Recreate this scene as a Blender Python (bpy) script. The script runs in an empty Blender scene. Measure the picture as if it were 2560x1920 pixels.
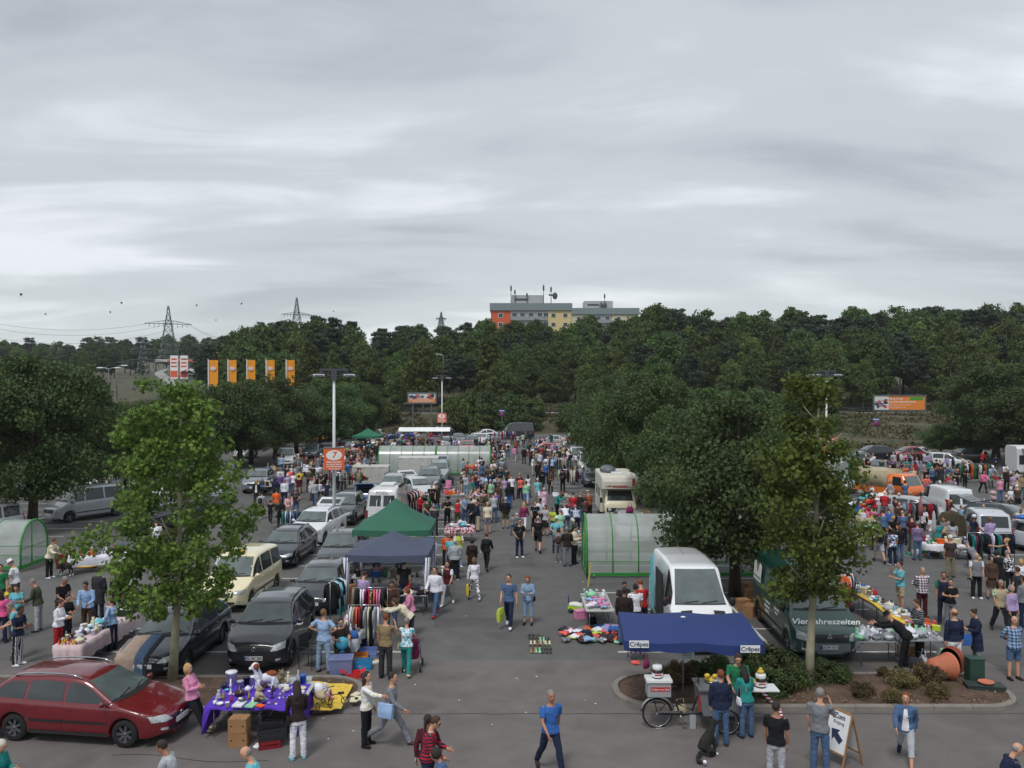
import bpy, math, random, numpy as np
from mathutils import Vector, Matrix, noise
from mathutils.bvhtree import BVHTree
from collections import defaultdict
import time; T0=time.time()
R=math.radians
rnd=random.Random(7)
scene=bpy.context.scene
# ---------------- camera, world, sun, exposure ----------------
F=2147.0; HC=8.4; VH=955.0; OX,OY=9.2,2.4
cam=bpy.data.cameras.new('camera'); camo=bpy.data.objects.new('camera',cam)
scene.collection.objects.link(camo); scene.camera=camo
cam.sensor_width=36; cam.lens=36*F/2560; cam.clip_end=6000; cam.clip_start=.3
camo.location=(0,0,HC); camo.rotation_euler=(R(90)-math.atan(5/F),0,0)
SUN_EL=R(58); SUN_AZ=R(20)
w=bpy.data.worlds.new('World'); scene.world=w; w.use_nodes=True
nt=w.node_tree; nt.nodes.clear()
def N(t,**k):
    n=nt.nodes.new(t)
    for a,b in k.items(): setattr(n,a,b)
    return n
L=lambda a,b: nt.links.new(a,b)
def mth(op,a,b=None,c=None):
    n=N('ShaderNodeMath',operation=op)
    for i,x in enumerate((a,b,c)):
        if x is None: continue
        if isinstance(x,(int,float)): n.inputs[i].default_value=x
        else: L(x,n.inputs[i])
    return n.outputs[0]
tc=N('ShaderNodeTexCoord'); sep=N('ShaderNodeSeparateXYZ'); L(tc.outputs['Generated'],sep.inputs[0])
zc=mth('ADD',mth('MAXIMUM',sep.outputs[2],0.0),.17)
cx=mth('DIVIDE',sep.outputs[0],zc); cy=mth('DIVIDE',sep.outputs[1],zc)
comb=N('ShaderNodeCombineXYZ'); L(mth('ADD',mth('MULTIPLY',cx,.5),OX),comb.inputs[0]); L(mth('ADD',cy,OY),comb.inputs[1])
n1=N('ShaderNodeTexNoise'); n1.inputs['Scale'].default_value=.85; n1.inputs['Detail'].default_value=8; n1.inputs['Roughness'].default_value=.5; n1.inputs['Distortion'].default_value=.4
L(comb.outputs[0],n1.inputs['Vector'])
n2=N('ShaderNodeTexNoise'); n2.inputs['Scale'].default_value=2.1; n2.inputs['Detail'].default_value=5; n2.inputs['Roughness'].default_value=.55; n2.inputs['Distortion'].default_value=.5
mp=N('ShaderNodeMapping'); mp.inputs['Scale'].default_value=(.8,1.0,1); mp.inputs['Rotation'].default_value=(0,0,.25); mp.inputs['Location'].default_value=(3.1,1.7,0)
L(comb.outputs[0],mp.inputs[0]); L(mp.outputs[0],n2.inputs['Vector'])
mixv=mth('ADD',mth('MULTIPLY',n1.outputs[0],.6),mth('MULTIPLY',n2.outputs[0],.4))
side=mth('MULTIPLY',mth('ADD',mth('MULTIPLY',sep.outputs[0],-1),.05),.08)   # brighter in the west
mixv=mth('ADD',mixv,side)
ramp=N('ShaderNodeValToRGB'); cr=ramp.color_ramp; cr.interpolation='EASE'
def lin(c):
    c=c/255.0
    return c/12.92 if c<=.04045 else ((c+.055)/1.055)**2.4
def C3(r,g,b): return (lin(r),lin(g),lin(b),1)
cr.elements[0].position=.38; cr.elements[0].color=C3(144,150,157)
cr.elements[1].position=.62; cr.elements[1].color=C3(205,208,213)
e=cr.elements.new(.5); e.color=C3(168,174,179)
L(mixv,ramp.inputs[0])
hz=N('ShaderNodeMix',data_type='RGBA'); hz.inputs['B'].default_value=C3(190,198,196)
hf=mth('MULTIPLY',mth('POWER',mth('SUBTRACT',1.0,mth('MINIMUM',mth('MAXIMUM',sep.outputs[2],0.0),1.0)),9),.62)
L(hf,hz.inputs['Factor']); L(ramp.outputs[0],hz.inputs['A'])
sky=N('ShaderNodeTexSky',sky_type='NISHITA'); sky.sun_disc=False; sky.sun_elevation=SUN_EL; sky.sun_rotation=SUN_AZ
bs=N('ShaderNodeBackground'); bs.inputs['Strength'].default_value=.1; L(sky.outputs[0],bs.inputs[0])
bc=N('ShaderNodeBackground'); bc.inputs['Strength'].default_value=1.0; L(hz.outputs['Result'],bc.inputs[0])
ms=N('ShaderNodeMixShader'); ms.inputs[0].default_value=.95; L(bs.outputs[0],ms.inputs[1]); L(bc.outputs[0],ms.inputs[2])
wo=N('ShaderNodeOutputWorld'); L(ms.outputs[0],wo.inputs[0])
sl=bpy.data.lights.new('sun','SUN'); sl.energy=1.3; sl.angle=R(14); sl.color=(1,.97,.93)
so=bpy.data.objects.new('sun',sl); scene.collection.objects.link(so)
so.rotation_euler=(R(90)-SUN_EL,0,-SUN_AZ+R(180)+R(180))
so.location=(0,0,50)
vs=scene.view_settings; vs.view_transform='Standard'; vs.look='None'; vs.exposure=.6; vs.gamma=1
# ---------------- helpers ----------------
ALL=[]
def G(u,v,z=0.0):
    Y=F*(HC-z)/(v-VH); return Vector(((u-1280)/F*Y,Y,z))
def V(u,v,Y): return Vector(((u-1280)/F*Y,Y,HC-(v-VH)/F*Y))
_m={}
def mat(key,rgb=None,rough=.6,metal=0,nz=0,nscale=8,bump=0,bscale=40,coat=0,alpha=1,trans=0,emit=0,raw=False,spec=.5,coord='Object'):
    if key in _m: return _m[key]
    m=bpy.data.materials.new(key); m.use_nodes=True; _m[key]=m
    t=m.node_tree; b=t.nodes['Principled BSDF']
    c=tuple(rgb)+(1,) if raw else C3(*rgb)
    b.inputs['Base Color'].default_value=c; b.inputs['Roughness'].default_value=rough; b.inputs['Metallic'].default_value=metal
    b.inputs['Specular IOR Level'].default_value=spec
    if coat: b.inputs['Coat Weight'].default_value=coat; b.inputs['Coat Roughness'].default_value=.04
    if alpha<1: b.inputs['Alpha'].default_value=alpha
    if trans: b.inputs['Transmission Weight'].default_value=trans
    if emit: b.inputs['Emission Color'].default_value=c; b.inputs['Emission Strength'].default_value=emit
    if nz or bump:
        tc=t.nodes.new('ShaderNodeTexCoord')
    if nz:
        n=t.nodes.new('ShaderNodeTexNoise'); n.inputs['Scale'].default_value=nscale; n.inputs['Detail'].default_value=4
        t.links.new(tc.outputs[coord],n.inputs['Vector'])
        mr=t.nodes.new('ShaderNodeMapRange'); mr.inputs['From Min'].default_value=.3; mr.inputs['From Max'].default_value=.7
        mr.inputs['To Min'].default_value=1-nz; mr.inputs['To Max'].default_value=1+nz
        t.links.new(n.outputs[0],mr.inputs[0])
        mx=t.nodes.new('ShaderNodeVectorMath'); mx.operation='SCALE'; mx.inputs[0].default_value=c[:3]
        t.links.new(mr.outputs[0],mx.inputs['Scale']); t.links.new(mx.outputs[0],b.inputs['Base Color'])
    if bump:
        n=t.nodes.new('ShaderNodeTexNoise'); n.inputs['Scale'].default_value=bscale; n.inputs['Detail'].default_value=3
        t.links.new(tc.outputs[coord],n.inputs['Vector'])
        bp=t.nodes.new('ShaderNodeBump'); bp.inputs['Strength'].default_value=bump; bp.inputs['Distance'].default_value=.02
        t.links.new(n.outputs[0],bp.inputs['Height']); t.links.new(bp.outputs[0],b.inputs['Normal'])
    return m
COL=dict(black=(26,27,31),charcoal=(50,51,57),grey=(118,121,128),lightgrey=(165,169,176),white=(222,222,232),cream=(216,208,178),
 beige=(180,166,134),tan=(138,120,86),khaki=(128,120,96),olive=(68,74,54),brown=(78,56,46),darkbrown=(44,34,32),maroon=(80,26,38),red=(178,32,42),
 coral=(232,92,84),orange=(235,96,36),yellow=(214,190,50),lime=(190,214,60),green=(32,122,78),darkgreen=(42,66,56),mint=(140,200,160),teal=(28,136,132),turquoise=(96,184,200),
 lightblue=(140,172,214),blue=(46,98,178),denim=(70,98,138),lightdenim=(128,156,186),navy=(30,40,68),purple=(104,76,150),lilac=(164,142,190),pink=(214,130,170),
 hotpink=(232,84,148),magenta=(130,34,84),silver=(150,155,160),gold=(170,140,60),rust=(150,76,44))
WORD={'lightgrey':'light grey','darkbrown':'dark brown','darkgreen':'dark green','lightblue':'light blue','lightdenim':'light denim','hotpink':'hot pink','charcoal':'dark grey'}
def cw(c): return WORD.get(c,c)
def fab(spec):
    """cloth material: 'red' or 'red*plaid*white'"""
    key='cloth_'+spec
    if key in _m: return _m[key]
    p=spec.split('*'); c=COL[p[0]]; g_=sum(c)/3; c=tuple(x*.86+g_*.14 for x in c)
    m=mat(key,c,.88,nz=.13,nscale=6,bump=.5,bscale=22,spec=.25)
    if len(p)>1:
        t=m.node_tree; b=t.nodes['Principled BSDF']; tc=t.nodes.new('ShaderNodeTexCoord')
        mx=t.nodes.new('ShaderNodeMix'); mx.data_type='RGBA'; mx.inputs['A'].default_value=C3(*c); mx.inputs['B'].default_value=C3(*COL[p[2]])
        def wave(axis,sc):
            wv=t.nodes.new('ShaderNodeTexWave'); wv.wave_type='BANDS'; wv.bands_direction=axis; wv.inputs['Scale'].default_value=sc
            t.links.new(tc.outputs['Object'],wv.inputs[0]); r=t.nodes.new('ShaderNodeMath'); r.operation='GREATER_THAN'; r.inputs[1].default_value=.55
            t.links.new(wv.outputs['Fac'],r.inputs[0]); return r.outputs[0]
        if p[1]=='plaid':
            a=wave('X',3.6); z=wave('Z',3.6); ad=t.nodes.new('ShaderNodeMath'); ad.operation='ADD'; t.links.new(a,ad.inputs[0]); t.links.new(z,ad.inputs[1])
            ml=t.nodes.new('ShaderNodeMath'); ml.operation='MULTIPLY'; ml.inputs[1].default_value=.48; t.links.new(ad.outputs[0],ml.inputs[0]); f=ml.outputs[0]
        elif p[1]=='hstripe': f=wave('Z',5.0)
        elif p[1]=='vstripe': f=wave('X',7)
        else:
            n=t.nodes.new('ShaderNodeTexNoise'); n.inputs['Scale'].default_value=14; n.inputs['Detail'].default_value=1; t.links.new(tc.outputs['Object'],n.inputs['Vector'])
            r=t.nodes.new('ShaderNodeMath'); r.operation='GREATER_THAN'; r.inputs[1].default_value=.52; t.links.new(n.outputs[0],r.inputs[0]); f=r.outputs[0]
        t.links.new(f,mx.inputs['Factor']); t.links.new(mx.outputs['Result'],b.inputs['Base Color'])
    return m
class MB:
    def __init__(s): s.v=[]; s.f=[]; s.m=[]; s.s=[]; s.M=None; s.mi=0; s.sm=True
    def add(s,vs,fs,sm=None):
        o=len(s.v)
        if s.M is not None: vs=[s.M@Vector(p) for p in vs]
        s.v.extend([tuple(p) for p in vs]); s.f.extend([tuple(i+o for i in f) for f in fs]); s.m.extend([s.mi]*len(fs)); s.s.extend([s.sm if sm is None else sm]*len(fs)); return s
    def box(s,c,d,rz=0,tw=1,td=1):
        x,y,z=d[0]/2,d[1]/2,d[2]/2; m=Matrix.Rotation(rz,3,'Z')
        vs=[]
        for k,(a,b) in ((-1,(1,1)),(1,(tw,td))):
            for i,j in ((-1,-1),(1,-1),(1,1),(-1,1)): vs.append(Vector(c)+m@Vector((i*x*a,j*y*b,k*z)))
        return s.add(vs,[(3,2,1,0),(4,5,6,7),(0,1,5,4),(1,2,6,5),(2,3,7,6),(3,0,4,7)],False)
    def rings(s,rs,cap=True,sm=True):
        n=len(rs[0]); vs=[p for r in rs for p in r]; fs=[]
        for i in range(len(rs)-1):
            for j in range(n): k=(j+1)%n; fs.append((i*n+j,i*n+k,(i+1)*n+k,(i+1)*n+j))
        if cap: fs.append(tuple(reversed(range(n)))); fs.append(tuple(range((len(rs)-1)*n,len(rs)*n)))
        return s.add(vs,fs,sm)
    def limb(s,pts,rad,n=10,side=(1,0,0),cap=True):
        pts=[Vector(p) for p in pts]; rs=[]
        for i,p in enumerate(pts):
            a=pts[max(0,i-1)]; b=pts[min(len(pts)-1,i+1)]; t=(b-a)
            if t.length<1e-6: t=Vector((0,0,1))
            t.normalize(); sd=Vector(side); sd=sd-t*sd.dot(t)
            if sd.length<.05: sd=Vector((0,1,0)); sd=sd-t*sd.dot(t)
            sd.normalize(); f=t.cross(sd); r=rad[i] if isinstance(rad,(list,tuple)) else rad
            rx,ry=(r if isinstance(r,tuple) else (r,r))
            rs.append([p+sd*rx*math.cos(2*math.pi*k/n)+f*ry*math.sin(2*math.pi*k/n) for k in range(n)])
        return s.rings(rs,cap)
    def cyl(s,a,b,r,r2=None,n=10,cap=True): return s.limb([a,b],[r,r if r2 is None else r2],n,cap=cap)
    def lathe(s,prof,c=(0,0,0),n=14,axis='Z',cap=True):
        c=Vector(c); rs=[]
        for r,z in prof:
            ring=[]
            for k in range(n):
                a=2*math.pi*k/n; p=(r*math.cos(a),r*math.sin(a),z)
                if axis=='Y': p=(p[0],-p[2],p[1])
                if axis=='X': p=(p[2],p[0],p[1])
                ring.append(c+Vector(p))
            rs.append(ring)
        return s.rings(rs,cap)
    def ell(s,c,r,n=10,m=7):
        if not isinstance(r,(tuple,list)): r=(r,r,r)
        rs=[]
        for i in range(m+1):
            t=math.pi*i/m; st=max(math.sin(t),.02)
            rs.append([Vector(c)+Vector((r[0]*st*math.cos(2*math.pi*k/n),r[1]*st*math.sin(2*math.pi*k/n),-r[2]*math.cos(t))) for k in range(n)])
        return s.rings(rs)
    def quad(s,a,b,c,d): return s.add([a,b,c,d],[(0,1,2,3)],False)
    def slab(s,poly,z0,z1):
        n=len(poly); vs=[(p[0],p[1],z0) for p in poly]+[(p[0],p[1],z1) for p in poly]
        fs=[tuple(reversed(range(n))),tuple(range(n,2*n))]+[(i,(i+1)%n,n+(i+1)%n,n+i) for i in range(n)]
        return s.add(vs,fs,False)
    def mesh(s,name):
        me=bpy.data.meshes.new(name); me.from_pydata(s.v,[],s.f)
        me.polygons.foreach_set('material_index',s.m); me.polygons.foreach_set('use_smooth',s.s); me.update(); return me
def setm(o,mats):
    me=o.data
    while len(me.materials)<len(mats): me.materials.append(mats[len(me.materials)])
    for i,m in enumerate(mats):
        if me.materials[i]!=m: o.material_slots[i].link='OBJECT'; o.material_slots[i].material=m
def obj(name,me,mats=None,parent=None,loc=None,rot=None,scale=None,mtx=None):
    if isinstance(me,MB): me=me.mesh(name)
    o=bpy.data.objects.new(name,me); ALL.append(o)
    if me is not None and mats is not None:
        if not isinstance(mats,(list,tuple)): mats=[mats]
        setm(o,mats)
    if parent is not None: o.parent=parent
    if mtx is not None: o.matrix_local=mtx
    else:
        if loc is not None: o.location=loc
        if rot is not None: o.rotation_euler=rot if isinstance(rot,(tuple,list)) else (0,0,rot)
        if scale is not None: o.scale=scale if isinstance(scale,(tuple,list)) else (scale,)*3
    return o
def tag(o,label=None,cat=None,group=None,kind=None):
    if label: o['label']=label
    if cat: o['category']=cat
    if group: o['group']=group
    if kind: o['kind']=kind
    return o
def thing(name,label,cat,loc=(0,0,0),rz=0,group=None,scale=None,me=None,mats=None,rot=None):
    return tag(obj(name,me,mats,None,loc,rot or (0,0,rz),scale),label,cat,group)
def struct(name,mb,m): return tag(obj(name,mb,m),kind='structure')
def evalmesh(ob):
    scene.collection.objects.link(ob); dg=bpy.context.evaluated_depsgraph_get(); dg.update()
    me=bpy.data.meshes.new_from_object(ob.evaluated_get(dg)); scene.collection.objects.unlink(ob); bpy.data.objects.remove(ob); return me
def remesh(mb,vox,sm=4,name='m'):
    me=mb.mesh(name); ob=bpy.data.objects.new('tmp',me)
    a=ob.modifiers.new('r','REMESH'); a.mode='VOXEL'; a.voxel_size=vox; a.use_smooth_shade=True
    if sm: b=ob.modifiers.new('s','SMOOTH'); b.factor=.5; b.iterations=sm
    r=evalmesh(ob); bpy.data.meshes.remove(me); r.name=name; return r
def text(name,s,size,m,parent,mtx,depth=.002,shear=0,align='CENTER',bold=.0):
    cu=bpy.data.curves.new('t','FONT'); cu.body=s; cu.size=size; cu.extrude=depth; cu.shear=shear; cu.align_x=align; cu.align_y='CENTER'; cu.offset=bold; cu.resolution_u=3
    me=evalmesh(bpy.data.objects.new('t',cu)); me.name=name; me.materials.clear()
    return obj(name,me,m,parent,mtx=mtx)
def fmat(loc,xdir,up=(0,0,1)):
    """matrix whose X runs along xdir, Y along up"""
    x=Vector(xdir).normalized(); y=Vector(up); y=(y-x*y.dot(x)).normalized(); z=x.cross(y)
    m=Matrix((x,y,z)).transposed().to_4x4(); m.translation=Vector(loc); return m
FRONT=lambda loc: fmat(loc,(1,0,0))
paint=lambda k,rgb,r=.28: mat('paint_'+k,rgb,r,coat=1,nz=.03)
glassd=mat('dark_window_glass',(42,48,50),.06,spec=.9)
glassl=mat('windscreen_glass',(88,98,98),.05,spec=1,nz=.25,nscale=1.6)  # lighter base colour stands in for the grey-green reflection on windscreens
rubber=mat('tyre_rubber',(24,24,26),.85); alu=mat('alloy',(120,122,126),.35,metal=.7); plast=mat('black_plastic',(30,31,33),.6,nz=.08)
lampg=mat('headlight_glass',(170,176,178),.08,nz=.35,nscale=14,spec=1); redl=mat('red_tail_light',(140,20,26),.15,spec=.8)
chrome=mat('chrome',(190,192,196),.15,metal=1); steel=mat('steel_tube',(130,133,138),.35,metal=.7); whitep=mat('white_plastic',(222,224,226),.45,nz=.04)
wood=mat('wood',(150,112,74),.6,nz=.2,nscale=5); card=mat('cardboard',(150,112,76),.8,nz=.12,nscale=4)

# ---------------- terrain and the car park ----------------
def sstep(a,b,x): t=min(1,max(0,(x-a)/(b-a))); return t*t*(3-2*t)
def hgt(x,y):
    s=sstep(-52,-38,x)
    r0=sstep(28,36,x); right=2.9*(sstep(139.5,147,y)*(1-r0)+sstep(107,141,y)*r0)+ 5.0*sstep(156,215,y)+ .03*max(0,y-215)
    left=9.5*sstep(150,300,y)*.96+.030*max(0,y-300)
    z=left*(1-s)+right*s
    if y>300: z=z
    return z-.06
def ray(u,v):
    d=Vector(((u-1280)/F,1,-(v-VH)/F)); y=20.0
    while y<900:
        p=Vector((0,0,HC))+d*y
        if p.z<=hgt(p.x,p.y)+.02: return p
        y+=.5
    return Vector((0,0,HC))+d*900
mb=MB(); xs=list(np.concatenate([np.linspace(-1500,-160,10),np.arange(-140,171,5),np.linspace(190,1500,10)])); ys=list(np.concatenate([[-60,0,60,104,106,110,115,120,128,136,139],np.arange(141,160,2),np.arange(164,420,8),np.linspace(440,3000,14)]))
for y in ys:
    for x in xs: mb.v.append((x,y,hgt(x,y)+(.25*noise.noise(Vector((x*.09,y*.09,0))) if y>160 else 0)))
n=len(xs)
for j in range(len(ys)-1):
    for i in range(n-1): mb.f.append((j*n+i,j*n+i+1,(j+1)*n+i+1,(j+1)*n+i)); mb.m.append(0); mb.s.append(True)
gm=mat('ground_scrub',(72,70,50),.95,nz=.4,nscale=.35,bump=.6,bscale=4)
struct('ground',mb,gm)
def asph(key,rgb):
    m=mat(key,rgb,.92,nz=.05,nscale=.25,bump=.35,bscale=60,spec=.3)
    t=m.node_tree; b=t.nodes['Principled BSDF']; src=b.inputs['Base Color'].links[0].from_socket; tc=t.nodes.new('ShaderNodeTexCoord')
    last=src
    for sc,lo,hi,fr,to,det in ((90,.3,.7,.74,1.26,2),(26,.3,.7,.9,1.1,3),(1.1,.35,.7,.85,1.08,6),(.55,.58,.68,1,.7,6),(.07,.3,.7,.86,1.12,3)):
        n=t.nodes.new('ShaderNodeTexNoise'); n.inputs['Scale'].default_value=sc; n.inputs['Detail'].default_value=det; t.links.new(tc.outputs['Object'],n.inputs['Vector'])
        mr=t.nodes.new('ShaderNodeMapRange'); mr.inputs[1].default_value=lo; mr.inputs[2].default_value=hi; mr.inputs[3].default_value=fr; mr.inputs[4].default_value=to
        t.links.new(n.outputs[0],mr.inputs[0]); s=t.nodes.new('ShaderNodeVectorMath'); s.operation='SCALE'; t.links.new(last,s.inputs[0]); t.links.new(mr.outputs[0],s.inputs['Scale']); last=s.outputs[0]
    v=t.nodes.new('ShaderNodeTexVoronoi'); v.inputs['Scale'].default_value=1.3; t.links.new(tc.outputs['Object'],v.inputs['Vector'])
    lt=t.nodes.new('ShaderNodeMapRange'); lt.inputs[1].default_value=.015; lt.inputs[2].default_value=.035; lt.inputs[3].default_value=.55; lt.inputs[4].default_value=1
    t.links.new(v.outputs['Distance'],lt.inputs[0]); s=t.nodes.new('ShaderNodeVectorMath'); s.operation='SCALE'; t.links.new(last,s.inputs[0]); t.links.new(lt.outputs[0],s.inputs['Scale'])
    t.links.new(s.outputs[0],b.inputs['Base Color']); return m
a1=asph('asphalt_lane',(109,104,102)); a2=asph('asphalt_bays',(97,96,95))
mb=MB(); mb.quad((-120,-10,0),(140,-10,0),(140,25.9,0),(-120,25.9,0)); struct('access_lane',mb,a1)
mb=MB(); mb.quad((-120,25.9,.0),(140,25.9,.0),(140,106,.0),(-120,106,.0)); mb.quad((-120,106,.0),(33,106,.0),(33,139,.0),(-120,139,.0)); struct('car_park_asphalt',mb,a2)
# crack / seam across the lane
mb=MB(); xx=np.linspace(-12,30,220); wob=[.05*noise.noise(Vector((x*1.3,0,0)))+.02*noise.noise(Vector((x*9,3,0))) for x in xx]; y0=21.72
for i in range(len(xx)-1):
    w0=.012+.012*abs(noise.noise(Vector((xx[i]*3,9,0)))); mb.quad((xx[i],y0+wob[i]-w0,.004),(xx[i+1],y0+wob[i+1]-w0,.004),(xx[i+1],y0+wob[i+1]+w0,.004),(xx[i],y0+wob[i]+w0,.004))
for i in range(60):
    x=-9+i*.06; mb.quad((x,19.3+.1*math.sin(i*.12)+i*-.006,.004),(x+.06,19.3+.1*math.sin(i*.12+.12)+(i+1)*-.006,.004),(x+.06,19.325+.1*math.sin(i*.12+.12)+(i+1)*-.006,.004),(x,19.325+.1*math.sin(i*.12)+i*-.006,.004))
struct('pavement_seam',mb,mat('seam_tar',(52,50,49),.8))
wl=mat('road_paint',(196,196,192),.8,nz=.16,nscale=5)
mb=MB()
def line(x0,y0,x1,y1,w=.11):
    d=Vector((x1-x0,y1-y0,0)).normalized(); p=Vector((-d.y,d.x,0))*w/2; a=Vector((x0,y0,.005)); b=Vector((x1,y1,.005)); mb.quad(a-p,b-p,b+p,a+p)
for k in range(0,19):
    y=26.7+2.5*k
    line(-13.2,y,-8.35,y); line(-8.25,y,-3.4,y)
    line(3.3,y,8.15,y); line(8.25,y,13.2,y)
    line(-34,y,-24.4,y); line(22,y,31.5,y)
for x in (-8.3,8.2,-29,26.7): line(x,25.9,x,72)
struct('parking_lines',mb,wl)
mb=MB()
for (x,y,a,b,t) in ((-11.6,24.9,1.6,.5,.3),(-1.6,30,2.2,1.1,.05),(4.2,23.7,.9,.7,.1),(-2,52,3,1.4,0),(15.5,26,2.5,1.2,.1),(-14.5,30.5,2,1,.2),(.5,40,1.1,2.6,0)):
    M2=Matrix.Rotation(t,3,'Z'); mb.add([Vector((x,y,.003))+M2@Vector((i*a,j*b,0)) for i,j in((-.5,-.5),(.5,-.45),(.48,.5),(-.52,.46))],[(0,1,2,3)],False)
struct('asphalt_repair_patch',mb,asph('asphalt_patch',(90,88,87)))
# islands with kerbs
kerbm=mat('kerb_concrete',(128,122,114),.9,nz=.14,nscale=3,bump=.3); soil=mat('island_soil',(86,68,56),.97,nz=.35,nscale=2.2,bump=1.0,bscale=14)
def island(x0,x1,y0,y1,rl,rr,nm):
    def outline(ins):
        p=[]; a0,a1,b0,b1=x0+ins,x1-ins,y0+ins,y1-ins
        r1=max(.05,rl-ins); r2=max(.05,rr-ins)
        for cx,cy,r,s in ((a1-r2,b0+r2,r2,-90),(a1-r2,b1-r2,r2,0),(a0+r1,b1-r1,r1,90),(a0+r1,b0+r1,r1,180)):
            for k in range(9): a=R(s+k*11.25); p.append((cx+r*math.cos(a),cy+r*math.sin(a)))
        return p
    o,i=outline(0),outline(.16); n=len(o); mb=MB()
    vs=[(p[0],p[1],-.05) for p in o]+[(p[0]+0,p[1],.11) for p in o]+[(a[0]*.88+b[0]*.12,a[1]*.88+b[1]*.12,.13) for a,b in zip(o,i)]+[(p[0],p[1],.13) for p in i]+[(p[0],p[1],.02) for p in i]
    fs=[(k*n+j,k*n+(j+1)%n,(k+1)*n+(j+1)%n,(k+1)*n+j) for k in range(4) for j in range(n)]
    mb.add(vs,fs,False)
    # joints between the kerb stones
    mb.mi=1
    per=[Vector((*p,0)) for p in o]; acc=0
    for j in range(n):
        a,b=per[j],per[(j+1)%n]; ai,bi=Vector((*i[j],0)),Vector((*i[(j+1)%n],0)); Ls=(b-a).length; t=(1.0-acc) if acc<1 else 0
        while t<Ls:
            q=a.lerp(b,t/Ls); qi=ai.lerp(bi,t/Ls); d=(b-a).normalized()*.006
            if Ls>.3: mb.quad(q-d+Vector((0,0,.132)),q+d+Vector((0,0,.132)),qi+d+Vector((0,0,.132)),qi-d+Vector((0,0,.132))); nn=(q-qi).normalized()*.003; mb.quad(q-d+nn,q+d+nn,q+d+nn+Vector((0,0,.125)),q-d+nn+Vector((0,0,.125)))
            t+=1.0
        acc=(acc+Ls)%1.0
    struct('kerb',mb,[kerbm,mat('joint_dark',(60,56,52),.9)])
    ms=MB(); poly=outline(.15); xs=np.arange(x0,x1,.22); ys_=np.arange(y0,y1,.22); idx={}
    def inside(x,y):
        c=False; j=len(poly)-1
        for k in range(len(poly)):
            xi,yi=poly[k]; xj,yj=poly[j]
            if ((yi>y)!=(yj>y)) and (x<(xj-xi)*(y-yi)/(yj-yi)+xi): c=not c
            j=k
        return c
    cxm,cym=(x0+x1)/2,(y0+y1)/2
    rings=[]
    for q,s in enumerate((1,.93,.8,.6,.35,.1)):
        rings.append([Vector((cxm+(p[0]-cxm)*(1-(1-s)*.45 if abs(p[0]-cxm)>2 else s),cym+(p[1]-cym)*s,.085+.09*(1-s)+(.035*noise.noise(Vector((p[0]*1.7,p[1]*s*3,q))) if q else 0))) for p in poly])
    ms.rings(rings,cap=False); ms.f.append(tuple(range(len(ms.v)-len(poly),len(ms.v)))); ms.m.append(0); ms.s.append(True)
    struct('planting_bed_soil',ms,soil)
island(-40,-4.0,21.75,24.25,1.0,1.15,'l'); island(2.72,13.35,21.9,24.5,1.2,1.1,'r')
# other planted strips further back
mb=MB()
for (x,y,sx,sy) in ((8.2,55,1.4,4),(8.2,70,1.5,22),(-23,100,1.5,50),(8.3,110,1.6,40),(-29,45,1.4,10)): mb.box((x,y,.03),(sx,sy,.14))
struct('planting_strip',mb,[mat('dry_soil',(112,92,70),.95,nz=.3,nscale=3)])
# ---------------- trees ----------------
def leafmat(key,rgb,var=.35,tr=.25):
    m=bpy.data.materials.new(key); m.use_nodes=True; t=m.node_tree; b=t.nodes['Principled BSDF']; b.inputs['Roughness'].default_value=.65; b.inputs['Specular IOR Level'].default_value=.3
    at=t.nodes.new('ShaderNodeAttribute'); at.attribute_name='v'; oi=t.nodes.new('ShaderNodeObjectInfo')
    r=t.nodes.new('ShaderNodeValToRGB'); r.color_ramp.elements[0].color=tuple(c*(1-var) for c in rgb)+(1,); r.color_ramp.elements[1].color=(min(1,rgb[0]*(1+var*1.5)),rgb[1]*(1+var),rgb[2]*(1+var*.4),1)
    t.links.new(at.outputs['Fac'],r.inputs[0])
    hs=t.nodes.new('ShaderNodeHueSaturation'); t.links.new(r.outputs[0],hs.inputs['Color'])
    mr=t.nodes.new('ShaderNodeMapRange'); mr.inputs[3].default_value=.7; mr.inputs[4].default_value=1.3; t.links.new(oi.outputs['Random'],mr.inputs[0]); t.links.new(mr.outputs[0],hs.inputs['Value'])
    m2=t.nodes.new('ShaderNodeMapRange'); m2.inputs[3].default_value=.485; m2.inputs[4].default_value=.52; t.links.new(oi.outputs['Random'],m2.inputs[0]); t.links.new(m2.outputs[0],hs.inputs['Hue'])
    t.links.new(hs.outputs[0],b.inputs['Base Color'])
    if tr:
        tl=t.nodes.new('ShaderNodeBsdfTranslucent'); t.links.new(hs.outputs[0],tl.inputs[0]); mx=t.nodes.new('ShaderNodeMixShader'); mx.inputs[0].default_value=tr
        t.links.new(b.outputs[0],mx.inputs[1]); t.links.new(tl.outputs[0],mx.inputs[2]); t.links.new(mx.outputs[0],t.nodes['Material Output'].inputs[0])
    return m
LPLANE=leafmat('plane_leaves',(.115,.19,.042),.45,.3); LDARK=leafmat('dark_leaves',(.074,.124,.048),.42,.28); LFOR=leafmat('forest_leaves',(.074,.126,.04),.42,.28)
LPINE=leafmat('pine_needles',(.045,.072,.044),.3,.12); LLIGHT=leafmat('light_leaves',(.085,.125,.035),.4,.2); LSHR=leafmat('juniper_needles',(.055,.085,.03),.5,.1); LDRY=leafmat('dry_twigs',(.12,.10,.05),.4,.1)
bark=mat('bark_dark',(62,54,48),.95,nz=.3,nscale=5,bump=.8,bscale=18); barkp=mat('bark_plane',(150,146,122),.85,nz=.28,nscale=3.5); barkb=mat('bark_pale',(130,126,116),.85,nz=.25,nscale=4)
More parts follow.
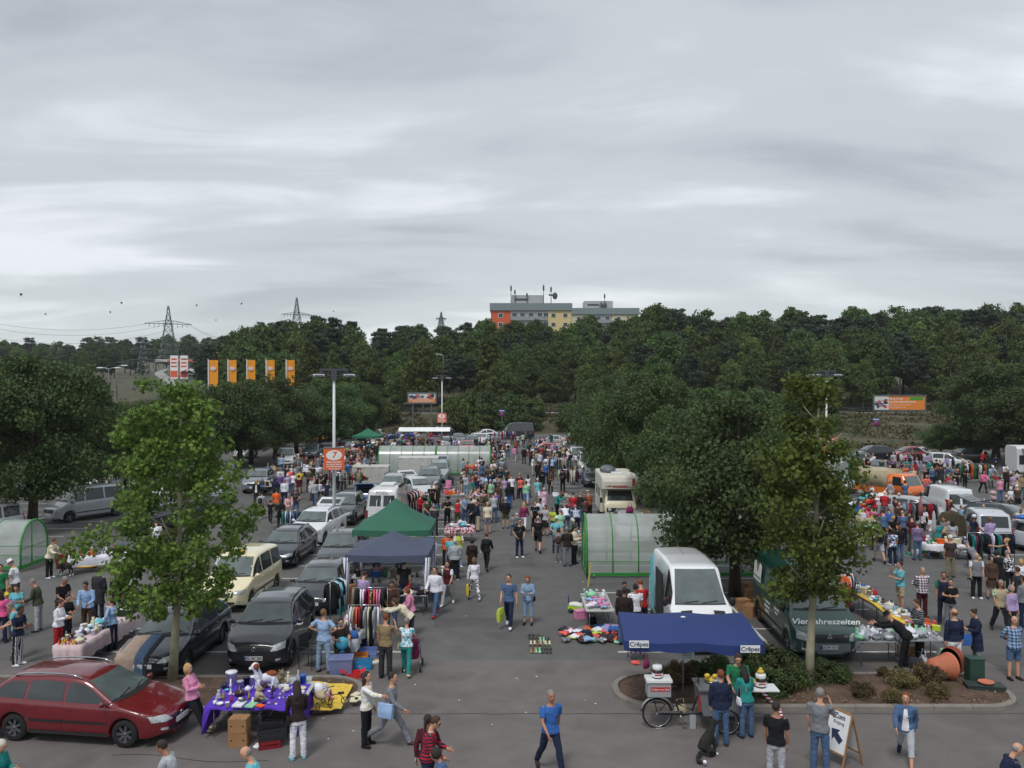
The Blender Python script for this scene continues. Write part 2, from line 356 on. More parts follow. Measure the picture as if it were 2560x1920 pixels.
LEAF5=np.array([(0,-.5),(.22,-.28),(.52,-.1),(.3,.08),(.34,.36),(.1,.28),(0,.6),(-.1,.28),(-.34,.36),(-.3,.08),(-.52,-.1),(-.22,-.28)])
LEAF4=np.array([(0,-.5),(.42,.02),(0,.55),(-.42,-.02)])
LEAF6=np.array([(0,-.5),(.3,-.15),(.42,.2),(0,.5),(-.42,.2),(-.3,-.15)])
def leaves(rs,cent,crad,per,size,shape,flat=.75,up=.4):
    n=len(cent); P=np.repeat(cent,per,0); d=rs.normal(size=P.shape); d/=np.linalg.norm(d,axis=1)[:,None]+1e-9
    rr=rs.random(len(P))**.45; off=d*rr[:,None]*np.repeat(crad,per)[:,None]; off[:,2]*=flat; P=P+off
    nrm=rs.normal(size=P.shape)+d*.9; nrm[:,2]+=up; nrm/=np.linalg.norm(nrm,axis=1)[:,None]
    t=rs.normal(size=P.shape); t-=nrm*np.sum(t*nrm,1)[:,None]; t/=np.linalg.norm(t,axis=1)[:,None]+1e-9; b=np.cross(nrm,t)
    s=size*(.6+.8*rs.random(len(P))); k=len(shape)
    vs=P[:,None,:]+(t[:,None,:]*shape[None,:,0,None]+b[:,None,:]*shape[None,:,1,None])*s[:,None,None]
    # fold the leaf slightly
    vs=vs+nrm[:,None,:]*(np.abs(shape[None,:,0,None])*.35*s[:,None,None])
    var=np.repeat(np.clip(rs.normal(.45,.2,n),0,1),per)*.6+.4*rs.random(len(P))
    return vs.reshape(-1,3),k,var
def leafmesh(name,rs,cent,crad,per,size,shape,**kw):
    vs,k,var=leaves(rs,cent,crad,per,size,shape,**kw); n=len(vs)//k
    me=bpy.data.meshes.new(name); me.vertices.add(len(vs)); me.vertices.foreach_set('co',vs.astype(np.float32).ravel()); me.loops.add(len(vs)); me.loops.foreach_set('vertex_index',np.arange(len(vs),dtype=np.int32))
    me.polygons.add(n); me.polygons.foreach_set('loop_start',np.arange(n,dtype=np.int32)*k); me.polygons.foreach_set('loop_total',np.full(n,k,dtype=np.int32)); me.update()
    at=me.attributes.new('v','FLOAT','FACE'); at.data.foreach_set('value',var.astype(np.float32)); return me
def branchy(mb,rs,h,r,lean,limbs,h0,spread,up=.5,n=9):
    pts=[]; rad=[]
    for i in range(9):
        t=i/8; pts.append((lean[0]*t+.12*math.sin(t*5+lean[0])*t,lean[1]*t+.1*math.cos(t*4)*t,h*t)); rad.append(r*(1-.85*t)+.012+(r*.35*(1-t)**8))
    mb.limb(pts,rad,n); ends=[]
    for k in range(limbs):
        t=h0+(1-h0)*(k+.3)/limbs*.97; i=min(7,int(t*8)); f=t*8-i; a=Vector(pts[i]).lerp(Vector(pts[i+1]),f); an=k*2.4+rs.random()*.9
        sp=spread(t)*(.75+.5*rs.random()); e=a+Vector((math.cos(an)*sp,math.sin(an)*sp,sp*up*(.5+rs.random())))
        m=a.lerp(e,.5)+Vector((0,0,-.08*sp)); rr=r*(1-.85*t)*.55+.008; mb.limb([a,m,e],[rr,rr*.6,.008],6); ends.append((a,m,e))
    return ends
def tree_tpl(seed,h,cr,base,prof,leaf,per,ncl,clr,size,shape,barkm,tr=.14,up=.5,flat=.75,limbs=14,inner=.25):
    """crown envelope: radius cr*prof(t) for t from 0 (crown base) to 1 (top)"""
    rs=np.random.RandomState(seed); mb=MB()
    ends=branchy(mb,rs,h*.95,tr,(rs.normal()*.2,rs.normal()*.2),limbs,base/h+.02,lambda t: cr*prof(max(0,(t*h-base)/(h-base)))*.6,up)
    cs=[];rad=[]
    for k in range(ncl):
        t=rs.random(); pr=prof(t); 
        if rs.random()>pr*1.0+.12: t=rs.random()*.7; pr=prof(t)
        an=rs.random()*2*math.pi; lob=1+.22*math.sin(an*3+seed)+.14*math.sin(an*5+t*7+seed*2)
        q=(inner+(1-inner)*rs.random())**.5; r=cr*pr*q*lob
        z=base+(h-base)*t; cs.append((r*math.cos(an),r*math.sin(an),z)); rad.append(clr*(.65+.7*rs.random())*(.65+.35*pr))
    me=leafmesh('crown',rs,np.array(cs),np.array(rad),per,size,shape,flat=flat)
    return mb.mesh('trunk'),me,barkm,leaf
def put_tree(tp,loc,s=1,rz=0,name='tree',label='tree',group=None,sz=None,cat='tree'):
    o=thing(name,label,cat,loc,rz,group,(s,s,sz or s))
    obj('trunk',tp[0],tp[2],o); obj('crown',tp[1],tp[3],o); return o
ru=lambda t: (.75+.5*t if t<.35 else .95-.75*((t-.35)/.65)**1.5)*(1+.16*math.sin(t*17))
rv=lambda t: (.6+1.0*t if t<.4 else 1-.8*((t-.4)/.6)**2)*(1+.2*math.sin(t*13+1))
rd=lambda t: math.sin(math.pi*min(1,max(0,t*.86+.12)))**.6
cone=lambda t: (1-t)**.75*min(1,.35+t*6)
col=lambda t: min(1,.55+t*3)*(1-t)**.45
# two young plane trees in front
def planeprof(t): return (.55+1.2*t if t<.32 else .95-.62*((t-.32)/.68)**1.7)*(1+.12*math.sin(t*22))
for (u,v,top,seed,hw,lab) in ((430,1702,960,3,2.05,'young plane tree with bright green crown beside the red estate car'),(2022,1716,925,11,1.5,'young plane tree with pale trunk on the island before the green van')):
    b=G(u,v,.1); H_=HC-(top-VH)/F*b.y-.1; bs_=H_*(.235 if seed==3 else .27)
    tp=tree_tpl(seed,H_,hw,bs_,planeprof if seed==3 else (lambda t: planeprof(t)*(1-.42*max(0,t-.25))),LPLANE,92,(200 if seed==3 else 150),.40,.112,LEAF5,barkp,tr=.10,up=.75,flat=.8,limbs=26,inner=.08)
    put_tree(tp,b,1,.3,'plane_tree',lab)
# dark trees of the car park
DK=[tree_tpl(20+i,8.6,3.7,2.1,[rd,ru,rv][i],LDARK,280,[135,120,110][i],1.0,.165,LEAF4,bark,tr=.24,up=.8,flat=.85,inner=.1) for i in range(3)]
lot=[(80,1330,860,3.7,'broad dark tree behind the left shelter'),(205,1268,915,3.2,'dark tree behind the silver van'),(318,1222,990,3.0,'dark tree in the second left row'),(20,1235,868,3.5,'dark tree at the left edge'),
(455,1175,925,3.4,'dark tree left of the parked row'),(520,1165,940,3.2,'dark tree above the hatchbacks'),(600,1168,905,4.0,'dark tree above the white cars'),(628,1160,930,3.2,'slim dark tree beside it'),(690,1148,900,4.0,'dark tree near the red truck'),(740,1135,930,3.6,'dark tree before the yellow trailer'),
(800,1128,935,3.4,'dark tree behind the tall lamp post'),(860,1120,950,3.2,'dark tree left of the far green canopy'),(905,1112,945,3.2,'dark tree by the far left stalls'),(250,1150,995,4.2,'dark tree in the far left row'),(120,1140,960,4.5,'dark tree in the far left corner'),(380,1140,990,3.8,'dark tree in the far left row, nearer the middle'),
(1838,1490,958,3.1,'large dark tree with yellow sprig over the shelter'),(1700,1330,1000,2.6,'dark tree behind the white van'),(1627,1268,905,3.4,'dark tree beside the old camper'),(1560,1225,935,3.0,'dark tree behind the camper'),(1538,1195,915,3.2,'dark tree beside the old white van'),(1520,1178,925,3.0,'dark tree in the right row'),(1500,1160,930,3.0,'far dark tree in the right row'),(1490,1145,940,2.9,'farthest dark tree in the right row'),
(1760,1250,950,3.4,'dark tree between both right rows'),(1900,1215,960,3.6,'dark tree behind the plane tree'),(1990,1200,968,3.2,'dark tree left of the far shelter'),
(2490,1150,885,5.4,'broad dark tree behind the snack trailer'),(2425,1140,1035,2.6,'bushy dark tree behind the white tailgate car'),(2352,1138,1055,2.2,'dark bushy tree on the right slope'),(2570,1165,950,5,'dark tree at the right edge')]
for i,(u,v,top,hw,lab) in enumerate(lot):
    b=G(u,v); top+=28*(430<u<760); Ht=HC-(top-VH)/F*b.y; tp=DK[i%3]; o=put_tree(tp,b,hw/3.6,i*1.3,'broadleaf_tree',lab,'dark trees between the parking rows',Ht/9.35)
# forest behind
FT=[tree_tpl(40,16,4.2,4,rd,LFOR,95,150,1.6,.46,LEAF4,barkb,tr=.22),tree_tpl(41,17,3.6,4,rd,LFOR,95,150,1.5,.44,LEAF4,bark,tr=.22),
tree_tpl(42,18,3.2,8.5,rd,LPINE,105,110,1.3,.4,LEAF4,mat('bark_pine',(96,66,50),.9,nz=.3),tr=.2,flat=.45),tree_tpl(43,17,3.0,6,rd,LPINE,105,110,1.3,.4,LEAF4,bark,tr=.2,flat=.45),
tree_tpl(44,15,2.7,2.2,cone,LLIGHT,100,120,1.0,.36,LEAF4,barkb,tr=.14),tree_tpl(45,14,3.2,3,rd,LLIGHT,100,120,1.25,.36,LEAF4,barkb,tr=.16),tree_tpl(46,14,1.5,2.5,col,LLIGHT,80,80,.6,.36,LEAF4,barkb,tr=.14)]
FN=['broad forest tree','slimmer broadleaf tree','dark pine with bare stem','dense dark pine','pale green conical tree','light green birch','narrow columnar poplar']
FC=['broadleaf_tree','broadleaf_tree','pine_tree','pine_tree','birch_tree','birch_tree','poplar_tree']; FH=[16.4,17.4,18.5,17.5,15.5,14.5,14.5]
sil=[(-200,840),(500,842),(560,838),(600,812),(660,796),(720,790),(790,780),(860,788),(940,808),(1040,800),(1150,800),(1225,802),(1330,800),(1450,794),(1590,790),(1615,758),(1700,756),(1740,770),(1800,778),(1900,768),(2100,772),(2200,766),(2300,756),(2450,750),(2560,754),(2900,760)]
def silv(u):
    for (a,b),(c,d) in zip(sil,sil[1:]):
        if a<=u<=c: return b+(d-b)*(u-a)/(c-a)
    return 760
rf=random.Random(5); rows=[(205,0,5.2,'back row'),(190,14,5.0,'third row'),(176,42,5.2,'second row'),(166,75,5.4,'front row'),(158.5,112,6.2,'edge')]
for Y,drop,sp,rw in rows:
    x=-66-(8 if Y>180 else 0)
    while x<Y*.66:
        xx=x+rf.uniform(-1.5,1.5); yy=Y+rf.uniform(-4,4); u=1280+xx/yy*F; x+=sp
        if u<560 and Y<200: continue
        if Y<165 and not (1150<u<1480 or 2380<u<2700): 
            if rf.random()<.35: continue
        top=silv(u)+drop+rf.uniform(-4,20)*(1 if drop else .75); z0=hgt(xx,yy); Ht=HC-(top-VH)/F*yy-z0
        k=rf.choice([2,3,0,2,1,3] if Y>185 else [0,1,5,4,0,2,5]); 
        if 1150<u<1640 and Y>170: k=rf.choice([0,1,0,3])
        s=max(.6,min(1.35,Ht/FH[k]))
        put_tree(FT[k],(xx,yy,z0),s*rf.uniform(.9,1.12),rf.random()*6,FC[k],'%s in the %s of the forest'%(FN[k],rw),'forest trees behind the car park, %s'%rw,Ht/FH[k],'tree')
# single trees one can pick out
for (u,yy,top,k,s,lab) in ((773,150,818,4,1.0,'tall conical light green tree right of the five banners'),(619,172,833,6,1.7,'bushy poplar behind the banners'),(1225,152,800,4,1.0,'tall light green conical tree below the orange building'),(1058,150,845,5,.9,'pale lime green tree left of the far billboard'),(835,152,850,4,.8,'conical tree behind the tall lamp post'),
  (2375,149,780,6,.75,'tall slim poplar with bare grey twigs right of the billboard'),(1250,149,900,5,.7,'small light tree below the conical one'),(2070,151,850,5,.8,'thin pale tree behind the right lamp post')):
    xx=(u-1280)/F*yy; z0=hgt(xx,yy); Ht=HC-(top-VH)/F*yy-z0; put_tree(FT[k],(xx,yy,z0),s,u*.1,FC[k],lab,None,Ht/FH[k],'tree')
# far wooded ridge on the left
for Y,drop in ((430,0),(380,14),(330,32),(270,62),(228,95),(196,118)):
    x=-Y*.66
    while x<-Y*.30:
        xx=x+rf.uniform(-3,3); yy=Y+rf.uniform(-8,8); u=1280+xx/yy*F; x+=7.5 if Y>300 else 8.5
        if 380<u<500 and Y<400: continue
        if Y<300 and not(-100<u<(370 if Y>240 else 335)): continue
        if Y<240 and 345>u>262 and rf.random()<.3: continue
        if 420<u<760 and Y<360: continue
        top=silv(u)+drop+rf.uniform(-5,14); z0=hgt(xx,yy); Ht=max(7,HC-(top-VH)/F*yy-z0); k=rf.choice([0,1,3,2,5]); 
        put_tree(FT[k],(xx,yy,z0),Ht/FH[k]*rf.uniform(1.0,1.35),rf.random()*6,FC[k],'%s on the distant wooded ridge at left'%FN[k],'trees of the distant ridge',Ht/FH[k],'tree')
# embankment bushes
BU=[tree_tpl(60+i,2.6,1.7,.2,rd,[LFOR,LDARK,LLIGHT][i],70,60,.5,.26,LEAF4,bark,tr=.05,limbs=8) for i in range(3)]
for i in range(165):
    u=rf.uniform(560,2700); 
    if 2090<u<2390 and rf.random()<.93: continue
    if 900<u<1115 and rf.random()<.93: continue
    yy=rf.uniform(139.5,147) if u>900 else rf.uniform(120,146); xx=(u-1280)/F*yy; s=rf.uniform(.7,1.5); put_tree(BU[i%3],(xx,yy,max(0,hgt(xx,yy))),s,i,'bush','green bush on the embankment at the end of the car park','bushes on the embankment',s*rf.uniform(.8,1.5),'bush')
for (u,v,s) in ((2145,1180,.45),(2165,1160,.4)): put_tree(BU[2],G(u,v),s,1,'bush','small yellow green bush %s the black car'%('left of' if v==1180 else 'closest to'),None,s,'bush')
# scrub covering the slopes
rs=np.random.RandomState(9); xx=np.concatenate([rs.uniform(28,110,5200),rs.uniform(-40,34,1500)]); yy=np.concatenate([rs.uniform(108,146,5200),rs.uniform(140,147,1500)])
c=np.c_[xx,yy,[hgt(a,b)+.15 for a,b in zip(xx,yy)]]; keep=np.array([noise.noise(Vector((a*.12,b*.16,1)))>-.15 for a,b in zip(xx,yy)]); c=c[keep]
tag(obj('undergrowth',leafmesh('undergrowth',rs,c,np.full(len(c),.55),9,.34,LEAF4,flat=.7),leafmat('scrub_leaves',(.085,.08,.045),.5,.1)),'brown green scrub covering the embankment','undergrowth',kind='stuff')
# juniper shrubs on the right island
JU=[tree_tpl(70+i,.62,.62,.02,lambda t:(1-t**2)**.5,LSHR,190,46,.2,.05,LEAF4,bark,tr=.015,limbs=8,flat=.7) for i in range(3)]
JD=tree_tpl(75,.6,.5,.02,lambda t:(1-t**2)**.5,LDRY,120,36,.2,.045,LEAF4,bark,tr=.015,limbs=8)
for i,(u,v,s,d,lab) in enumerate(((1665,1720,.85,1,'dry brown juniper behind the white tub with the cocoa jar'),(1700,1705,.9,1,'brownish juniper left of the serving cart'),(1745,1700,.75,0,'green juniper behind the cart'),(1790,1695,.9,0,'green juniper beside the green shirt vendor'),(1905,1690,1.25,0,'big green juniper left of the plane trunk'),(1960,1712,1.25,0,'dense juniper touching the plane trunk'),(1925,1735,1.0,0,'low juniper in front of the big one'),(1880,1715,.9,0,'juniper near the white tray'),
   (2060,1700,1.1,0,'green juniper right of the plane trunk'),(2095,1698,.8,0,'small juniper before the green van'),(2155,1740,.75,1,'dry juniper in the open soil'),(2210,1690,.5,1,'small dry juniper before the glass table'),(2255,1720,1.0,1,'straggly juniper before the table legs'),(2320,1712,1.15,1,'large brownish juniper near the clay pot'),(2345,1745,.8,1,'dry juniper below the clay pot'),(2235,1755,.7,1,'low dead juniper at the kerb side'))):
    s*=.78 if u>2050 else 1; put_tree(JD if d else JU[i%3],G(u,v,.12),s,i,'juniper_shrub',lab,'junipers on the right island',s*1.05,'shrub')
# dry leaf litter on the beds
rs=np.random.RandomState(3); c=np.concatenate([np.c_[rs.uniform(2.95,13.1,900),rs.uniform(22.1,24.3,900),np.full(900,.15)],np.c_[rs.uniform(-18,-4.3,900),rs.uniform(22,24.05,900),np.full(900,.15)]])
me=leafmesh('leaf_litter',rs,c,np.full(len(c),.02),1,.05,LEAF6,up=3.0); tag(obj('leaf_litter',me,leafmat('litter',(.2,.14,.08),.5,0)),'dry leaves and twigs scattered on the soil beds','leaf litter',kind='stuff')

# ---------------- people ----------------
SKIN=[mat('skin_light',(196,148,122),.6,nz=.05),mat('skin_tan',(168,118,92),.6,nz=.05),mat('skin_brown',(112,76,58),.6,nz=.05)]
EYE=mat('eye_dark',(36,28,26),.3); LIP=mat('lips',(150,80,72),.5)
HAIRC=dict(bl=(30,26,26),br=(70,48,36),dk=(44,32,28),bd=(176,146,96),gr=(128,124,122),wh=(196,192,184),rd=(120,62,36),lb=(112,84,58))
HAIRW=dict(bl='black',br='brown',dk='dark brown',bd='blond',gr='grey',wh='white',rd='reddish',lb='light brown')
hairm=lambda k: mat('hair_'+k,HAIRC[k],.75,nz=.25,nscale=30,bump=.6,bscale=70)
POSES=dict(
 stand=dict(la=(4,7,12,.1),ra=(4,7,12,.1)), walk=dict(L=(26,6),R=(-18,22),la=(-20,8,14,.1),ra=(22,8,28,.15),lean=3), walk2=dict(L=(-18,22),R=(26,6),ra=(-20,8,14,.1),la=(22,8,28,.15),lean=3),
 stride=dict(L=(34,8),R=(-26,34),la=(-26,8,16,.1),ra=(28,8,30,.15),lean=5),
 look=dict(lean=9,head=24,la=(14,8,55,.35),ra=(12,8,45,.35)), bend=dict(lean=46,head=12,L=(14,8),R=(6,4),la=(72,6,24,.15),ra=(62,6,34,.2)),
 akimbo=dict(la=(-16,48,62,1.5),ra=(-16,48,62,1.5)), back=dict(la=(-30,16,-22,1.3),ra=(-30,16,-22,1.3),lean=2),
 hold=dict(la=(12,8,85,.55),ra=(12,8,85,.55),head=22,lean=3), fold=dict(la=(22,14,80,1.25),ra=(26,14,72,1.25),head=6),
 point=dict(ra=(68,10,22,.0),la=(4,8,15,.1)), phone=dict(ra=(32,16,128,.45),la=(4,8,15,.1),head=8), chin=dict(ra=(38,6,122,.5),la=(26,8,78,1.0),head=5),
 pocket=dict(la=(-8,20,42,.7),ra=(-8,20,42,.7)), sit=dict(L=(84,86),R=(80,80),la=(34,8,60,.4),ra=(30,8,70,.5),head=14,lean=6,sit=1), carry=dict(la=(0,12,6,0),ra=(2,12,10,0)),
 carryw=dict(L=(24,6),R=(-16,20),la=(2,13,6,0),ra=(14,8,22,.1),lean=2), leanb=dict(lean=-10,L=(26,0),R=(34,2),la=(24,12,78,1.2),ra=(26,12,74,1.2),head=4), reach=dict(lean=16,head=22,la=(50,8,30,.1),ra=(40,10,36,.2)),
 pram=dict(la=(34,8,35,.1),ra=(34,8,35,.1),L=(20,5),R=(-14,18),lean=5,head=5), arms=dict(la=(-14,38,40,.8),ra=(70,22,20,-.15),lean=3))
PW=dict(stand='standing',walk='walking',walk2='walking',stride='striding',look='looking down',bend='bending over',akimbo='with hands on hips',back='with hands behind the back',hold='holding something in both hands',fold='with folded arms',point='pointing',phone='with a hand at the face',chin='with hand on chin',pocket='with hands in pockets',sit='sitting',carry='standing',carryw='walking',leanb='leaning back',reach='reaching forward',pram='pushing a handle',arms='with outstretched arm')
def skel(pose,sex,fat=1):
    p=POSES[pose]; J={}; f=sex=='f'; sw=.172 if f else .192; hw=.088
    Ln=R(p.get('lean',0)); pel=Vector((0,0,.93))
    for s,k in ((1,'L'),(-1,'R')):
        th,kn=p.get(k,(0,0)); a=R(th); b=R(th-kn); hip=pel+Vector((s*hw,0,-.01)); ab=.045*s if pose not in('akimbo',) else .09*s
        if pose=='sit': ab=.12*s
        kne=hip+Vector((ab*.6,-math.sin(a)*.43,-math.cos(a)*.43)); ank=kne+Vector((ab*.25,-math.sin(b)*.42,-math.cos(b)*.42))
        pit=max(0,min(1.0,-b*1.1)) ; toe=ank+Vector((s*.025,-math.cos(pit)*.17,-.06-math.sin(pit)*.15)); heel=ank+Vector((0,.055*math.cos(pit),-.065+.05*math.sin(pit)))
        J[k]=(hip,kne,ank,toe,heel)
    up=lambda d: pel+Vector((0,-math.sin(Ln)*d,math.cos(Ln)*d))
    J['spine']=[up(-.10),up(0.0),up(.12),up(.24),up(.36),up(.46),up(.53)]
    hd=R(p.get('head',0))+Ln*.55; J['neck']=up(.55); J['hd']=hd; J['head']=J['neck']+Vector((0,-math.sin(hd)*.15-.012,math.cos(hd)*.15))
    for s,k,q in ((1,'l','la'),(-1,'r','ra')):
        fl,ab,el,iw=p.get(q,(4,8,15,.1)); sh=up(.475)+Vector((s*sw,0,0)); a=R(fl); b=R(ab); c=R(fl+el)
        e=sh+Vector((s*math.sin(b),-math.sin(a)*math.cos(b),-math.cos(a)*math.cos(b)))*.29
        d=Vector((s*(math.sin(b)*.4-iw),-math.sin(c),-math.cos(c))).normalized(); w=e+d*.255; J[k]=(sh,e,w,d,s)
    mn=min(min(J[k][3].z,J[k][4].z) for k in 'LR'); off=Vector((0,0,-mn+.025))
    for k in list(J):
        if k in('hd',): continue
        if k in 'lr': J[k]=(J[k][0]+off,J[k][1]+off,J[k][2]+off,J[k][3],J[k][4])
        elif isinstance(J[k],Vector): J[k]=J[k]+off
        else: J[k]=type(J[k])(q+off for q in J[k])
    J['up']=lambda d: up(d)+off; return J
def torso(mb,J,sex,g,d0,d1,fat=1,hem=0,n=14):
    prof=[(-.14,.150,.108),(-.06,.168,.118),(.02,.162,.112),(.12,.138,.10),(.22,.142,.105),(.32,.158,.114),(.40,.165,.108),(.465,.150,.082),(.50,.095,.066),(.53,.06,.056)]
    if sex=='f': prof=[(-.14,.158,.112),(-.06,.172,.120),(.02,.156,.108),(.12,.122,.092),(.22,.128,.098),(.32,.142,.128),(.40,.148,.108),(.465,.134,.076),(.50,.085,.06),(.53,.05,.05)]
    ps=[];rs=[]
    if d0<-.14: ps.append(J['up'](d0)); rs.append(((.172+hem)*(1+.3*(fat-1)),(.128+hem)*fat))
    for d,rx,ry in prof:
        if d<d0-1e-6 or d>d1: continue
        ff=fat if d<.34 else 1+(fat-1)*.3
        ps.append(J['up'](d)+Vector((0,-.02*(fat-1)*5 if d<.3 else 0,0))); rs.append((rx*(1+.5*(ff-1))+g+(hem if d<.05 else 0),ry*ff+g+(hem if d<.05 else 0)))
    mb.limb(ps,rs,n)
def foot(mb,leg,g=0,n=8):
    hip,k,a,toe,heel=leg; m=heel.lerp(toe,.55); mb.limb([heel+Vector((0,0,.0)),m+Vector((0,0,.012)),toe],[(.034+g,.032+g),(.044+g,.034+g),(.030+g,.018+g)],n); mb.limb([a,heel.lerp(toe,.25)+Vector((0,0,.02))],[.036+g,.036+g],n)
_pc={}
def crease(me,fn,k):
    n=len(me.vertices); a=np.empty(n*3); b=np.empty(n*3); me.vertices.foreach_get('co',a); me.vertices.foreach_get('normal',b); a=a.reshape(-1,3); b=b.reshape(-1,3)
    d=np.array([fn(q) for q in a]); a+=b*(d*k)[:,None]; me.vertices.foreach_set('co',a.ravel()); me.update()
def cached(key,fn):
    if key not in _pc: _pc[key]=fn()
    return _pc[key]
def body_mesh(pose,sex,lod,fat):
    J=skel(pose,sex); mb=MB(); torso(mb,J,sex,0,-.14,.53,fat)
    for k in 'LR':
        h,kn,a,t,hl=J[k]; mb.limb([h+Vector((0,0,.03)),h.lerp(kn,.35),kn,kn.lerp(a,.35)+Vector((0,.012,0)),a],[.088,.076,.054,.055,.036],10); foot(mb,J[k])
    for k in 'lr':
        sh,e,w,d,s=J[k]; mb.limb([sh+Vector((-s*.03,0,.0)),sh,sh.lerp(e,.5),e,e.lerp(w,.35),w,w+d*.03],[.05,.052,.045,.037,.037,.026,.026],8)
    hc=J['head']; mb.limb([J['up'](.49),J['neck'],hc],[.062,.054,.05],8)
    mh=Matrix.Rotation(-0,3,'X'); hd=J['hd']; ax=Vector((0,-math.sin(hd),math.cos(hd))); fw=Vector((0,-math.cos(hd),-math.sin(hd)))
    pts=[hc-ax*.118+fw*.03,hc-ax*.10+fw*.03,hc-ax*.06+fw*.018,hc-ax*.0,hc+ax*.05-fw*.005,hc+ax*.09-fw*.01,hc+ax*.115-fw*.01]
    mb.limb(pts,[(.02,.02),(.045,.055),(.064,.082),(.075,.098),(.074,.096),(.055,.072),(.02,.03)],12)
    if lod==0:
        mb.ell(hc+fw*.10-ax*.012,(.015,.02,.022),6,5)
        for s in(1,-1): mb.ell(hc+Vector((s*.078,0,0))-ax*.005,(.012,.02,.03),6,5)
    me=remesh(mb,.0125 if lod==0 else .028,3 if lod==0 else 2,'person_body')
    # hands and face are added on top of the continuous body
    ex=MB()
    for k in 'lr':
        sh,e,w,d,s=J[k]; sd=Vector((s,0,0)); sd=(sd-d*sd.dot(d)); sd=sd.normalized() if sd.length>.1 else Vector((0,0,1)); fwd=d.cross(sd).normalized()*(1 if s<0 else -1)
        if abs(d.z)<.5: fwd=Vector((0,0,1))-d*d.z; fwd.normalize()
        pal=d.cross(fwd).normalized(); pc=w+d*.055
        if lod: ex.limb([w,pc,w+d*.15],[(.028,.02),(.04,.018),(.025,.012)],6,side=fwd); continue
        ex.limb([w-d*.01,w+d*.03,w+d*.09],[(.026,.02),(.038,.017),(.038,.014)],8,side=fwd)
        curl=pal*(s*-.02)
        for q,(o,ln) in enumerate(((.027,.072),(.01,.08),(-.009,.075),(-.027,.06))):
            b0=w+d*.088+fwd*o; ex.limb([b0,b0+d*ln*.5+curl*.3,b0+d*ln+curl*1.2],[.0095,.0088,.0065],5)
        b0=w+d*.03+fwd*.034; ex.limb([b0,b0+d*.035+fwd*.025,b0+d*.068+fwd*.028+curl*.5],[.012,.0105,.008],5)
    if lod==0:
        ex.mi=1
        for s in (1,-1): ex.ell(hc+Vector((s*.03,0,0))+fw*.088+ax*.018,(.012,.008,.007),6,4); ex.limb([hc+Vector((s*.015,0,0))+fw*.093+ax*.036,hc+Vector((s*.046,0,0))+fw*.082+ax*.036],[.004,.003],4)
        ex.mi=2; ex.limb([hc+Vector((-.024,0,0))+fw*.094-ax*.052,hc+fw*.103-ax*.05,hc+Vector((.024,0,0))+fw*.094-ax*.052],[.005,.008,.005],5)
    o=len(me.vertices); vs=[tuple(v.co) for v in me.vertices]+ex.v; fs=[tuple(p.vertices) for p in me.polygons]+[tuple(i+o for i in f) for f in ex.f]; mi=[0]*len(me.polygons)+ex.m
    r=bpy.data.meshes.new('person_body'); r.from_pydata(vs,[],fs); r.polygons.foreach_set('material_index',mi); r.polygons.foreach_set('use_smooth',[True]*len(fs)); r.update(); return r
def top_mesh(pose,sex,kind,lod,fat):
    J=skel(pose,sex); mb=MB(); g=dict(ts=.016,ls=.017,jk=.03,co=.034,tk=.012,dr=.016,ve=.026)[kind]; d0=dict(ts=-.13,ls=-.12,jk=-.13,co=-.42,tk=-.06,dr=-.5,ve=-.12)[kind]
    hem=.014 if kind in('ts','jk','ls','ve') else .03
    if d0<-.2:
        mb.limb([J['up'](d0)+Vector((0,0,0)),J['up'](-.2),J['up'](-.06),J['up'](.08)],[(.215,.17),(.20,.155),(.175+g,.125+g),(.15+g,.11+g)],14)
        torso(mb,J,sex,g,-.06,.505,fat,0)
    else: torso(mb,J,sex,g,d0,.505,fat,hem)
    if kind in('jk','co'): mb.limb([J['up'](.47),J['up'](.535)],[(.10,.085),(.078,.075)],10)
    for k in 'lr':
        sh,e,w,d,s=J[k]; a=sh+Vector((-s*.05,0,.0))
        if kind in('tk','ve'): mb.limb([a,sh],[.075,.058],8); continue
        if kind in('ts','dr'): mb.limb([a,sh,sh.lerp(e,.45),sh.lerp(e,.68)],[.062,.068,.064,.068],9)
        else: mb.limb([a,sh,sh.lerp(e,.5),e,e.lerp(w,.5),w-d*.01],[.062,.066,.058+g*.3,.05+g*.5,.044+g*.5,.036+g*.5],9)
    # folds
    me=remesh(mb,.0135 if lod==0 else .03,2,'top')
    if lod==0:
        crease(me,lambda q: noise.noise(Vector((q[0]*9,q[1]*9,q[2]*13)))+.6*noise.noise(Vector((q[0]*20,q[1]*20,q[2]*30+4))),.011)
    return me
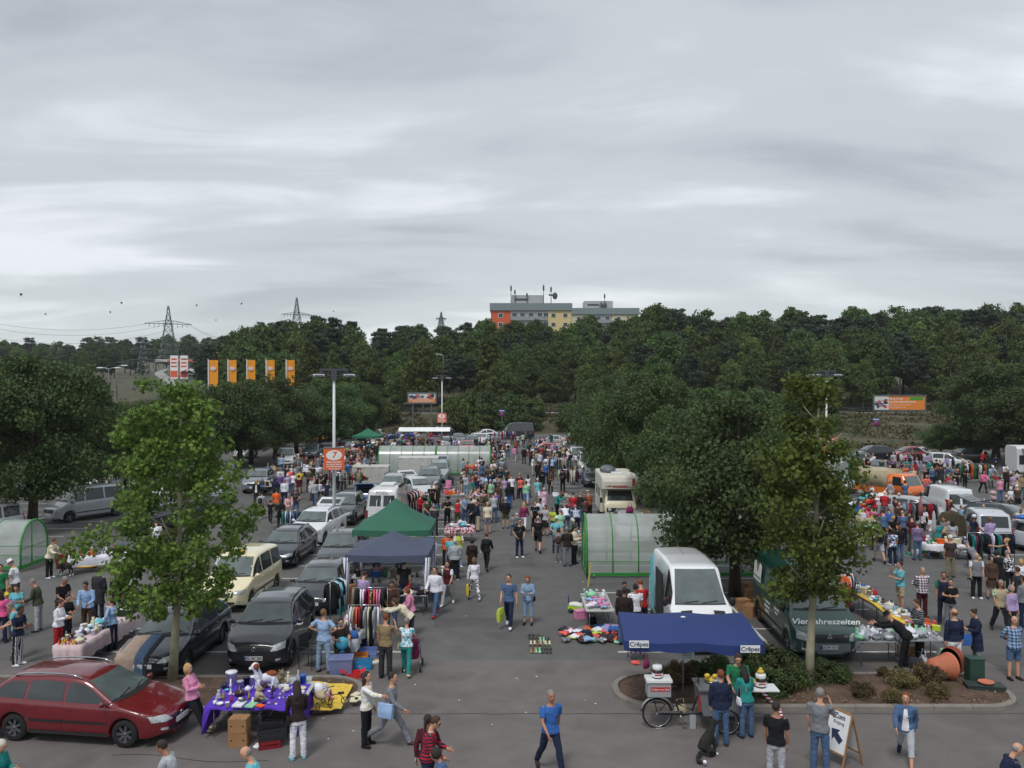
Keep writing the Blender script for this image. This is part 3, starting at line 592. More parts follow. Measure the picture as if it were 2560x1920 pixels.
def bottom_mesh(pose,sex,kind,lod,fat):
    J=skel(pose,sex); mb=MB(); g=dict(jn=.014,tr=.022,sh=.028,cp=.016,lg=.006,sk=.02,wd=.03)[kind]
    torso(mb,J,sex,.009 if kind!='sk' else .012,-.14,.06,fat)
    if kind=='sk':
        m=(J['L'][1]+J['R'][1])/2; mb.limb([J['up'](.04),J['up'](-.1),m+Vector((0,0,.15)),m+Vector((0,0,-.02))],[(.16,.12),(.19,.14),(.20,.16),(.205,.17)],14)
    else:
        for k in 'LR':
            h,kn,a,t,hl=J[k]
            if kind=='sh': mb.limb([h+Vector((0,0,.04)),h.lerp(kn,.3),h.lerp(kn,.93)],[.10,.105,.09],10)
            elif kind=='cp': mb.limb([h+Vector((0,0,.03)),h.lerp(kn,.35),kn,kn.lerp(a,.5)],[.095+g*.3,.08+g,.06+g,.055+g],10)
            else: mb.limb([h+Vector((0,0,.03)),h.lerp(kn,.35),kn,kn.lerp(a,.4)+Vector((0,.01,0)),a+Vector((0,0,-.03 if kind!='lg' else 0))],[.09+g*.3,.079+g,.058+g,.055+g*1.1,.042+g*(1.5 if kind!='lg' else .6)],10)
    me=remesh(mb,.014 if lod==0 else .03,2,'trousers')
    if lod==0:
        crease(me,lambda q: noise.noise(Vector((q[0]*10,q[1]*10,q[2]*16)))+.5*noise.noise(Vector((q[0]*18,q[1]*18,q[2]*34))),.010)
    return me
def shoe_mesh(pose,sex,lod):
    J=skel(pose,sex); mb=MB()
    for k in 'LR': foot(mb,J[k],.009,8)
    return mb.mesh('shoes')
def hair_mesh(k):
    mb=MB()
    if k=='bald': mb.ell((0,.028,.0),(.081,.08,.07),12,8)
    if k in('short','long','bob','pony','bun','curly'): mb.ell((0,.020,.032),(.086,.098,.102),14,10)
    if k=='curly': mb.ell((0,.03,.02),(.115,.115,.125),12,9)
    if k=='bob': mb.limb([(0,.03,.06),(0,.035,-.03),(0,.035,-.12)],[(.09,.08),(.098,.085),(.085,.07)],12)
    if k=='long': mb.limb([(0,.03,.06),(0,.04,-.05),(0,.055,-.18),(0,.05,-.34)],[(.088,.08),(.092,.075),(.095,.055),(.065,.03)],12)
    if k=='pony': mb.limb([(0,.10,.05),(0,.135,.03),(0,.14,-.08),(0,.13,-.2)],[.025,.035,.033,.012],8)
    if k=='bun': mb.ell((0,.12,.07),.042)
    if k=='cap': mb.ell((0,.008,.035),(.09,.104,.10),14,10); mb.limb([(0,-.06,.055),(0,-.17,.04)],[(.075,.012),(.05,.006)],10)
    if k=='hat': mb.lathe([(.15,.05),(.155,.055),(.09,.062),(.088,.13),(.07,.15),(.01,.145)],(0,.01,0),16)
    if k in('cap','hat'): mb2=mb
    me=mb.mesh('hair'); 
    for v in me.vertices:
        q=v.co
        if k not in('cap','hat'): v.co+=Vector((noise.noise(q*30),noise.noise(q*30+Vector((5,0,0))),noise.noise(q*25)))*.006*(2.4 if k=='curly' else 1)
    return me
def bag_mesh(k):
    mb=MB()
    if k=='shop': mb.rings([[Vector((a*.17*w,b*.05*d,z)) for a,b in((-1,-1),(1,-1),(1,1),(-1,1))] for z,w,d in((-.62,.95,1),(-.35,1.05,1.3),(-.2,1,.8),(-.18,.96,.3))],sm=False); [mb.limb([(s*.07,0,-.19),(s*.04,0,-.08),(0,0,-.04)],[.006,.006,.006],4) for s in(1,-1)]
    if k=='tote': mb.rings([[Vector((a*.2*w,b*.05*d,z)) for a,b in((-1,-1),(1,-1),(1,1),(-1,1))] for z,w,d in((-.52,.9,1.2),(-.35,1,1.2),(-.18,1,.5))],sm=False); [mb.limb([(s*.09,0,-.18),(s*.06,0,-.05),(0,0,-.02)],[.008]*3,4) for s in(1,-1)]
    if k=='shoulder': mb.limb([(0,0,-.22),(0,0,-.13),(0,0,-.04)],[(.035,.12),(.04,.125),(.025,.10)],10); mb.limb([(0,-.1,-.05),(-.0,-.03,.25),(0,.05,.25),(0,.1,-.05)],[.008]*4,5)
    if k=='backpack': mb.limb([(0,0,-.23),(0,.03,-.15),(0,.03,.05),(0,0,.14)],[(.10,.05),(.15,.10),(.15,.09),(.09,.05)],12)
    return remesh(mb,.014,1,'bag')
PRINTM=None
PEOPLE=[]
def person(u,v,face,pose,sex,spec,place,h=None,lab=None,feet=None,z=0,extra=None):
    d={}; 
    for t in spec.split():
        if ':' in t: a,b=t.split(':',1); d[a]=b
        else: d[t]=1
    child='kid' in d; hh=h or float(d.get('h',0)) or (1.28 if child else (1.66 if sex=='f' else 1.76)); sc=hh/1.76*1.015
    Jt=cached(('J',pose,sex),lambda: skel(pose,sex)); top=(Jt['head'].z+.125)*sc
    Y=F*(HC-z-top)/(v-VH)
    hx=-math.sin(R(face))*0; X=(u-1280)/F*Y
    fo=Vector((math.sin(R(face)),-math.cos(R(face)),0)); hofs=-Jt['head'].y*sc
    loc=Vector((X,Y,z))-fo*hofs
    if feet is not None: loc=G(feet[0],feet[1],z); Y=loc.y
    lod=0 if Y<46 else 1; fat=1.22 if 'fat' in d else (1.0 if sex=='f' else 1.05)
    noun='child' if child else ('man' if sex=='m' else 'woman')
    tk=next(k for k in('ts','ls','jk','co','tk','dr','ve') if k in d); bk=next((k for k in('jn','tr','sh','cp','lg','sk') if k in d),None)
    TN=dict(ts='t-shirt',ls='sweater',jk='jacket',co='coat',tk='sleeveless top',dr='dress',ve='vest'); BN=dict(jn='jeans' if d.get(bk) in('denim','lightdenim','navy','blue') else 'trousers',tr='trousers',sh='shorts',cp='capri trousers',lg='leggings',sk='skirt')
    def cdesc(s):
        p=s.split('*'); w=cw(p[0])
        if len(p)>1: w+={'plaid':' checked','hstripe':' striped','vstripe':' pinstriped','spot':' patterned'}[p[1]]
        return w
    if not lab:
        lab='%s in %s %s'%(noun,cdesc(d[tk]),TN[tk])+(' and %s %s'%(cdesc(d[bk]),BN[bk]) if bk else '')
        hk=[k for k in d if k in('cap','hat')]
        if hk: lab+=', %s %s'%(cw(d[hk[0]]),hk[0])
        lab+=' '+PW[pose]
    rz=R(face)
    o=obj('person',cached(('b',pose,sex,lod,fat),lambda: body_mesh(pose,sex,lod,fat)),None,None,loc,rz,sc)
    sk=SKIN[int(d.get('skin',0))]; me=o.data
    if not me.materials: 
        for m_ in(SKIN[0],EYE,LIP): me.materials.append(m_)
    setm(o,[sk,EYE,LIP]); o['category']='person'
    PEOPLE.append([o,lab,place])
    if bk: obj({'sh':'shorts','sk':'skirt'}.get(bk,'trousers'),cached(('bt',pose,sex,bk,lod,fat),lambda: bottom_mesh(pose,sex,bk,lod,fat)),fab(d[bk]),o)
    if tk=='ve': obj('shirt',cached(('tp',pose,sex,'ts',lod,fat),lambda: top_mesh(pose,sex,'ts',lod,fat)),fab(d.get('us','white')),o)
    obj({'ts':'shirt','ls':'sweater','jk':'jacket','co':'coat','tk':'top','dr':'dress','ve':'vest'}[tk],cached(('tp',pose,sex,tk,lod,fat),lambda: top_mesh(pose,sex,tk,lod,fat)),fab(d[tk]),o)
    if 'barefoot' not in d: obj('shoes',cached(('sh',pose,sex,lod),lambda: shoe_mesh(pose,sex,lod)),fab(d.get('shoe','charcoal')),o)
    hd=Jt['hd']; hm=Matrix.Translation(Jt['head'])@Matrix.Rotation(hd,4,'X')
    for k in('short','long','bob','pony','bun','bald','curly'):
        if k in d: obj('hair',cached(('hr',k),lambda: hair_mesh(k)),hairm(d[k]),o,mtx=hm)
    for k in('cap','hat'):
        if k in d: obj(k,cached(('hr',k),lambda: hair_mesh(k)),fab(d[k]),o,mtx=hm@Matrix.Translation((0,0,.012)))
    if 'glasses' in d and lod==0:
        def gl():
            mb=MB(); [mb.lathe([(.018,-.002),(.026,-.002),(.026,.002),(.018,.002),(.018,-.002)],(s*.033,-.098,.018),10,'Y') for s in(1,-1)]; [mb.cyl((s*.058,-.095,.02),(s*.08,.01,.02),.003,n=4) for s in(1,-1)]; mb.cyl((-.01,-.099,.02),(.01,-.099,.02),.003,n=4); return mb.mesh('glasses')
        obj('glasses',cached('gl',gl),plast,o,mtx=hm)
    if 'us' in d and tk in('jk','co'):
        tm=_pc[('tp',pose,sex,tk,lod,fat)]; bv=cached(('bvh',pose,sex,tk,lod,fat),lambda: BVHTree.FromPolygons([v.co for v in tm.vertices],[p.vertices for p in tm.polygons])); mb=MB(); vs=[]
        for j in range(8):
            c0=Jt['up'](.47-.08*j); w_=.035+.008*j
            for q in range(5): h_=bv.ray_cast(Vector((-w_+w_*q/2,-.9,c0.z)),Vector((0,1,0)))[0]; vs.append((h_ or Vector((0,-.13,c0.z)))+Vector((0,-.007,0)))
        mb.add(vs,[(j*5+q,j*5+q+1,j*5+q+6,j*5+q+5) for j in range(7) for q in range(4)]); obj('shirt_front',mb,fab(d['us']),o)
    # print on the chest
    for k in('print','pback'):
        if k in d:
            back=k=='pback'; c,shape=d[k].split('/') if '/' in d[k] else (d[k],'box'); tm=_pc[('tp',pose,sex,tk,lod,fat)]
            bv=cached(('bvh',pose,sex,tk,lod,fat),lambda: BVHTree.FromPolygons([v.co for v in tm.vertices],[p.vertices for p in tm.polygons]))
            pts={'tri':[(-.1,-.08),(.1,-.08),(0,.09)],'box':[(-.1,-.05),(.1,-.05),(.1,.05),(-.1,.05)]}[shape]; c0=Jt['up'](.30); mb=MB(); vs=[]
            for a,b in pts+[(0,0)]:
                org=Vector((c0.x+a,.6 if back else -.8,c0.z+b)); hit=bv.ray_cast(org,Vector((0,-1 if back else 1,0)))[0]; vs.append((hit if hit else Vector((org.x,.13 if back else -.15,org.z)))+Vector((0,.006 if back else -.006,0)))
            n_=len(pts); mb.add(vs,[(i,(i+1)%n_,n_) for i in range(n_)]); obj('shirt_print',mb,fab(c),o)
    # things held or worn that are their own objects
    for k in('shop','tote','shoulder','backpack'):
        if k in d:
            J=Jt; side='r' if d.get('hand')=='r' else 'l'
            if k in('shop','tote'): pos=J[side][2]+J[side][3]*.08+Vector((0,0,.02))
            elif k=='shoulder': pos=J['L' if side=='l' else 'R'][0]+Vector((J[side][4]*.14,.03,.12))
            else: pos=J['up'](.28)+Vector((0,.17,0))
            m=Matrix.Translation(loc)@Matrix.Rotation(rz,4,'Z')@Matrix.Scale(sc,4)@Matrix.Translation(pos)@Matrix.Rotation(R(80) if k in('shop','tote') else 0,4,'Z')
            nm={'shop':'shopping_bag','tote':'tote_bag','shoulder':'shoulder_bag','backpack':'backpack'}[k]
            b=obj(nm,cached(('bag',k),lambda: bag_mesh(k)),fab(d[k]),mtx=m); tag(b,'%s %s of the %s in %s'%(cdesc(d[k]),nm.replace('_',' '),noun,cdesc(d[tk])),nm.replace('_',' ')); 
            b['label']+=' '+TN[tk]; PEOPLE.append([b,b['label'],place])
    return o
def crowd(place,lines):
    for ln in lines.strip().split('\n'):
        ln=ln.strip()
        if not ln: continue
        lab=None
        if '|' in ln: ln,lab=[x.strip() for x in ln.split('|')]
        t=ln.split(None,5); u,v,f=float(t[0]),float(t[1]),float(t[2]); person(u,v,f,t[3],t[4],t[5],place,lab=lab)
crowd('near the red estate car','''
404 1851 270 look m jk:lightgrey jn:navy short:dk h:1.78 skin:1 | man in light grey hooded jacket walking below the red estate car
614 1866 285 look m ts:turquoise jn:charcoal bald:gr h:1.75 fat | bald man in turquoise t-shirt at the bottom edge before the purple table
2 1850 80 hold f jk:teal jn:navy bob:wh h:1.65 | person in teal cut off by the left edge below the red car
''')
person(437,1665,80,'leanb','f','ls:pink tr:black bob:bd shoe:beige fat h:1.66','',lab='woman in pink blouse leaning on the bonnet of the red car',feet=(478,1826))
crowd('before the purple table','''
741 1703 205 look f ls:darkbrown jn:white long:dk shoe:turquoise shoulder:black h:1.68 | woman with very long dark hair, brown blouse and white trousers at the purple table
917 1679 75 point f ls:white*spot*cream jn:black long:dk tote:lightblue hand:r shoe:black h:1.68 | woman in white blouse and black trousers pointing to the right
982 1681 78 stride m ls:grey jn:grey short:dk shoe:brown h:1.78 | man in grey blue sweater striding right beside the pointing woman
1070 1786 160 walk f ls:maroon jn:darkbrown pony:dk h:1.68 | woman with ponytail in maroon sweater behind the striped man
1089 1791 85 look m ls:navy*hstripe*red jn:navy short:br glasses h:1.75 | man in navy sweater with red and white stripes and glasses at the bottom edge
1088 1872 280 look f jk:denim jn:navy curly:dk glasses h:1.6 | person with curly dark hair and denim jacket at the bottom edge
1378 1726 22 walk m ts:blue jn:navy short:gr h:1.78 skin:1 | man in royal blue polo shirt and dark trousers in the middle of the lane
''')
crowd('at the crepe cargo bike','''
1802 1674 178 stand m jk:navy jn:denim short:rd h:1.72 | boy in navy hooded sweater and jeans standing at the cargo bike
1858 1662 195 look f ls:teal jn:denim long:bl shoulder:white shoe:navy h:1.66 | woman in teal sweater and jeans standing at the cargo bike
1941 1753 150 stand m ts:black jn:lightgrey short:dk h:1.74 skin:1 | man in black t-shirt and light grey jeans behind the crepe customers
2051 1720 155 phone m ts:grey jn:denim short:gr h:1.80 shoe:brown | grey haired man in grey t-shirt with hand at his mouth beside the a-board
2265 1732 335 stride f jk:denim cp:lightgrey short:rd us:white shoe:navy h:1.66 | woman in open blue jacket and grey capri trousers with camera walking right
2544 1857 85 look m jk:navy jn:charcoal bald:gr h:1.74 fat | bald man in navy jacket at the bottom right corner
''')
person(1846,1634,352,'look','m','ts:green jn:charcoal short:dk h:1.78','at the crepe cargo bike',lab='crepe seller in green t-shirt behind the cargo bike',z=.12)
crowd('in the near part of the aisle','''
1272 1436 345 carryw m ts:denim jn:navy short:dk shop:lime shoe:white hand:r h:1.80 | man in blue denim shirt and jeans carrying lime green bags
1319 1440 350 hold f jk:lightdenim cp:lightdenim bob:rd shoulder:black shoe:black h:1.68 | red haired woman in light denim jacket and capri jeans next to him
1185 1393 195 carryw f ls:white jn:white*spot*darkbrown bob:lb shop:yellow shoe:white h:1.62 | woman in white blouse and patterned trousers carrying a yellow bag
1217 1331 165 walk f jk:black lg:black bun:rd shoulder:cream shoe:black h:1.68 | woman in black leather jacket and leggings walking away alone
1180 1346 190 stand f co:darkbrown tr:black curly:dk shoulder:tan h:1.66 | woman in dark brown coat with tan bag near the flower pots
1129 1335 170 stand m ts:turquoise jn:navy short:rd h:1.74 | man in sky blue t-shirt beside the navy canopy
1137 1347 185 stand m jk:lightgrey tr:black short:wh shoe:white h:1.72 | old man in light grey jacket and black trousers near the navy canopy
1147 1325 20 hold f ve:lime us:white jn:lightdenim long:dk shoe:white h:1.68 | woman in neon yellow vest and light jeans near the canopies
1115 1331 200 stand f ts:orange jn:navy short:gr h:1.5 | child in orange top behind the sky blue shirt
1087 1417 335 walk m jk:white*spot*white jn:denim short:dk shoe:red h:1.76 | young man in white black tracksuit jacket, jeans and red shoes
1118 1403 350 walk2 f ve:maroon us:white jn:lightgrey long:dk shoe:white h:1.66 | young woman in maroon top with white cardigan and grey trousers
''')
crowd('at the stall by the navy canopy','''
912 1428 150 look m ls:lilac jn:charcoal short:dk h:1.74 | man in lilac shirt under the navy canopy behind the rack
979 1452 10 look m ls:brown jn:denim short:dk skin:1 h:1.76 | man in grey brown sweater looking down beside the clothes rack
1016 1467 285 look f jk:pink tr:charcoal bob:rd h:1.62 | woman in dusty pink jacket at the table under the navy canopy
987 1495 275 bend f jk:cream jn:black bob:br h:1.66 | woman in cream jacket bending toward the rack
965 1533 165 phone m ts:tan tr:charcoal short:rd shoe:black h:1.80 | man in tan t-shirt seen from behind with hand at his chin
1017 1544 175 pram f ts:white*spot*turquoise jn:teal short:gr shoe:cream shoulder:beige h:1.60 fat | old woman in white floral blouse and teal trousers with a walker
809 1522 165 akimbo m ts:lightblue jn:lightdenim short:lb shoe:brown fat h:1.80 | man in pale blue shirt and jeans with hands on hips by the black car
1010 1399 175 stand m ts:black jn:navy short:bl h:1.75 | seller in black t-shirt between the two tables under the navy canopy
852 1545 20 sit m ts:darkbrown jn:black short:dk | seller sitting hidden behind the man with hands on hips
940 1352 10 look m ts:maroon jn:charcoal short:dk | seller under the green canopy at its left side
1000 1350 170 look f jk:charcoal jn:navy bob:dk | woman under the green canopy at the rear
''')
crowd('by the left stalls','''
26 1399 285 look m ts:white sh:brown hat:white short:gr fat h:1.78 | man in white t-shirt and white straw hat at the left shelter
81 1447 280 look m jk:olive tr:lightgrey short:gr shoe:charcoal h:1.76 | man in olive jacket and pale grey trousers at the left
40 1462 15 hold f ts:turquoise jn:teal short:dk fat h:1.60 | woman in turquoise t-shirt among the people at the left edge
0 1411 20 stand m ts:green jn:navy short:bl h:1.72 | person in green t-shirt cut by the left edge
3 1474 185 stand f ts:hotpink jn:navy long:dk h:1.68 | woman in hot pink t-shirt with long dark hair at the left edge
16 1481 30 stand f ts:pink jn:grey cap:yellow h:1.5 | child with yellow cap behind the pink shirt
25 1506 300 look m ts:turquoise jn:black short:gr h:1.72 | grey haired man in pale blue shirt at the left edge
51 1515 80 hold m ts:navy jn:black*vstripe*white short:bl shoe:white skin:2 h:1.74 | man in navy t-shirt and tracksuit trousers holding food
162 1441 70 look m ts:black jn:navy short:gr h:1.82 fat skin:1 | grey haired man in black t-shirt with sleeve print at the pink table
152 1499 85 hold f jk:white jn:red pony:br shoulder:denim h:1.64 | woman in white jacket and red trousers at the pink table
169 1486 60 hold f co:black jn:black short:dk h:1.60 | dark haired woman in black coat behind the white jacket
213 1454 5 look m ls:lightblue*spot*lightblue tr:brown short:dk skin:1 h:1.78 | man in light blue shirt and brown trousers at the pink table
278 1494 255 arms f ls:lightblue tr:navy short:dk shoe:black fat h:1.62 | stall holder in sky blue sweater stretching an arm over the pink table
247 1419 170 stand m co:charcoal jn:navy short:dk h:1.78 | person in dark coat half hidden behind the left plane tree
292 1428 30 stand f jk:black jn:black short:dk | person in black trousers hidden behind the plane crown
312 1424 0 stand f jk:white jn:black bob:dk | person in white jacket hidden behind the plane crown
135 1347 80 reach f jk:cream jn:black short:br shoe:white h:1.70 | woman in cream hooded jacket leaning over the white clothed table
579 1293 30 stand f ts:charcoal sk:beige pony:bd h:1.66 | blond woman in dark t-shirt walking behind the taxi
556 1368 60 reach f ts:white jn:black bob:dk h:1.60 | stall holder in white blouse behind the taxi
390 1300 200 look m ts:white jn:navy short:dk | man in white t-shirt glimpsed through the plane leaves
''')
crowd('behind the crepe awning','''
1561 1468 172 stand m jk:darkbrown jn:denim short:dk shoe:black h:1.80 skin:1 | man in dark brown jacket and jeans standing left of the blue awning
1588 1459 190 stand m ts:white jn:navy short:bl h:1.76 skin:1 | man in white t-shirt between the awning and the white van
1600 1449 200 look m ts:red jn:navy short:rd h:1.78 | man in red polo shirt leaning by the open van door
1561 1454 10 look m ts:charcoal jn:black short:bl h:1.66 skin:1 | dark haired person smiling behind the white t-shirt at the van
''')
crowd('in the middle of the aisle','''
1299 1298 20 pocket m ts:black jn:navy short:dk glasses print:lightgrey/tri shoe:white h:1.80 | man in black t-shirt with white triangle print and dark jeans
1345 1289 172 walk m ts:black sh:black bald:gr shoe:black fat h:1.80 | heavy man in black t-shirt and long black shorts walking away
1310 1255 165 walk f ls:magenta jn:white long:bd h:1.68 | blond woman in plum sweater and white trousers
1264 1243 185 stand m jk:black sh:olive cap:lightgrey shoe:navy h:1.76 | man in black jacket, olive shorts and light cap seen from behind
1219 1254 10 stand m ts:cream sh:grey bald:gr shoe:brown h:1.74 | man in cream shirt and grey shorts facing the camera
1187 1251 290 look m jk:navy tr:beige short:wh h:1.74 | old man in navy jacket and beige trousers
1165 1237 20 look m jk:lightdenim jn:denim short:gr h:1.76 | man in light denim jacket at the jewellery table
1178 1245 200 look m jk:black jn:black short:dk | man in black behind the denim jacket
1120 1242 30 hold f ts:black tr:black hat:black fat h:1.72 | woman in black with wide black hat at the red and white stall
1145 1247 175 reach f tk:red tr:olive bob:br h:1.62 | woman in red top leaning over the stall, beige bag
1338 1252 5 walk m ts:black jn:black short:dk print:turquoise/box h:1.74 | youth in black t-shirt with light blue print
1351 1246 0 look m ts:white jn:navy cap:black | man in white t-shirt and black cap behind the youth
1363 1262 330 phone f ts:lightgrey sk:black pony:dk h:1.66 | woman in light grey t-shirt and black skirt
1380 1269 330 look f ts:lime jn:denim short:dk h:1.5 | child in lime green t-shirt
1391 1292 170 back m ts:turquoise jn:navy cap:white short:gr h:1.74 | man in turquoise t-shirt with white cap, hands behind his back
1396 1320 175 look f jk:grey tr:grey bob:dk backpack:brown shoe:white h:1.56 | small woman with backpack and grey trousers
1417 1317 190 hold m jk:darkbrown tr:grey short:gr skin:2 h:1.76 | man in dark brown jacket holding something at the stall
1440 1314 60 hold m jk:cream tr:black short:dk shoe:black h:1.76 | man in cream jacket reading a white paper at the shelter
1431 1295 250 look m jk:darkgreen tr:black bob:wh h:1.66 | white haired person in dark green jacket
1400 1273 180 look m ts:mint tr:beige short:gr fat h:1.74 | man in pale green t-shirt leaning at the stall
1411 1259 190 bend m ts:white jn:denim short:gr h:1.70 | man in white t-shirt bending over the stall
1438 1262 185 bend m ls:denim*plaid*white jn:navy short:gr h:1.76 | person in blue checked shirt bending over the stall
1433 1231 180 look m ts:red jn:denim short:dk fat h:1.74 | man in bright red t-shirt seen from behind
1401 1228 60 reach f jk:teal jn:black short:lb h:1.64 | woman in dark teal jacket reaching to the table
1452 1230 150 look m jk:darkbrown jn:denim short:gr
1470 1227 200 look m jk:rust jn:darkbrown hat:beige
1463 1243 170 look f jk:brown jn:navy bob:dk
1282 1285 185 stand m ts:grey jn:denim short:lb kid h:1.15 | small child in grey next to the plum sweater
1292 1283 175 stand m jk:grey jn:denim cap:white kid h:1.1 | small child with white cap next to the plum sweater
1344 1195 178 walk m ts:turquoise sh:white short:wh h:1.76 | man in turquoise t-shirt and white shorts walking away
1316 1203 172 carryw f ls:mint cp:lightblue bun:dk pback:pink/box h:1.60 | woman in mint shirt with back print and pale capri trousers
1302 1190 180 walk f ts:coral jn:navy bob:rd h:1.66 | woman in coral t-shirt walking away
1299 1183 175 walk2 m ts:maroon jn:darkbrown short:bd | blond man in front of the coral shirt
1320 1186 185 walk f tk:white jn:navy long:dk | dark haired woman in white sleeveless top
1360 1219 200 stand f co:pink*spot*white tr:grey short:wh h:1.58 | old woman in pale pink coat
1273 1205 185 stand f jk:black jn:blue long:dk shoulder:black h:1.72 | dark haired woman in black jacket and bright blue trousers
1278 1187 195 look m ts:white jn:navy cap:red | man in white t-shirt with red cap
1266 1168 180 stand m ts:darkgreen jn:navy short:br | man in dark green t-shirt in the middle of the lane
1260 1192 205 look f ts:lilac tr:grey short:gr
1241 1187 185 stand m jk:lightgrey jn:denim short:dk
1246 1208 150 stand m jk:brown tr:black bob:lb
1212 1185 150 stand f jk:lightblue jn:denim bob:dk backpack:magenta
1226 1199 170 stand m ts:mint jn:grey cap:lightgrey
1213 1211 20 stand f tk:black jn:grey pony:dk
1225 1180 190 look m jk:navy jn:navy short:dk
1198 1190 120 look m ts:navy jn:charcoal short:gr
1233 1232 200 look m ls:lightgrey jn:denim short:dk
1240 1225 160 look m ts:purple sh:charcoal short:dk
1196 1222 60 bend m ls:pink*spot*white jn:charcoal bald:gr
1209 1228 250 look m jk:olive tr:beige short:gr
1188 1216 300 look f ts:beige jn:charcoal bob:br
''')
crowd('in the far part of the aisle','''
1310 1116 180 stand m jk:black jn:black short:dk | man in black jacket standing alone far up the lane
1287 1114 175 walk f ls:pink sk:grey bob:br shoe:white | woman in pale pink sweater with a pull trolley
1255 1120 10 walk m ts:black jn:denim short:gr | man in black t-shirt and jeans left of the far lane
1259 1110 190 stand f jk:rust jn:navy bob:lb
1270 1103 185 stand m ts:white jn:denim cap:mint backpack:black
1331 1115 5 stand m ve:white us:blue tr:black bald:wh shoe:white | man in white vest and black trousers at the far right stalls
1365 1155 178 stand m ts:blue jn:navy short:dk
1345 1153 185 stand m jk:black tr:black short:dk
1354 1169 10 fold m jk:black jn:charcoal bald:gr skin:1
1377 1179 5 hold f jk:brown jn:black long:dk tote:beige
1406 1172 340 hold m jk:black tr:black cap:black shoe:red
1365 1140 190 look f ls:white jn:navy bob:dk
1351 1130 160 look m ls:lilac*vstripe*white jn:charcoal short:gr
1442 1170 290 sit f ts:navy tr:brown bob:dk
1449 1163 300 sit m ts:lightdenim jn:denim short:lb
1290 1100 180 walk f ls:rust jn:charcoal long:lb
1282 1079 0 walk m ts:maroon jn:charcoal cap:lightgrey
1295 1085 180 walk f ts:lightgrey jn:black long:dk
1307 1082 175 walk m ts:green*vstripe*white jn:olive short:dk shop:white
1314 1079 185 walk m jk:olive jn:charcoal short:gr
1325 1078 180 walk m jk:navy jn:charcoal short:dk
1262 1097 190 stand f ts:purple jn:black short:dk
1250 1103 170 stand m ts:darkbrown jn:denim short:dk
1246 1095 200 look f ls:charcoal jn:denim bob:lb
1236 1106 80 look f jk:maroon jn:black long:dk
1230 1100 90 look m jk:darkbrown jn:charcoal bald:gr
1237 1130 100 stand f ts:red*spot*black jn:black long:dk
1231 1127 10 hold f ts:pink jn:black long:dk
1219 1150 30 phone m jk:grey tr:charcoal short:gr
1231 1155 190 look m ls:lightgrey jn:navy short:dk
1452 1081 200 stand m jk:white tr:charcoal short:bd | man in cream jacket beside the blue crate at the far end
1399 1092 180 stand m ts:beige jn:charcoal cap:white
1378 1082 10 stand m jk:darkgreen jn:denim short:dk
1320 1098 40 look f jk:grey jn:teal bob:gr
1327 1105 60 look m jk:black jn:denim short:dk
''')
# dense anonymous groups at the stalls
PALT='white lightgrey grey charcoal black navy denim lightblue brown maroon red pink lilac beige cream olive black navy white grey darkbrown teal'.split(); PALB='navy denim charcoal black grey beige lightdenim brown olive'.split()
def fill(place,n,u0,u1,v0,v1,seed,kids=.08):
    r=random.Random(seed); pts=[]; used=set()
    for _ in range(n*30):
        if len(pts)>=n: break
        u,v=r.uniform(u0,u1),r.uniform(v0,v1); Y=F*(HC-1.7)/(v-VH); X=(u-1280)/F*Y
        if any((X-a)**2+(Y-b)**2<.42**2 for a,b in pts): continue
        if any((X-q[0].location.x)**2+(Y-q[0].location.y)**2<.42**2 for q in PEOPLE): continue
        sex=r.choice('mf'); 
        for _ in range(20):
            t=r.choice(['ts','ts','ls','jk']); a=r.choice(PALT); b=r.choice(PALB); k=r.choice(['jn','tr','jn','sh' if sex=='m' else 'cp'])
            if (t,a,b) not in used: break
        used.add((t,a,b)); pts.append((X,Y)); hair=r.choice(['short:dk','short:gr','short:lb','bald:gr','short:br','cap:white'] if sex=='m' else ['bob:dk','long:br','pony:bd','bob:wh','short:rd','bun:dk','long:bl'])
        kid=' kid h:1.3' if r.random()<kids else ''
        person(u,v,r.choice([0,20,90,150,170,180,190,200,270,340]),r.choice(['stand','look','hold','look','walk','phone','back','fold','pocket','reach','stand']),sex,'%s:%s %s:%s %s skin:%d%s'%(t,a,k,b,hair,r.choice([0,0,0,1,1,2]),kid),place)
fill('at the far stalls before the blue car',44,938,1085,1072,1102,1)
fill('by the far right column of stalls',46,1325,1440,1090,1142,2)
fill('behind the far left shelter',12,1095,1225,1078,1100,3)
fill('at the stalls under the far green canopy',16,872,945,1102,1140,4)
fill('at the toy stall beside the shelter',10,1155,1235,1150,1195,5)
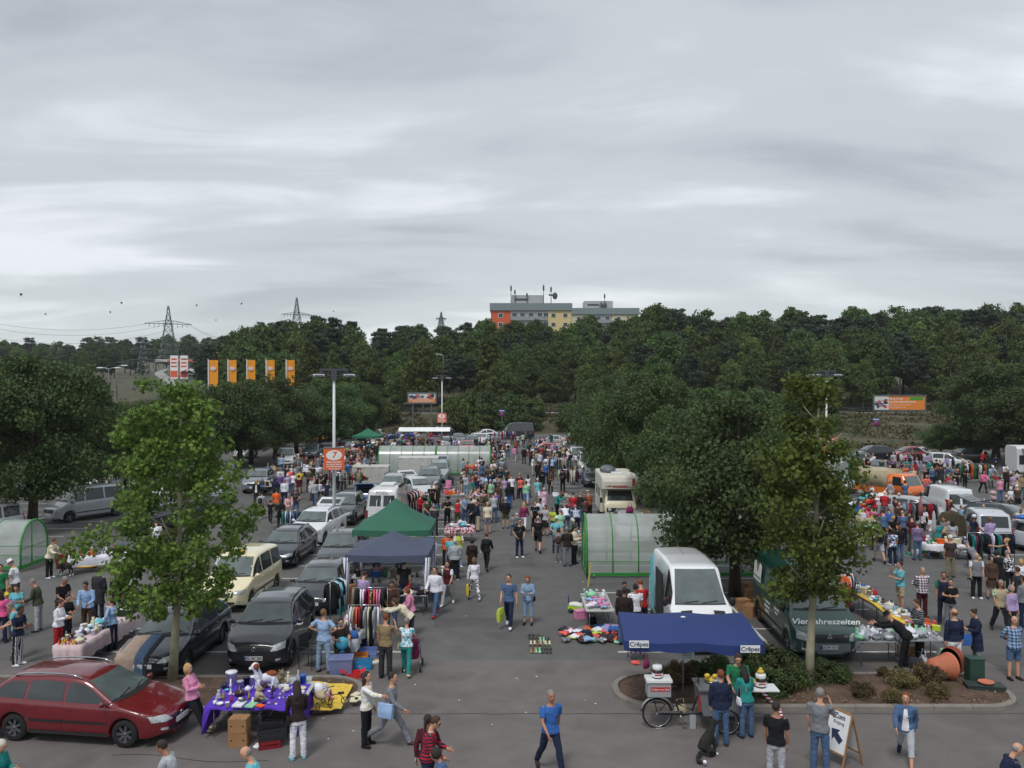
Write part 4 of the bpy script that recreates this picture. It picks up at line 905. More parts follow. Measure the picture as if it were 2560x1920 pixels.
crowd('in the left lane','''
641 1199 5 stand m jk:black tr:charcoal short:gr us:white | man in open black jacket over white shirt in the left lane
654 1228 172 walk f ts:lightgrey jn:black bun:dk backpack:charcoal shoe:white
676 1250 185 walk m ts:black jn:black short:dk kid h:1.35
691 1221 175 carryw m ts:orange tr:khaki short:dk shop:white
701 1248 10 hold m jk:black jn:black short:dk skin:2
711 1197 180 stand m ls:white jn:navy short:gr
688 1194 190 stand f jk:navy jn:charcoal bob:dk
722 1235 20 look f ls:pink*spot*cream cp:beige short:gr
739 1220 10 look m ts:charcoal jn:denim short:gr fat print:lightgrey/box
747 1187 178 walk m ts:maroon sh:khaki short:bl
749 1174 185 look m ts:yellow jn:charcoal short:bl
726 1170 175 look m ls:coral jn:black bald:wh
700 1180 180 stand m ts:purple jn:navy short:wh
701 1169 190 stand m ls:white jn:navy short:gr
670 1157 10 hold m ls:blue jn:charcoal short:rd
681 1156 350 hold m jk:beige tr:beige cap:charcoal
704 1136 15 stand m ts:lightblue jn:denim short:dk
785 1200 0 walk m jk:lightgrey jn:denim short:bd
778 1193 340 look f tk:white jn:rust cap:red
792 1186 20 stand f tk:black jn:black long:dk
773 1171 185 look m jk:olive jn:charcoal short:dk
802 1177 175 back m ts:charcoal jn:maroon short:gr fat
795 1138 200 stand m ts:grey jn:lightdenim short:bl
788 1141 10 hold f jk:maroon jn:black pony:dk tote:red
860 1115 180 stand m ts:beige*hstripe*charcoal jn:denim short:dk
875 1118 175 stand m ts:maroon jn:grey short:dk
895 1138 190 stand f tk:pink jn:lightgrey long:bd
870 1153 190 stand m ts:blue jn:navy short:bl tote:white
886 1153 170 stand m jk:olive*spot*beige tr:olive short:gr
899 1171 185 look m jk:olive*spot*tan tr:olive hat:olive
859 1167 200 stand m ts:grey jn:charcoal short:gr fat
843 1174 30 look f jk:black*spot*white jn:charcoal short:dk
924 1158 5 look m ts:white jn:charcoal short:dk
926 1168 190 look m ts:lightblue jn:denim short:bl kid h:1.4
908 1103 178 stand m jk:navy jn:charcoal short:bd shoe:white
917 1107 182 stand m ts:charcoal jn:black short:dk
932 1110 180 walk m ts:black jn:charcoal short:dk
732 1272 10 sit m ts:navy jn:charcoal short:dk
738 1150 170 look f jk:darkgreen jn:charcoal bob:gr
735 1180 165 look f ts:white jn:denim bob:br
820 1200 150 look m ts:navy jn:charcoal short:gr
835 1180 200 stand f co:charcoal jn:black bob:dk
''')
fill('in the left lane crowd',12,660,900,1128,1185,6)
fill('in the open lane between the stalls',30,1185,1260,1105,1200,21)
fill('at the stalls before the snack trailer',42,2170,2560,1125,1215,22)
fill('among the stalls of the right lot',20,2130,2560,1215,1300,24)
fill('in the left row behind the plane tree',8,330,500,1175,1235,25)
fill('in the left lane further back',22,690,860,1120,1165,23)
fill('in the farthest left row',10,230,340,1170,1195,16)
crowd('at the stalls left of the main aisle','''
1053 1234 60 hold m ls:red jn:maroon bald:wh
1079 1209 20 stand m ts:black jn:black short:bl print:white/box h:1.8
1092 1213 30 stand f co:darkbrown tr:black long:rd
1058 1143 260 look m ls:pink*plaid*white jn:white short:bl
1159 1146 100 stand m jk:lightdenim jn:denim short:dk
1168 1154 10 look f ts:coral jn:denim bun:dk
1165 1170 70 look f ts:blue jn:navy long:dk
1160 1178 60 look f ts:white jn:navy long:bd
1071 1245 40 look m ts:olive jn:denim cap:green
1180 1238 200 bend m ls:cream jn:navy bald:gr
1087 1262 180 look f ls:charcoal jn:black bob:lb
''')
crowd('at the stalls of the right lot','''
2250 1403 275 chin m ts:turquoise sh:beige short:dk shoe:black h:1.78 | young man in bright blue t-shirt and beige shorts with hand on chin
2307 1418 5 back m ls:maroon*plaid*white tr:maroon short:gr fat h:1.76 | man in maroon and white checked shirt with hands behind his back
2360 1430 335 stand m ve:navy us:green jn:navy short:dk skin:1 h:1.78 | man in navy vest over green t-shirt
2377 1447 330 fold f ts:black tr:grey bun:dk h:1.64 | woman in black top and grey trousers with folded arms
2376 1338 178 stand m ts:brown*vstripe*charcoal tr:khaki cap:cream h:1.78 fat | man in dark shirt, khaki trousers and pale cap seen from behind
2417 1352 200 bend m ls:grey tr:beige cap:grey h:1.76 | man in grey sweater bending over the ground stall
2294 1303 175 stand m ls:charcoal*vstripe*lilac jn:denim short:gr fat h:1.80 | big man in striped shirt and jeans seen from behind
2232 1321 178 stand f ts:denim*spot*white tr:navy bob:dk shoe:white h:1.64 | woman in blue floral t-shirt and navy trousers
2249 1313 185 stand f jk:black jn:denim bob:rd tote:cream h:1.66 | woman in black jacket and jeans with cream bag
2198 1309 172 walk m ts:grey sh:lightgrey cap:olive backpack:black shoe:black h:1.80 | man with big black backpack, cap and pale shorts
2154 1318 185 back f ts:white tr:grey short:lb h:1.66 | woman in white t-shirt half hidden by the plane leaves
2217 1319 180 stand f ts:charcoal jn:navy bob:rd kid h:1.4
2234 1289 10 look f ts:black jn:navy bob:bd
2256 1276 180 look m ts:denim jn:navy bald:gr fat
2279 1288 170 look m ts:maroon jn:olive short:dk fat
2222 1271 185 look m ts:blue jn:denim short:br kid h:1.45
2207 1275 175 look m ts:denim jn:navy short:dk
2236 1242 270 look m ts:maroon*spot*navy jn:charcoal short:dk
2178 1236 260 reach f jk:red tr:olive long:br
2148 1247 90 look f jk:blue jn:black bob:br
2311 1267 10 look m ts:white sh:charcoal short:rd skin:1
2359 1292 320 sit m jk:grey jn:charcoal short:dk
2371 1303 300 sit f jk:beige jn:black short:gr
2442 1382 350 stand m ve:grey us:white tr:black bald:wh shoe:white fat h:1.74 | old man in white t-shirt, blue grey vest and black trousers
2479 1390 345 stand f jk:brown sk:brown curly:dk h:1.62 fat | woman in brown suit jacket and brown skirt
2503 1450 350 walk m ve:beige us:cream*plaid*green tr:charcoal short:gr skin:1 h:1.76 | man in beige fishing vest over a checked shirt
2544 1417 200 carry f ts:charcoal jn:navy short:br tote:lightgrey h:1.66 | woman in dark grey top carrying a light grey tote
2518 1376 190 look f ts:black*spot*white jn:black short:gr h:1.64 | woman in black floral blouse at the clothes rack
2552 1397 200 stand f ts:white jn:denim bob:bd h:1.6
2516 1345 250 arms f tk:black tr:black bun:bd h:1.70
2492 1376 200 look f co:black jn:black curly:dk
2291 1498 275 hold m ls:grey*hstripe*black tr:charcoal short:br h:1.74 | man in grey sweater with black stripes packing at the plate table
2221 1530 240 bend m jk:black jn:black hat:black | seller in black with patterned cap bending behind the glassware
2386 1521 190 carry m ls:navy sh:white bald:rd shop:mint fat h:1.82 shoe:brown | bald man in navy sweater and white shorts with a plastic bag
2434 1523 265 hold f co:navy cp:grey bun:dk tote:blue shoe:black h:1.68 | woman in long navy coat with bright blue bag
2537 1540 5 back m ls:lightblue*plaid*navy sh:denim bald:br shoe:darkbrown fat h:1.76 | man in blue checked shirt and denim shorts near the tote
2560 1440 200 stand m jk:grey jn:navy short:dk h:1.75
2530 1462 20 stand f ls:lilac jn:charcoal bob:gr
''')
crowd('near the orange truck','''
2394 1172 10 hold f ts:black jn:navy short:bd fat
2414 1152 5 fold m ls:pink jn:navy bald:gr
2460 1177 5 pram f jk:hotpink tr:black bob:br
2517 1170 340 stand m jk:darkbrown tr:black short:dk
2534 1181 185 stand m ts:lilac jn:denim short:gr h:1.82
2520 1226 30 sit f ts:white*spot*black tr:beige hat:darkbrown
2543 1175 190 stand m ts:lightgrey jn:navy short:dk
2555 1186 170 stand m jk:tan jn:teal bald:rd
2352 1161 180 stand m co:charcoal tr:charcoal short:dk h:1.82
2341 1148 190 stand m jk:black jn:charcoal short:bl
2330 1166 175 stand f jk:denim jn:navy bob:bd
2324 1148 180 stand f ls:teal jn:charcoal short:gr
2309 1153 185 stand m ls:lightgrey*plaid*navy tr:beige short:dk
2371 1186 10 stand f jk:red jn:charcoal bob:bd
2387 1197 10 stand f ts:red*spot*white jn:navy short:bd kid
2383 1142 90 stand f jk:navy tr:teal long:bl
2292 1143 20 stand m ls:lilac jn:denim short:rd
2232 1144 185 look m ls:purple jn:navy cap:navy
2234 1129 0 stand m ts:lightgrey jn:black short:gr fat
2264 1132 10 look f ls:pink jn:lightdenim short:gr
2206 1146 120 look m ts:darkgreen jn:grey short:dk
2165 1137 10 stand f ve:black us:white jn:black short:wh
2183 1133 190 phone m ts:white jn:charcoal bald:rd
2218 1131 90 stand m jk:black jn:navy short:dk
2256 1153 30 look f ts:maroon jn:charcoal bob:dk
2245 1162 10 look f jk:black jn:grey short:gr
2283 1168 185 look m ts:beige jn:denim bald:gr
2335 1122 200 stand f ts:pink jn:charcoal bob:lb
2355 1128 20 stand m ts:black jn:charcoal short:dk
2317 1187 350 sit m ts:coral jn:denim bald:gr
2537 1284 180 stand m ts:grey jn:denim short:gr
''')

# ---------------- vehicles ----------------
def spec(L=4.5,W=1.8,H=1.5,zn=.62,z0=.80,z1=.98,xc=1.15,xw=1.95,xr=3.9,xt=4.35,zt=1.02,zb=.74,wr=.32,xf=.88,xb=3.6,tum=.17,van=0,side=None,gc=.2,hatch=0,rnd_=.2):
    return dict(locals())
SP=dict(
 estate=spec(4.75,1.78,1.50,xc=1.2,xw=2.0,xr=3.95,xt=4.55,zt=1.0,xf=.93,xb=3.72,tum=.2,side=[(1.28,2.42),(2.5,3.4),(3.48,4.3)]),
 hatch=spec(4.2,1.75,1.50,zn=.62,z0=.82,z1=1.0,xc=1.05,xw=1.75,xr=3.55,xt=4.05,zt=1.05,xf=.85,xb=3.45,side=[(1.15,2.15),(2.23,3.1),(3.17,3.7)]),
 suv=spec(4.4,1.84,1.69,zn=.78,z0=.98,z1=1.14,xc=1.1,xw=1.8,xr=3.75,xt=4.22,zt=1.12,zb=.85,wr=.36,xf=.86,xb=3.42,tum=.17,side=[(1.2,2.2),(2.28,3.2),(3.28,4.0)],gc=.25),
 mpv=spec(4.45,1.8,1.84,zn=.72,z0=.92,z1=1.12,xc=.98,xw=1.75,xr=4.2,xt=4.38,zt=1.1,zb=.9,wr=.33,xf=.88,xb=3.55,tum=.13,side=[(1.05,2.0),(2.1,3.1),(3.2,4.1)]),
 sedan=spec(4.6,1.8,1.43,zn=.60,z0=.78,z1=.95,xc=1.35,xw=2.15,xr=3.4,xt=4.05,zt=1.02,zb=.85,wr=.32,xf=.9,xb=3.68,tum=.22,side=[(1.45,2.5),(2.58,3.5)]),
 van=spec(5.3,1.96,2.42,zn=.85,z0=1.05,z1=1.36,xc=.82,xw=1.72,xr=5.1,xt=5.26,zt=1.3,zb=1.0,wr=.35,xf=1.0,xb=4.3,tum=.14,van=1,side=[(.95,1.95)],gc=.22),
 minivan=spec(4.7,1.8,2.0,zn=.8,z0=.98,z1=1.2,xc=.75,xw=1.5,xr=4.5,xt=4.66,zt=1.2,zb=1.0,wr=.34,xf=.8,xb=3.8,tum=.14,van=1,side=[(.85,1.75),(1.85,3.0),(3.1,4.3)],gc=.22),
 boxvan=spec(4.45,1.85,1.92,zn=.74,z0=.92,z1=1.1,xc=.95,xw=1.7,xr=4.3,xt=4.42,zt=1.1,zb=1.0,wr=.32,xf=.85,xb=3.6,tum=.12,van=1,side=[(1.05,1.95)]),
)
def carshape(S):
    L_,W,H=S['L'],S['W'],S['H']
    tk=[(0,S['zn']-.1),(.03,S['zn']),(.10,S['zn']+.07),(.4,S['z0']),(S['xc'],S['z1']),(S['xw'],H-.075),(S['xw']+.3,H-.02),((S['xw']+S['xr'])/2,H),(S['xr'],H-.06),(S['xt'],S['zt']),(L_-.03,S['zb']+.05),(L_,S['zb']-.05)]
    tx=[a for a,b in tk]; tz=[b for a,b in tk]
    def top(x): return sum(np.interp(x+d,tx,tz) for d in(-.07,-.035,0,.035,.07))/5 if .15<x<L_-.05 else float(np.interp(x,tx,tz))
    def belt(x): return min(S['z1']-.04+.07*max(0,(x-S['xc']))/L_*1.2,top(x)-.015)
    def hw(x):
        f=1-.30*max(0,(.75-x)/.75)**2.4-.16*max(0,(x-(L_-.5))/.5)**2.5
        return W/2*f
    def bot(x,ra):
        b=.24+ (.10*max(0,(.35-x)/.35))+(.08*max(0,(x-L_+.35)/.35))
        for xw in(S['xf'],S['xb']):
            if abs(x-xw)<ra: b=max(b,S['wr']+math.sqrt(ra*ra-(x-xw)**2))
        return b
    return top,belt,hw,bot
def carbody(S):
    top,belt,hw,bot=carshape(S); L_=S['L']; ra=S['wr']+.055
    xs=sorted(set([round(x,3) for x in list(np.arange(0,L_+.001,.065))+[0.015,.05,L_-.05,L_-.015,L_]+[S['xf']+ra*math.sin(R(a)) for a in range(-90,91,12)]+[S['xb']+ra*math.sin(R(a)) for a in range(-90,91,12)]]))
    rs=[]
    for x in xs:
        t,b,h,bo=top(x),belt(x),hw(x),bot(x,ra-.001); b=max(b,bo+.03); t=max(t,b+.01); g=min(1,(t-b)/.42); wr_=h-.045-S['tum']*g-(.03 if g<.2 else 0)
        half=[(h-.29,.22),(h-.27,bo),(h-.012,bo),(h+.006*(1 if bo>.4 else 0),bo+.02),(h,bo+.35*(b-bo)),(h+.004,bo+.62*(b-bo)),(h-.006,bo+.86*(b-bo)),(h-.03,b)]
        zr=t-.055*g-.01*(1-g)
        for k in(.08,.35,.65,.95): half.append((h-.045+(wr_-h+.045)*k,b+(zr-b)*k))
        half+= [(wr_-.035,t-.02*g),(wr_-.13,t+.002),(wr_*.5,t+.022+.012*(1-g)),(0,t+.03+.015*(1-g))]
        ring=[(x,-y,z) for y,z in half]+[(x,y,z) for y,z in reversed(half[:-1])]; rs.append(ring)
    mb=MB(); mb.rings([[Vector(p) for p in r] for r in rs],True); return mb
def bilin(q,nu,nv):
    return [[(q[0][0]*(1-a)*(1-b)+q[1][0]*a*(1-b)+q[2][0]*a*b+q[3][0]*(1-a)*b, q[0][1]*(1-a)*(1-b)+q[1][1]*a*(1-b)+q[2][1]*a*b+q[3][1]*(1-a)*b) for a in [i/nu for i in range(nu+1)]] for b in [j/nv for j in range(nv+1)]]
def project(bv,grid,axis,off=.006,mb=None):
    mb=mb or MB(); nv,nu=len(grid),len(grid[0]); P=[]
    for row in grid:
        for (a,b) in row:
            if axis=='F': o,d=Vector((-2,a,b)),Vector((1,0,0))
            elif axis=='B': o,d=Vector((9,a,b)),Vector((-1,0,0))
            elif axis=='L': o,d=Vector((a,-3,b)),Vector((0,1,0))   # -y side
            elif axis=='R': o,d=Vector((a,3,b)),Vector((0,-1,0))
            else: o,d=Vector((a,b,6)),Vector((0,0,-1))
            h,nn,_,_=bv.ray_cast(o,d)
            P.append((h+(nn if nn.dot(d)<0 else -nn)*off) if h else None)
    fs=[]
    for j in range(nv-1):
        for i in range(nu-1):
            f=(j*nu+i,j*nu+i+1,(j+1)*nu+i+1,(j+1)*nu+i)
            if all(P[k] is not None for k in f): fs.append(f)
    if not fs: return mb
    P=[p if p is not None else Vector((0,0,.5)) for p in P]
    a,b,c=P[fs[0][0]],P[fs[0][1]],P[fs[0][2]]; nn=(b-a).cross(c-a); d={'F':(-1,0,0),'B':(1,0,0),'L':(0,-1,0),'R':(0,1,0),'T':(0,0,1)}[axis]
    if nn.dot(Vector(d))<0: fs=[tuple(reversed(f)) for f in fs]
    return mb.add(P,fs,True)
def wheelmeshes(r,w,sp):
    t=MB(); t.lathe([(r*.66,-w/2),(r*.9,-w/2),(r,-w*.36),(r,w*.36),(r*.9,w/2),(r*.66,w/2)],(0,0,0),24,'Y',False)
    m=MB(); m.lathe([(r*.68,-w*.46),(r*.62,-w*.5),(r*.60,-w*.30),(.03,-w*.28),(.03,w*.28),(r*.6,w*.3),(r*.62,w*.5),(r*.68,w*.46)],(0,0,0),24,'Y',False); m.mi=1
    for k in range(sp):
        a=2*math.pi*k/sp; c=Vector((math.cos(a),0,math.sin(a))); s=Vector((-math.sin(a),0,math.cos(a)))
        for sd in(1,-1): q=sd*w*.40; m.add([c*r*.08+s*r*.09+Vector((0,q,0)),c*r*.08-s*r*.09+Vector((0,q,0)),c*r*.6-s*r*.10+Vector((0,sd*w*.46,0)),c*r*.6+s*r*.10+Vector((0,sd*w*.46,0))],[(0,1,2,3) if sd>0 else (3,2,1,0)],False)
    m.lathe([(.0,-w*.42),(r*.14,-w*.42),(r*.14,w*.42),(0,w*.42)],(0,0,0),10,'Y')
    return t.mesh('tyre'),m.mesh('rim')
_kp={}
def kit(kind):
    if kind in _kp: return _kp[kind]
    S=SP[kind]; top,belt,hw,bot=carshape(S); mb=carbody(S); bv=BVHTree.FromPolygons([Vector(v) for v in mb.v],mb.f); L_=S['L']; W=S['W']; P=[]
    A=lambda name,m,mt,par='body': P.append((name,m.mesh(name) if isinstance(m,MB) else m,mt,par))
    A('body',mb,'paint',None)
    # windscreen, rear window
    zc,zw=top(S['xc'])+.05,top(S['xw'])-.01; y0,y1=hw(S['xc'])-.13-.05*S['van'],hw(S['xw'])-S['tum']-.13-.05*S['van']
    A('windscreen',project(bv,bilin([(-y0,zc),(y0,zc),(y1,zw),(-y1,zw)],14,8),'F'),'glassl')
    m=MB(); project(bv,bilin([(-y0-.02,zc-.045),(y0+.02,zc-.045),(y0,zc-.005),(-y0,zc-.005)],14,2),'F',.007,m); A('wiper_cowl',m,'plast')
    m=MB()
    for s in(-.05,.5):
        a=bv.ray_cast(Vector((-2,s,zc+.0)),Vector((1,0,0)))[0]; b=bv.ray_cast(Vector((-2,s-.45 if s>0 else s-.5,zc+.05)),Vector((1,0,0)))[0]
        if a and b: m.cyl(a+Vector((-.02,0,.02)),b+Vector((-.02,0,.02)),.009,n=4)
    A('wiper',m,'plast')
    zr0,zr1=S['zt']+.03,top(S['xr'])-.03; y2=hw(S['xt'])-.18; y3=hw(S['xr'])-S['tum']-.14
    if kind not in('van','boxvan'): A('rear_window',project(bv,bilin([(-y2,zr0),(y2,zr0),(y3,zr1),(-y3,zr1)],12,6),'B'),'glassd')
    else:
        for s in(1,-1): A('rear_window',project(bv,bilin([(s*.07,S['H']-.95),(s*.72,S['H']-.95),(s*.68,S['H']-.35),(s*.07,S['H']-.35)],6,6),'B'),'glassd')
    for sd in'LR':
        for (xa,xb_) in S['side']:
            nn=max(4,int((xb_-xa)/.12)); g=[[] for _ in range(6)]
            for i in range(nn+1):
                x=xa+(xb_-xa)*i/nn; zl=belt(x)+.02; zh=top(x)-.10
                if zh<zl+.01: zh=zl+.002
                if i in(0,nn) : zh=max(zl+.002,zh-.02)
                for j in range(6): g[j].append((x,zl+(zh-zl)*j/5))
            A('side_window',project(bv,g,sd),'glassd')
        if S['van']:
            pass
        # door seams, sill, handle
        m=MB(); ds=[xa-.03 for xa,_ in S['side'][1:2]]+[S['side'][0][0]-.06 if S['side'][0][0]>S['xf']+S['wr'] else S['xf']+S['wr']+.1]+([S['side'][1][1]+.02] if len(S['side'])>1 else [2.05])
        for x in ds: project(bv,[[(x,.36),(x+.012,.36)],[(x,.6),(x+.012,.6)],[(x,belt(x)-.02),(x+.012,belt(x)-.02)]],sd,.003,m)
        A('door_seam',m,'seam')
        m=MB(); xa,xb_=S['xf']+S['wr']+.08,S['xb']-S['wr']-.08; project(bv,bilin([(xa,.26),(xb_,.26),(xb_,.33),(xa,.33)],8,1),sd,.008,m)
        if S['van'] or kind in('estate','mpv'): project(bv,bilin([(xa,.52),(xb_,.52),(xb_,.58),(xa,.58)],8,1),sd,.012,m)
        A('side_trim',m,'plast')
        m=MB(); 
        for x in ds[:1]+([S['side'][1][1]-.05] if len(S['side'])>2 else []):
            h=bv.ray_cast(Vector((x-.14,-3 if sd=='L' else 3,belt(x)-.14)),Vector((0,1 if sd=='L' else -1,0)))[0]
            if h: m.box(h,(.16,.05,.03))
        A('door_handle',m,'paint')
        s=-1 if sd=='L' else 1; mm=MB(); x=S['side'][0][0]+.12; yy=s*(hw(x)+.09); zz=belt(x)+.08; mm.ell((x,yy,zz),(.06,.10,.075 if not S['van'] else .15),8,6); mm.cyl((x,s*(hw(x)-.06),belt(x)+.02),(x,yy,zz-.02),.025,n=6); A('mirror',mm,'mirror')
        # head lamp and tail lamp
        zl=S['zn']+.0; q=[(s*W*.22,zl-.055),(s*W*.455,zl-.03),(s*W*.465,zl+.115),(s*W*.30,zl+.075)]
        if S['van']: q=[(s*W*.29,zl-.16),(s*W*.45,zl-.16),(s*W*.45,zl+.08),(s*W*.33,zl+.03)]
        if kind=='suv': q=[(s*W*.26,zl-.11),(s*W*.45,zl-.08),(s*W*.455,zl+.115),(s*W*.31,zl+.05)]
        A('headlight',project(bv,bilin(q,8,5),'F',.012),'lamp')
        q=[(s*W*.34,.40),(s*W*.40,.40),(s*W*.40,.46),(s*W*.34,.46)]; A('fog_light',project(bv,bilin(q,3,3),'F',.01),'lamp')
        if S['van'] or kind=='mpv': q=[(s*W*.40,.75),(s*W*.465,.75),(s*W*.46,1.25),(s*W*.40,1.25)]
        else: q=[(s*W*.30,S['zb']-.02),(s*W*.46,S['zb']-.05),(s*W*.455,S['zb']+.16),(s*W*.33,S['zb']+.12)]
        A('tail_light',project(bv,bilin(q,4,6),'B',.012),'redl')
    zl=S['zn']; m=MB()
    if S['van']: q=[(-W*.27,zl-.20),(W*.27,zl-.20),(W*.30,zl+.02),(-W*.30,zl+.02)]
    elif kind=='suv': q=[(-W*.23,zl-.13),(W*.23,zl-.13),(W*.25,zl+.03),(-W*.25,zl+.03)]
    else: q=[(-W*.19,zl-.10),(W*.19,zl-.10),(W*.21,zl+.0),(-W*.21,zl+.0)]
    project(bv,bilin(q,10,3),'F',.006,m); A('grille',m,'plast')
    m=MB(); 
    for k in range(3): z=q[0][1]+(q[3][1]-q[0][1])*(k+.6)/3.4; project(bv,bilin([(q[0][0],z),(q[1][0],z),(q[1][0],z+.012),(q[0][0],z+.012)],8,1),'F',.014,m)
    A('grille_bar',m,'chrome' if kind in('estate','sedan') else 'grey')
    m=MB(); project(bv,bilin([(-W*.30,.30),(W*.30,.30),(W*.32,.43),(-W*.32,.43)],10,2),'F',.006,m); 
    if S['van']: project(bv,bilin([(-W*.47,.36),(W*.47,.36),(W*.47,.62),(-W*.47,.62)],12,2),'F',.004,m)
    A('air_intake' if not S['van'] else 'bumper',m,'bump' if S['van'] else 'plast')
    m=MB(); project(bv,bilin([(-W*.46,.30),(W*.46,.30),(W*.46,.42),(-W*.46,.42)],12,2),'B',.006,m); A('rear_bumper_trim',m,'plast')
    for ax,zz in(('F',.48 if not S['van'] else .50),('B',.62)):
        h=bv.ray_cast(Vector((-2 if ax=='F' else 9,0,zz)),Vector((1 if ax=='F' else -1,0,0)))[0]
        if h: m=MB(); m.box((h.x+(-.018 if ax=='F' else .018),0,zz),(.014,.52,.115)); A('number_plate',m,'plate')
    h=bv.ray_cast(Vector((-2,0,zl-.04)),Vector((1,0,0)))[0]
    m=MB(); rr=.055; m.limb([(h.x-.022,rr*math.cos(a),zl-.04+rr*math.sin(a)) for a in np.linspace(0,2*math.pi,17)],.009,5); A('front_emblem',m,'chrome')
    m=MB(); ww=W-.36; m.box((L_/2,0,.3),(S['L']-.5,W-.62,.2)); A('underbody',m,'plast')
    m=MB(); m.cyl((S['xr']-.35 if not S['van'] else S['xw']+.5,0,top(S['xr']-.35)),(S['xr']-.1,0,top(S['xr']-.3)+.16),.008,.003,5); A('antenna',m,'plast')
    if kind in('estate','suv'):
        for s in(1,-1):
            pts=[]
            for i in range(9): x=S['xw']+.15+(S['xr']-.1-S['xw']-.15)*i/8; pts.append((x,s*(hw(x)-S['tum']-.09),top(x)+(.05 if 0<i<8 else .0)))
            m=MB(); m.limb(pts,.02,6); A('roof_rail',m,'rail')
    _kp[kind]=(P,wheelmeshes(S['wr'],.21,5 if kind!='estate' else 7)); return _kp[kind]
def car(kind,rgb,pos,ang,label,name='parked_car',cat='car',length=None,group=None,rail=None,mirror=None,bump=None,plate=None,skip=(),s=(1,1,1),lampm=None,rimm=None,rough=.28):
    """ang: direction of the nose in degrees (270 = toward the camera)"""
    P,(ty,ri)=kit(kind); S=SP[kind]; a=R(ang); pm=paint('%d_%d_%d'%rgb,rgb,rough)
    o=thing(name,label,cat,(pos[0],pos[1],0),0,group or 'vehicles parked on the flea market car park'); o.rotation_euler=(0,0,a+math.pi); o.scale=s
    MT=dict(paint=pm,glassl=glassl,glassd=glassd,plast=plast,lamp=lampm or lampg,redl=redl,plate=mat('plate_white',(212,214,214),.5),chrome=chrome,grey=mat('grey_trim',(70,72,76),.5),seam=mat('seam_black',(14,14,15),.8),mirror=mirror or pm,bump=bump or pm,rail=rail or plast)
    bo=None; off=Vector((-S['L']/2,0,0))
    for nm,me,mt,par in P:
        if nm in skip: continue
        if not me.polygons: continue
        x=obj(nm,me,MT[mt],o if par is None else o); x.location=off
    for xw in(S['xf'],S['xb']):
        for sd in(1,-1):
            wv=obj('wheel',ty,rubber,o,(xw-S['L']/2,sd*(S['W']/2-.125),S['wr'])); obj('rim',ri,[plast,rimm or alu],wv)
    return o
def carpt(kind,x,y,z): return Vector((x-SP[kind]['L']/2,y,z))
def plate_text(o,kind,s,z=None,rear=False):
    S=SP[kind]; z=z or (.50 if S['van'] else .48)
    for c in o_children(o,'number_plate'):
        xs=[v.co.x for v in c.data.vertices]
        if (max(xs)<1)!=rear:
            x=min(xs)-.003-S['L']/2 if not rear else max(xs)+.003-S['L']/2
            m=fmat((x,-.02,z),(0,-1,0)) if not rear else fmat((x,.02,z+.12),(0,1,0))
            t=text('plate_lettering',s,.10,mat('ink_black',(22,22,26),.6),c,Matrix.Translation(-c.location)@m,.001,bold=.002)
            b=MB(); b.box((min(xs)-.002 if not rear else max(xs)+.002,.24 if not rear else -.24,z if not rear else z+.12),(.004,.045,.108)); obj('plate_band',b,mat('plate_blue',(36,64,160),.5),c)
def o_children(o,n): return [c for c in ALL if c.parent==o and c.name.startswith(n)]
silver=(172,175,179); dgrey=(62,65,70); blk=(24,26,30); wht=(222,224,228)
red=car('estate',(104,14,26),(-10.2,20.72),-8,'dark red estate car with silver roof rails, nearest at the left edge',rail=chrome,rimm=mat('dull_alloy',(92,94,98),.5,metal=.5))
ps=car('estate',(28,34,48),(-10.2,26.25),268,'dark blue estate with a blanket over its bonnet',rail=plast)
def carblanket(o,kind):
    S=SP[kind]; b=next(c for c in ALL if c.parent==o and c.name.startswith('body')); bv=BVHTree.FromPolygons([v.co for v in b.data.vertices],[p.vertices for p in b.data.polygons]); M_=Matrix.Translation(o.location)@o.rotation_euler.to_matrix().to_4x4()@Matrix.Translation((-S['L']/2,0,0))
    for (ya,yb,m_,lab) in ((.93,.28,mat('blanket_beige',(168,146,132),.9,nz=.12,nscale=5,bump=.6,bscale=14),'beige patterned blanket spread over the bonnet of the dark blue estate'),(.276,-.04,mat('blanket_blue',(72,96,124),.9,nz=.1,bump=.5,bscale=14),'blue stripe of cloth beside the beige blanket on the bonnet'),(-.045,-.16,mat('blanket_dark',(40,48,58),.9),'dark cloth edge right of the blue stripe on the bonnet')):
        vs=[]; nx,ny=16,10
        for i in range(nx+1):
            for j in range(ny+1):
                y=ya+(yb-ya)*j/ny; t=i/nx; wv=.012*math.sin(y*23)+.008*math.sin(y*51)
                if t<.62:
                    x=1.15-(1.15-.10)*t/.62; yy=max(-.80,min(.80,y)); h=bv.ray_cast(Vector((x,yy*(1 if x>.4 else .84),4)),Vector((0,0,-1)))[0]; z=h.z if h else .7; p=Vector((x,y*(1 if x>.4 else .86+.14*min(1,x/.4)),z+.02+abs(wv)*.5-(.10*max(0,abs(y)-.72)*4)))
                else: q=(t-.62)/.38; p=Vector((.02-.07*q**.5+wv,y*.86,.72-.54*q+.02*math.sin(y*17)*q))
                vs.append(M_@p)
        m=MB(); m.add(vs,[(i*(ny+1)+j,i*(ny+1)+j+1,(i+1)*(ny+1)+j+1,(i+1)*(ny+1)+j) for i in range(nx) for j in range(ny)],True); tag(obj('blanket',m,m_),lab,'blanket')
carblanket(ps,'estate')
rav=car('suv',(32,36,44),(-7.45,26.8),271,'black suv with plate KL AK 280 between the blanket car and the stall',rail=plast); plate_text(rav,'suv','KL AK 280')
tx=car('mpv',(224,214,178),(-10.45,33.3),266,'cream taxi minivan with roof sign',mirror=None,bump=plast)
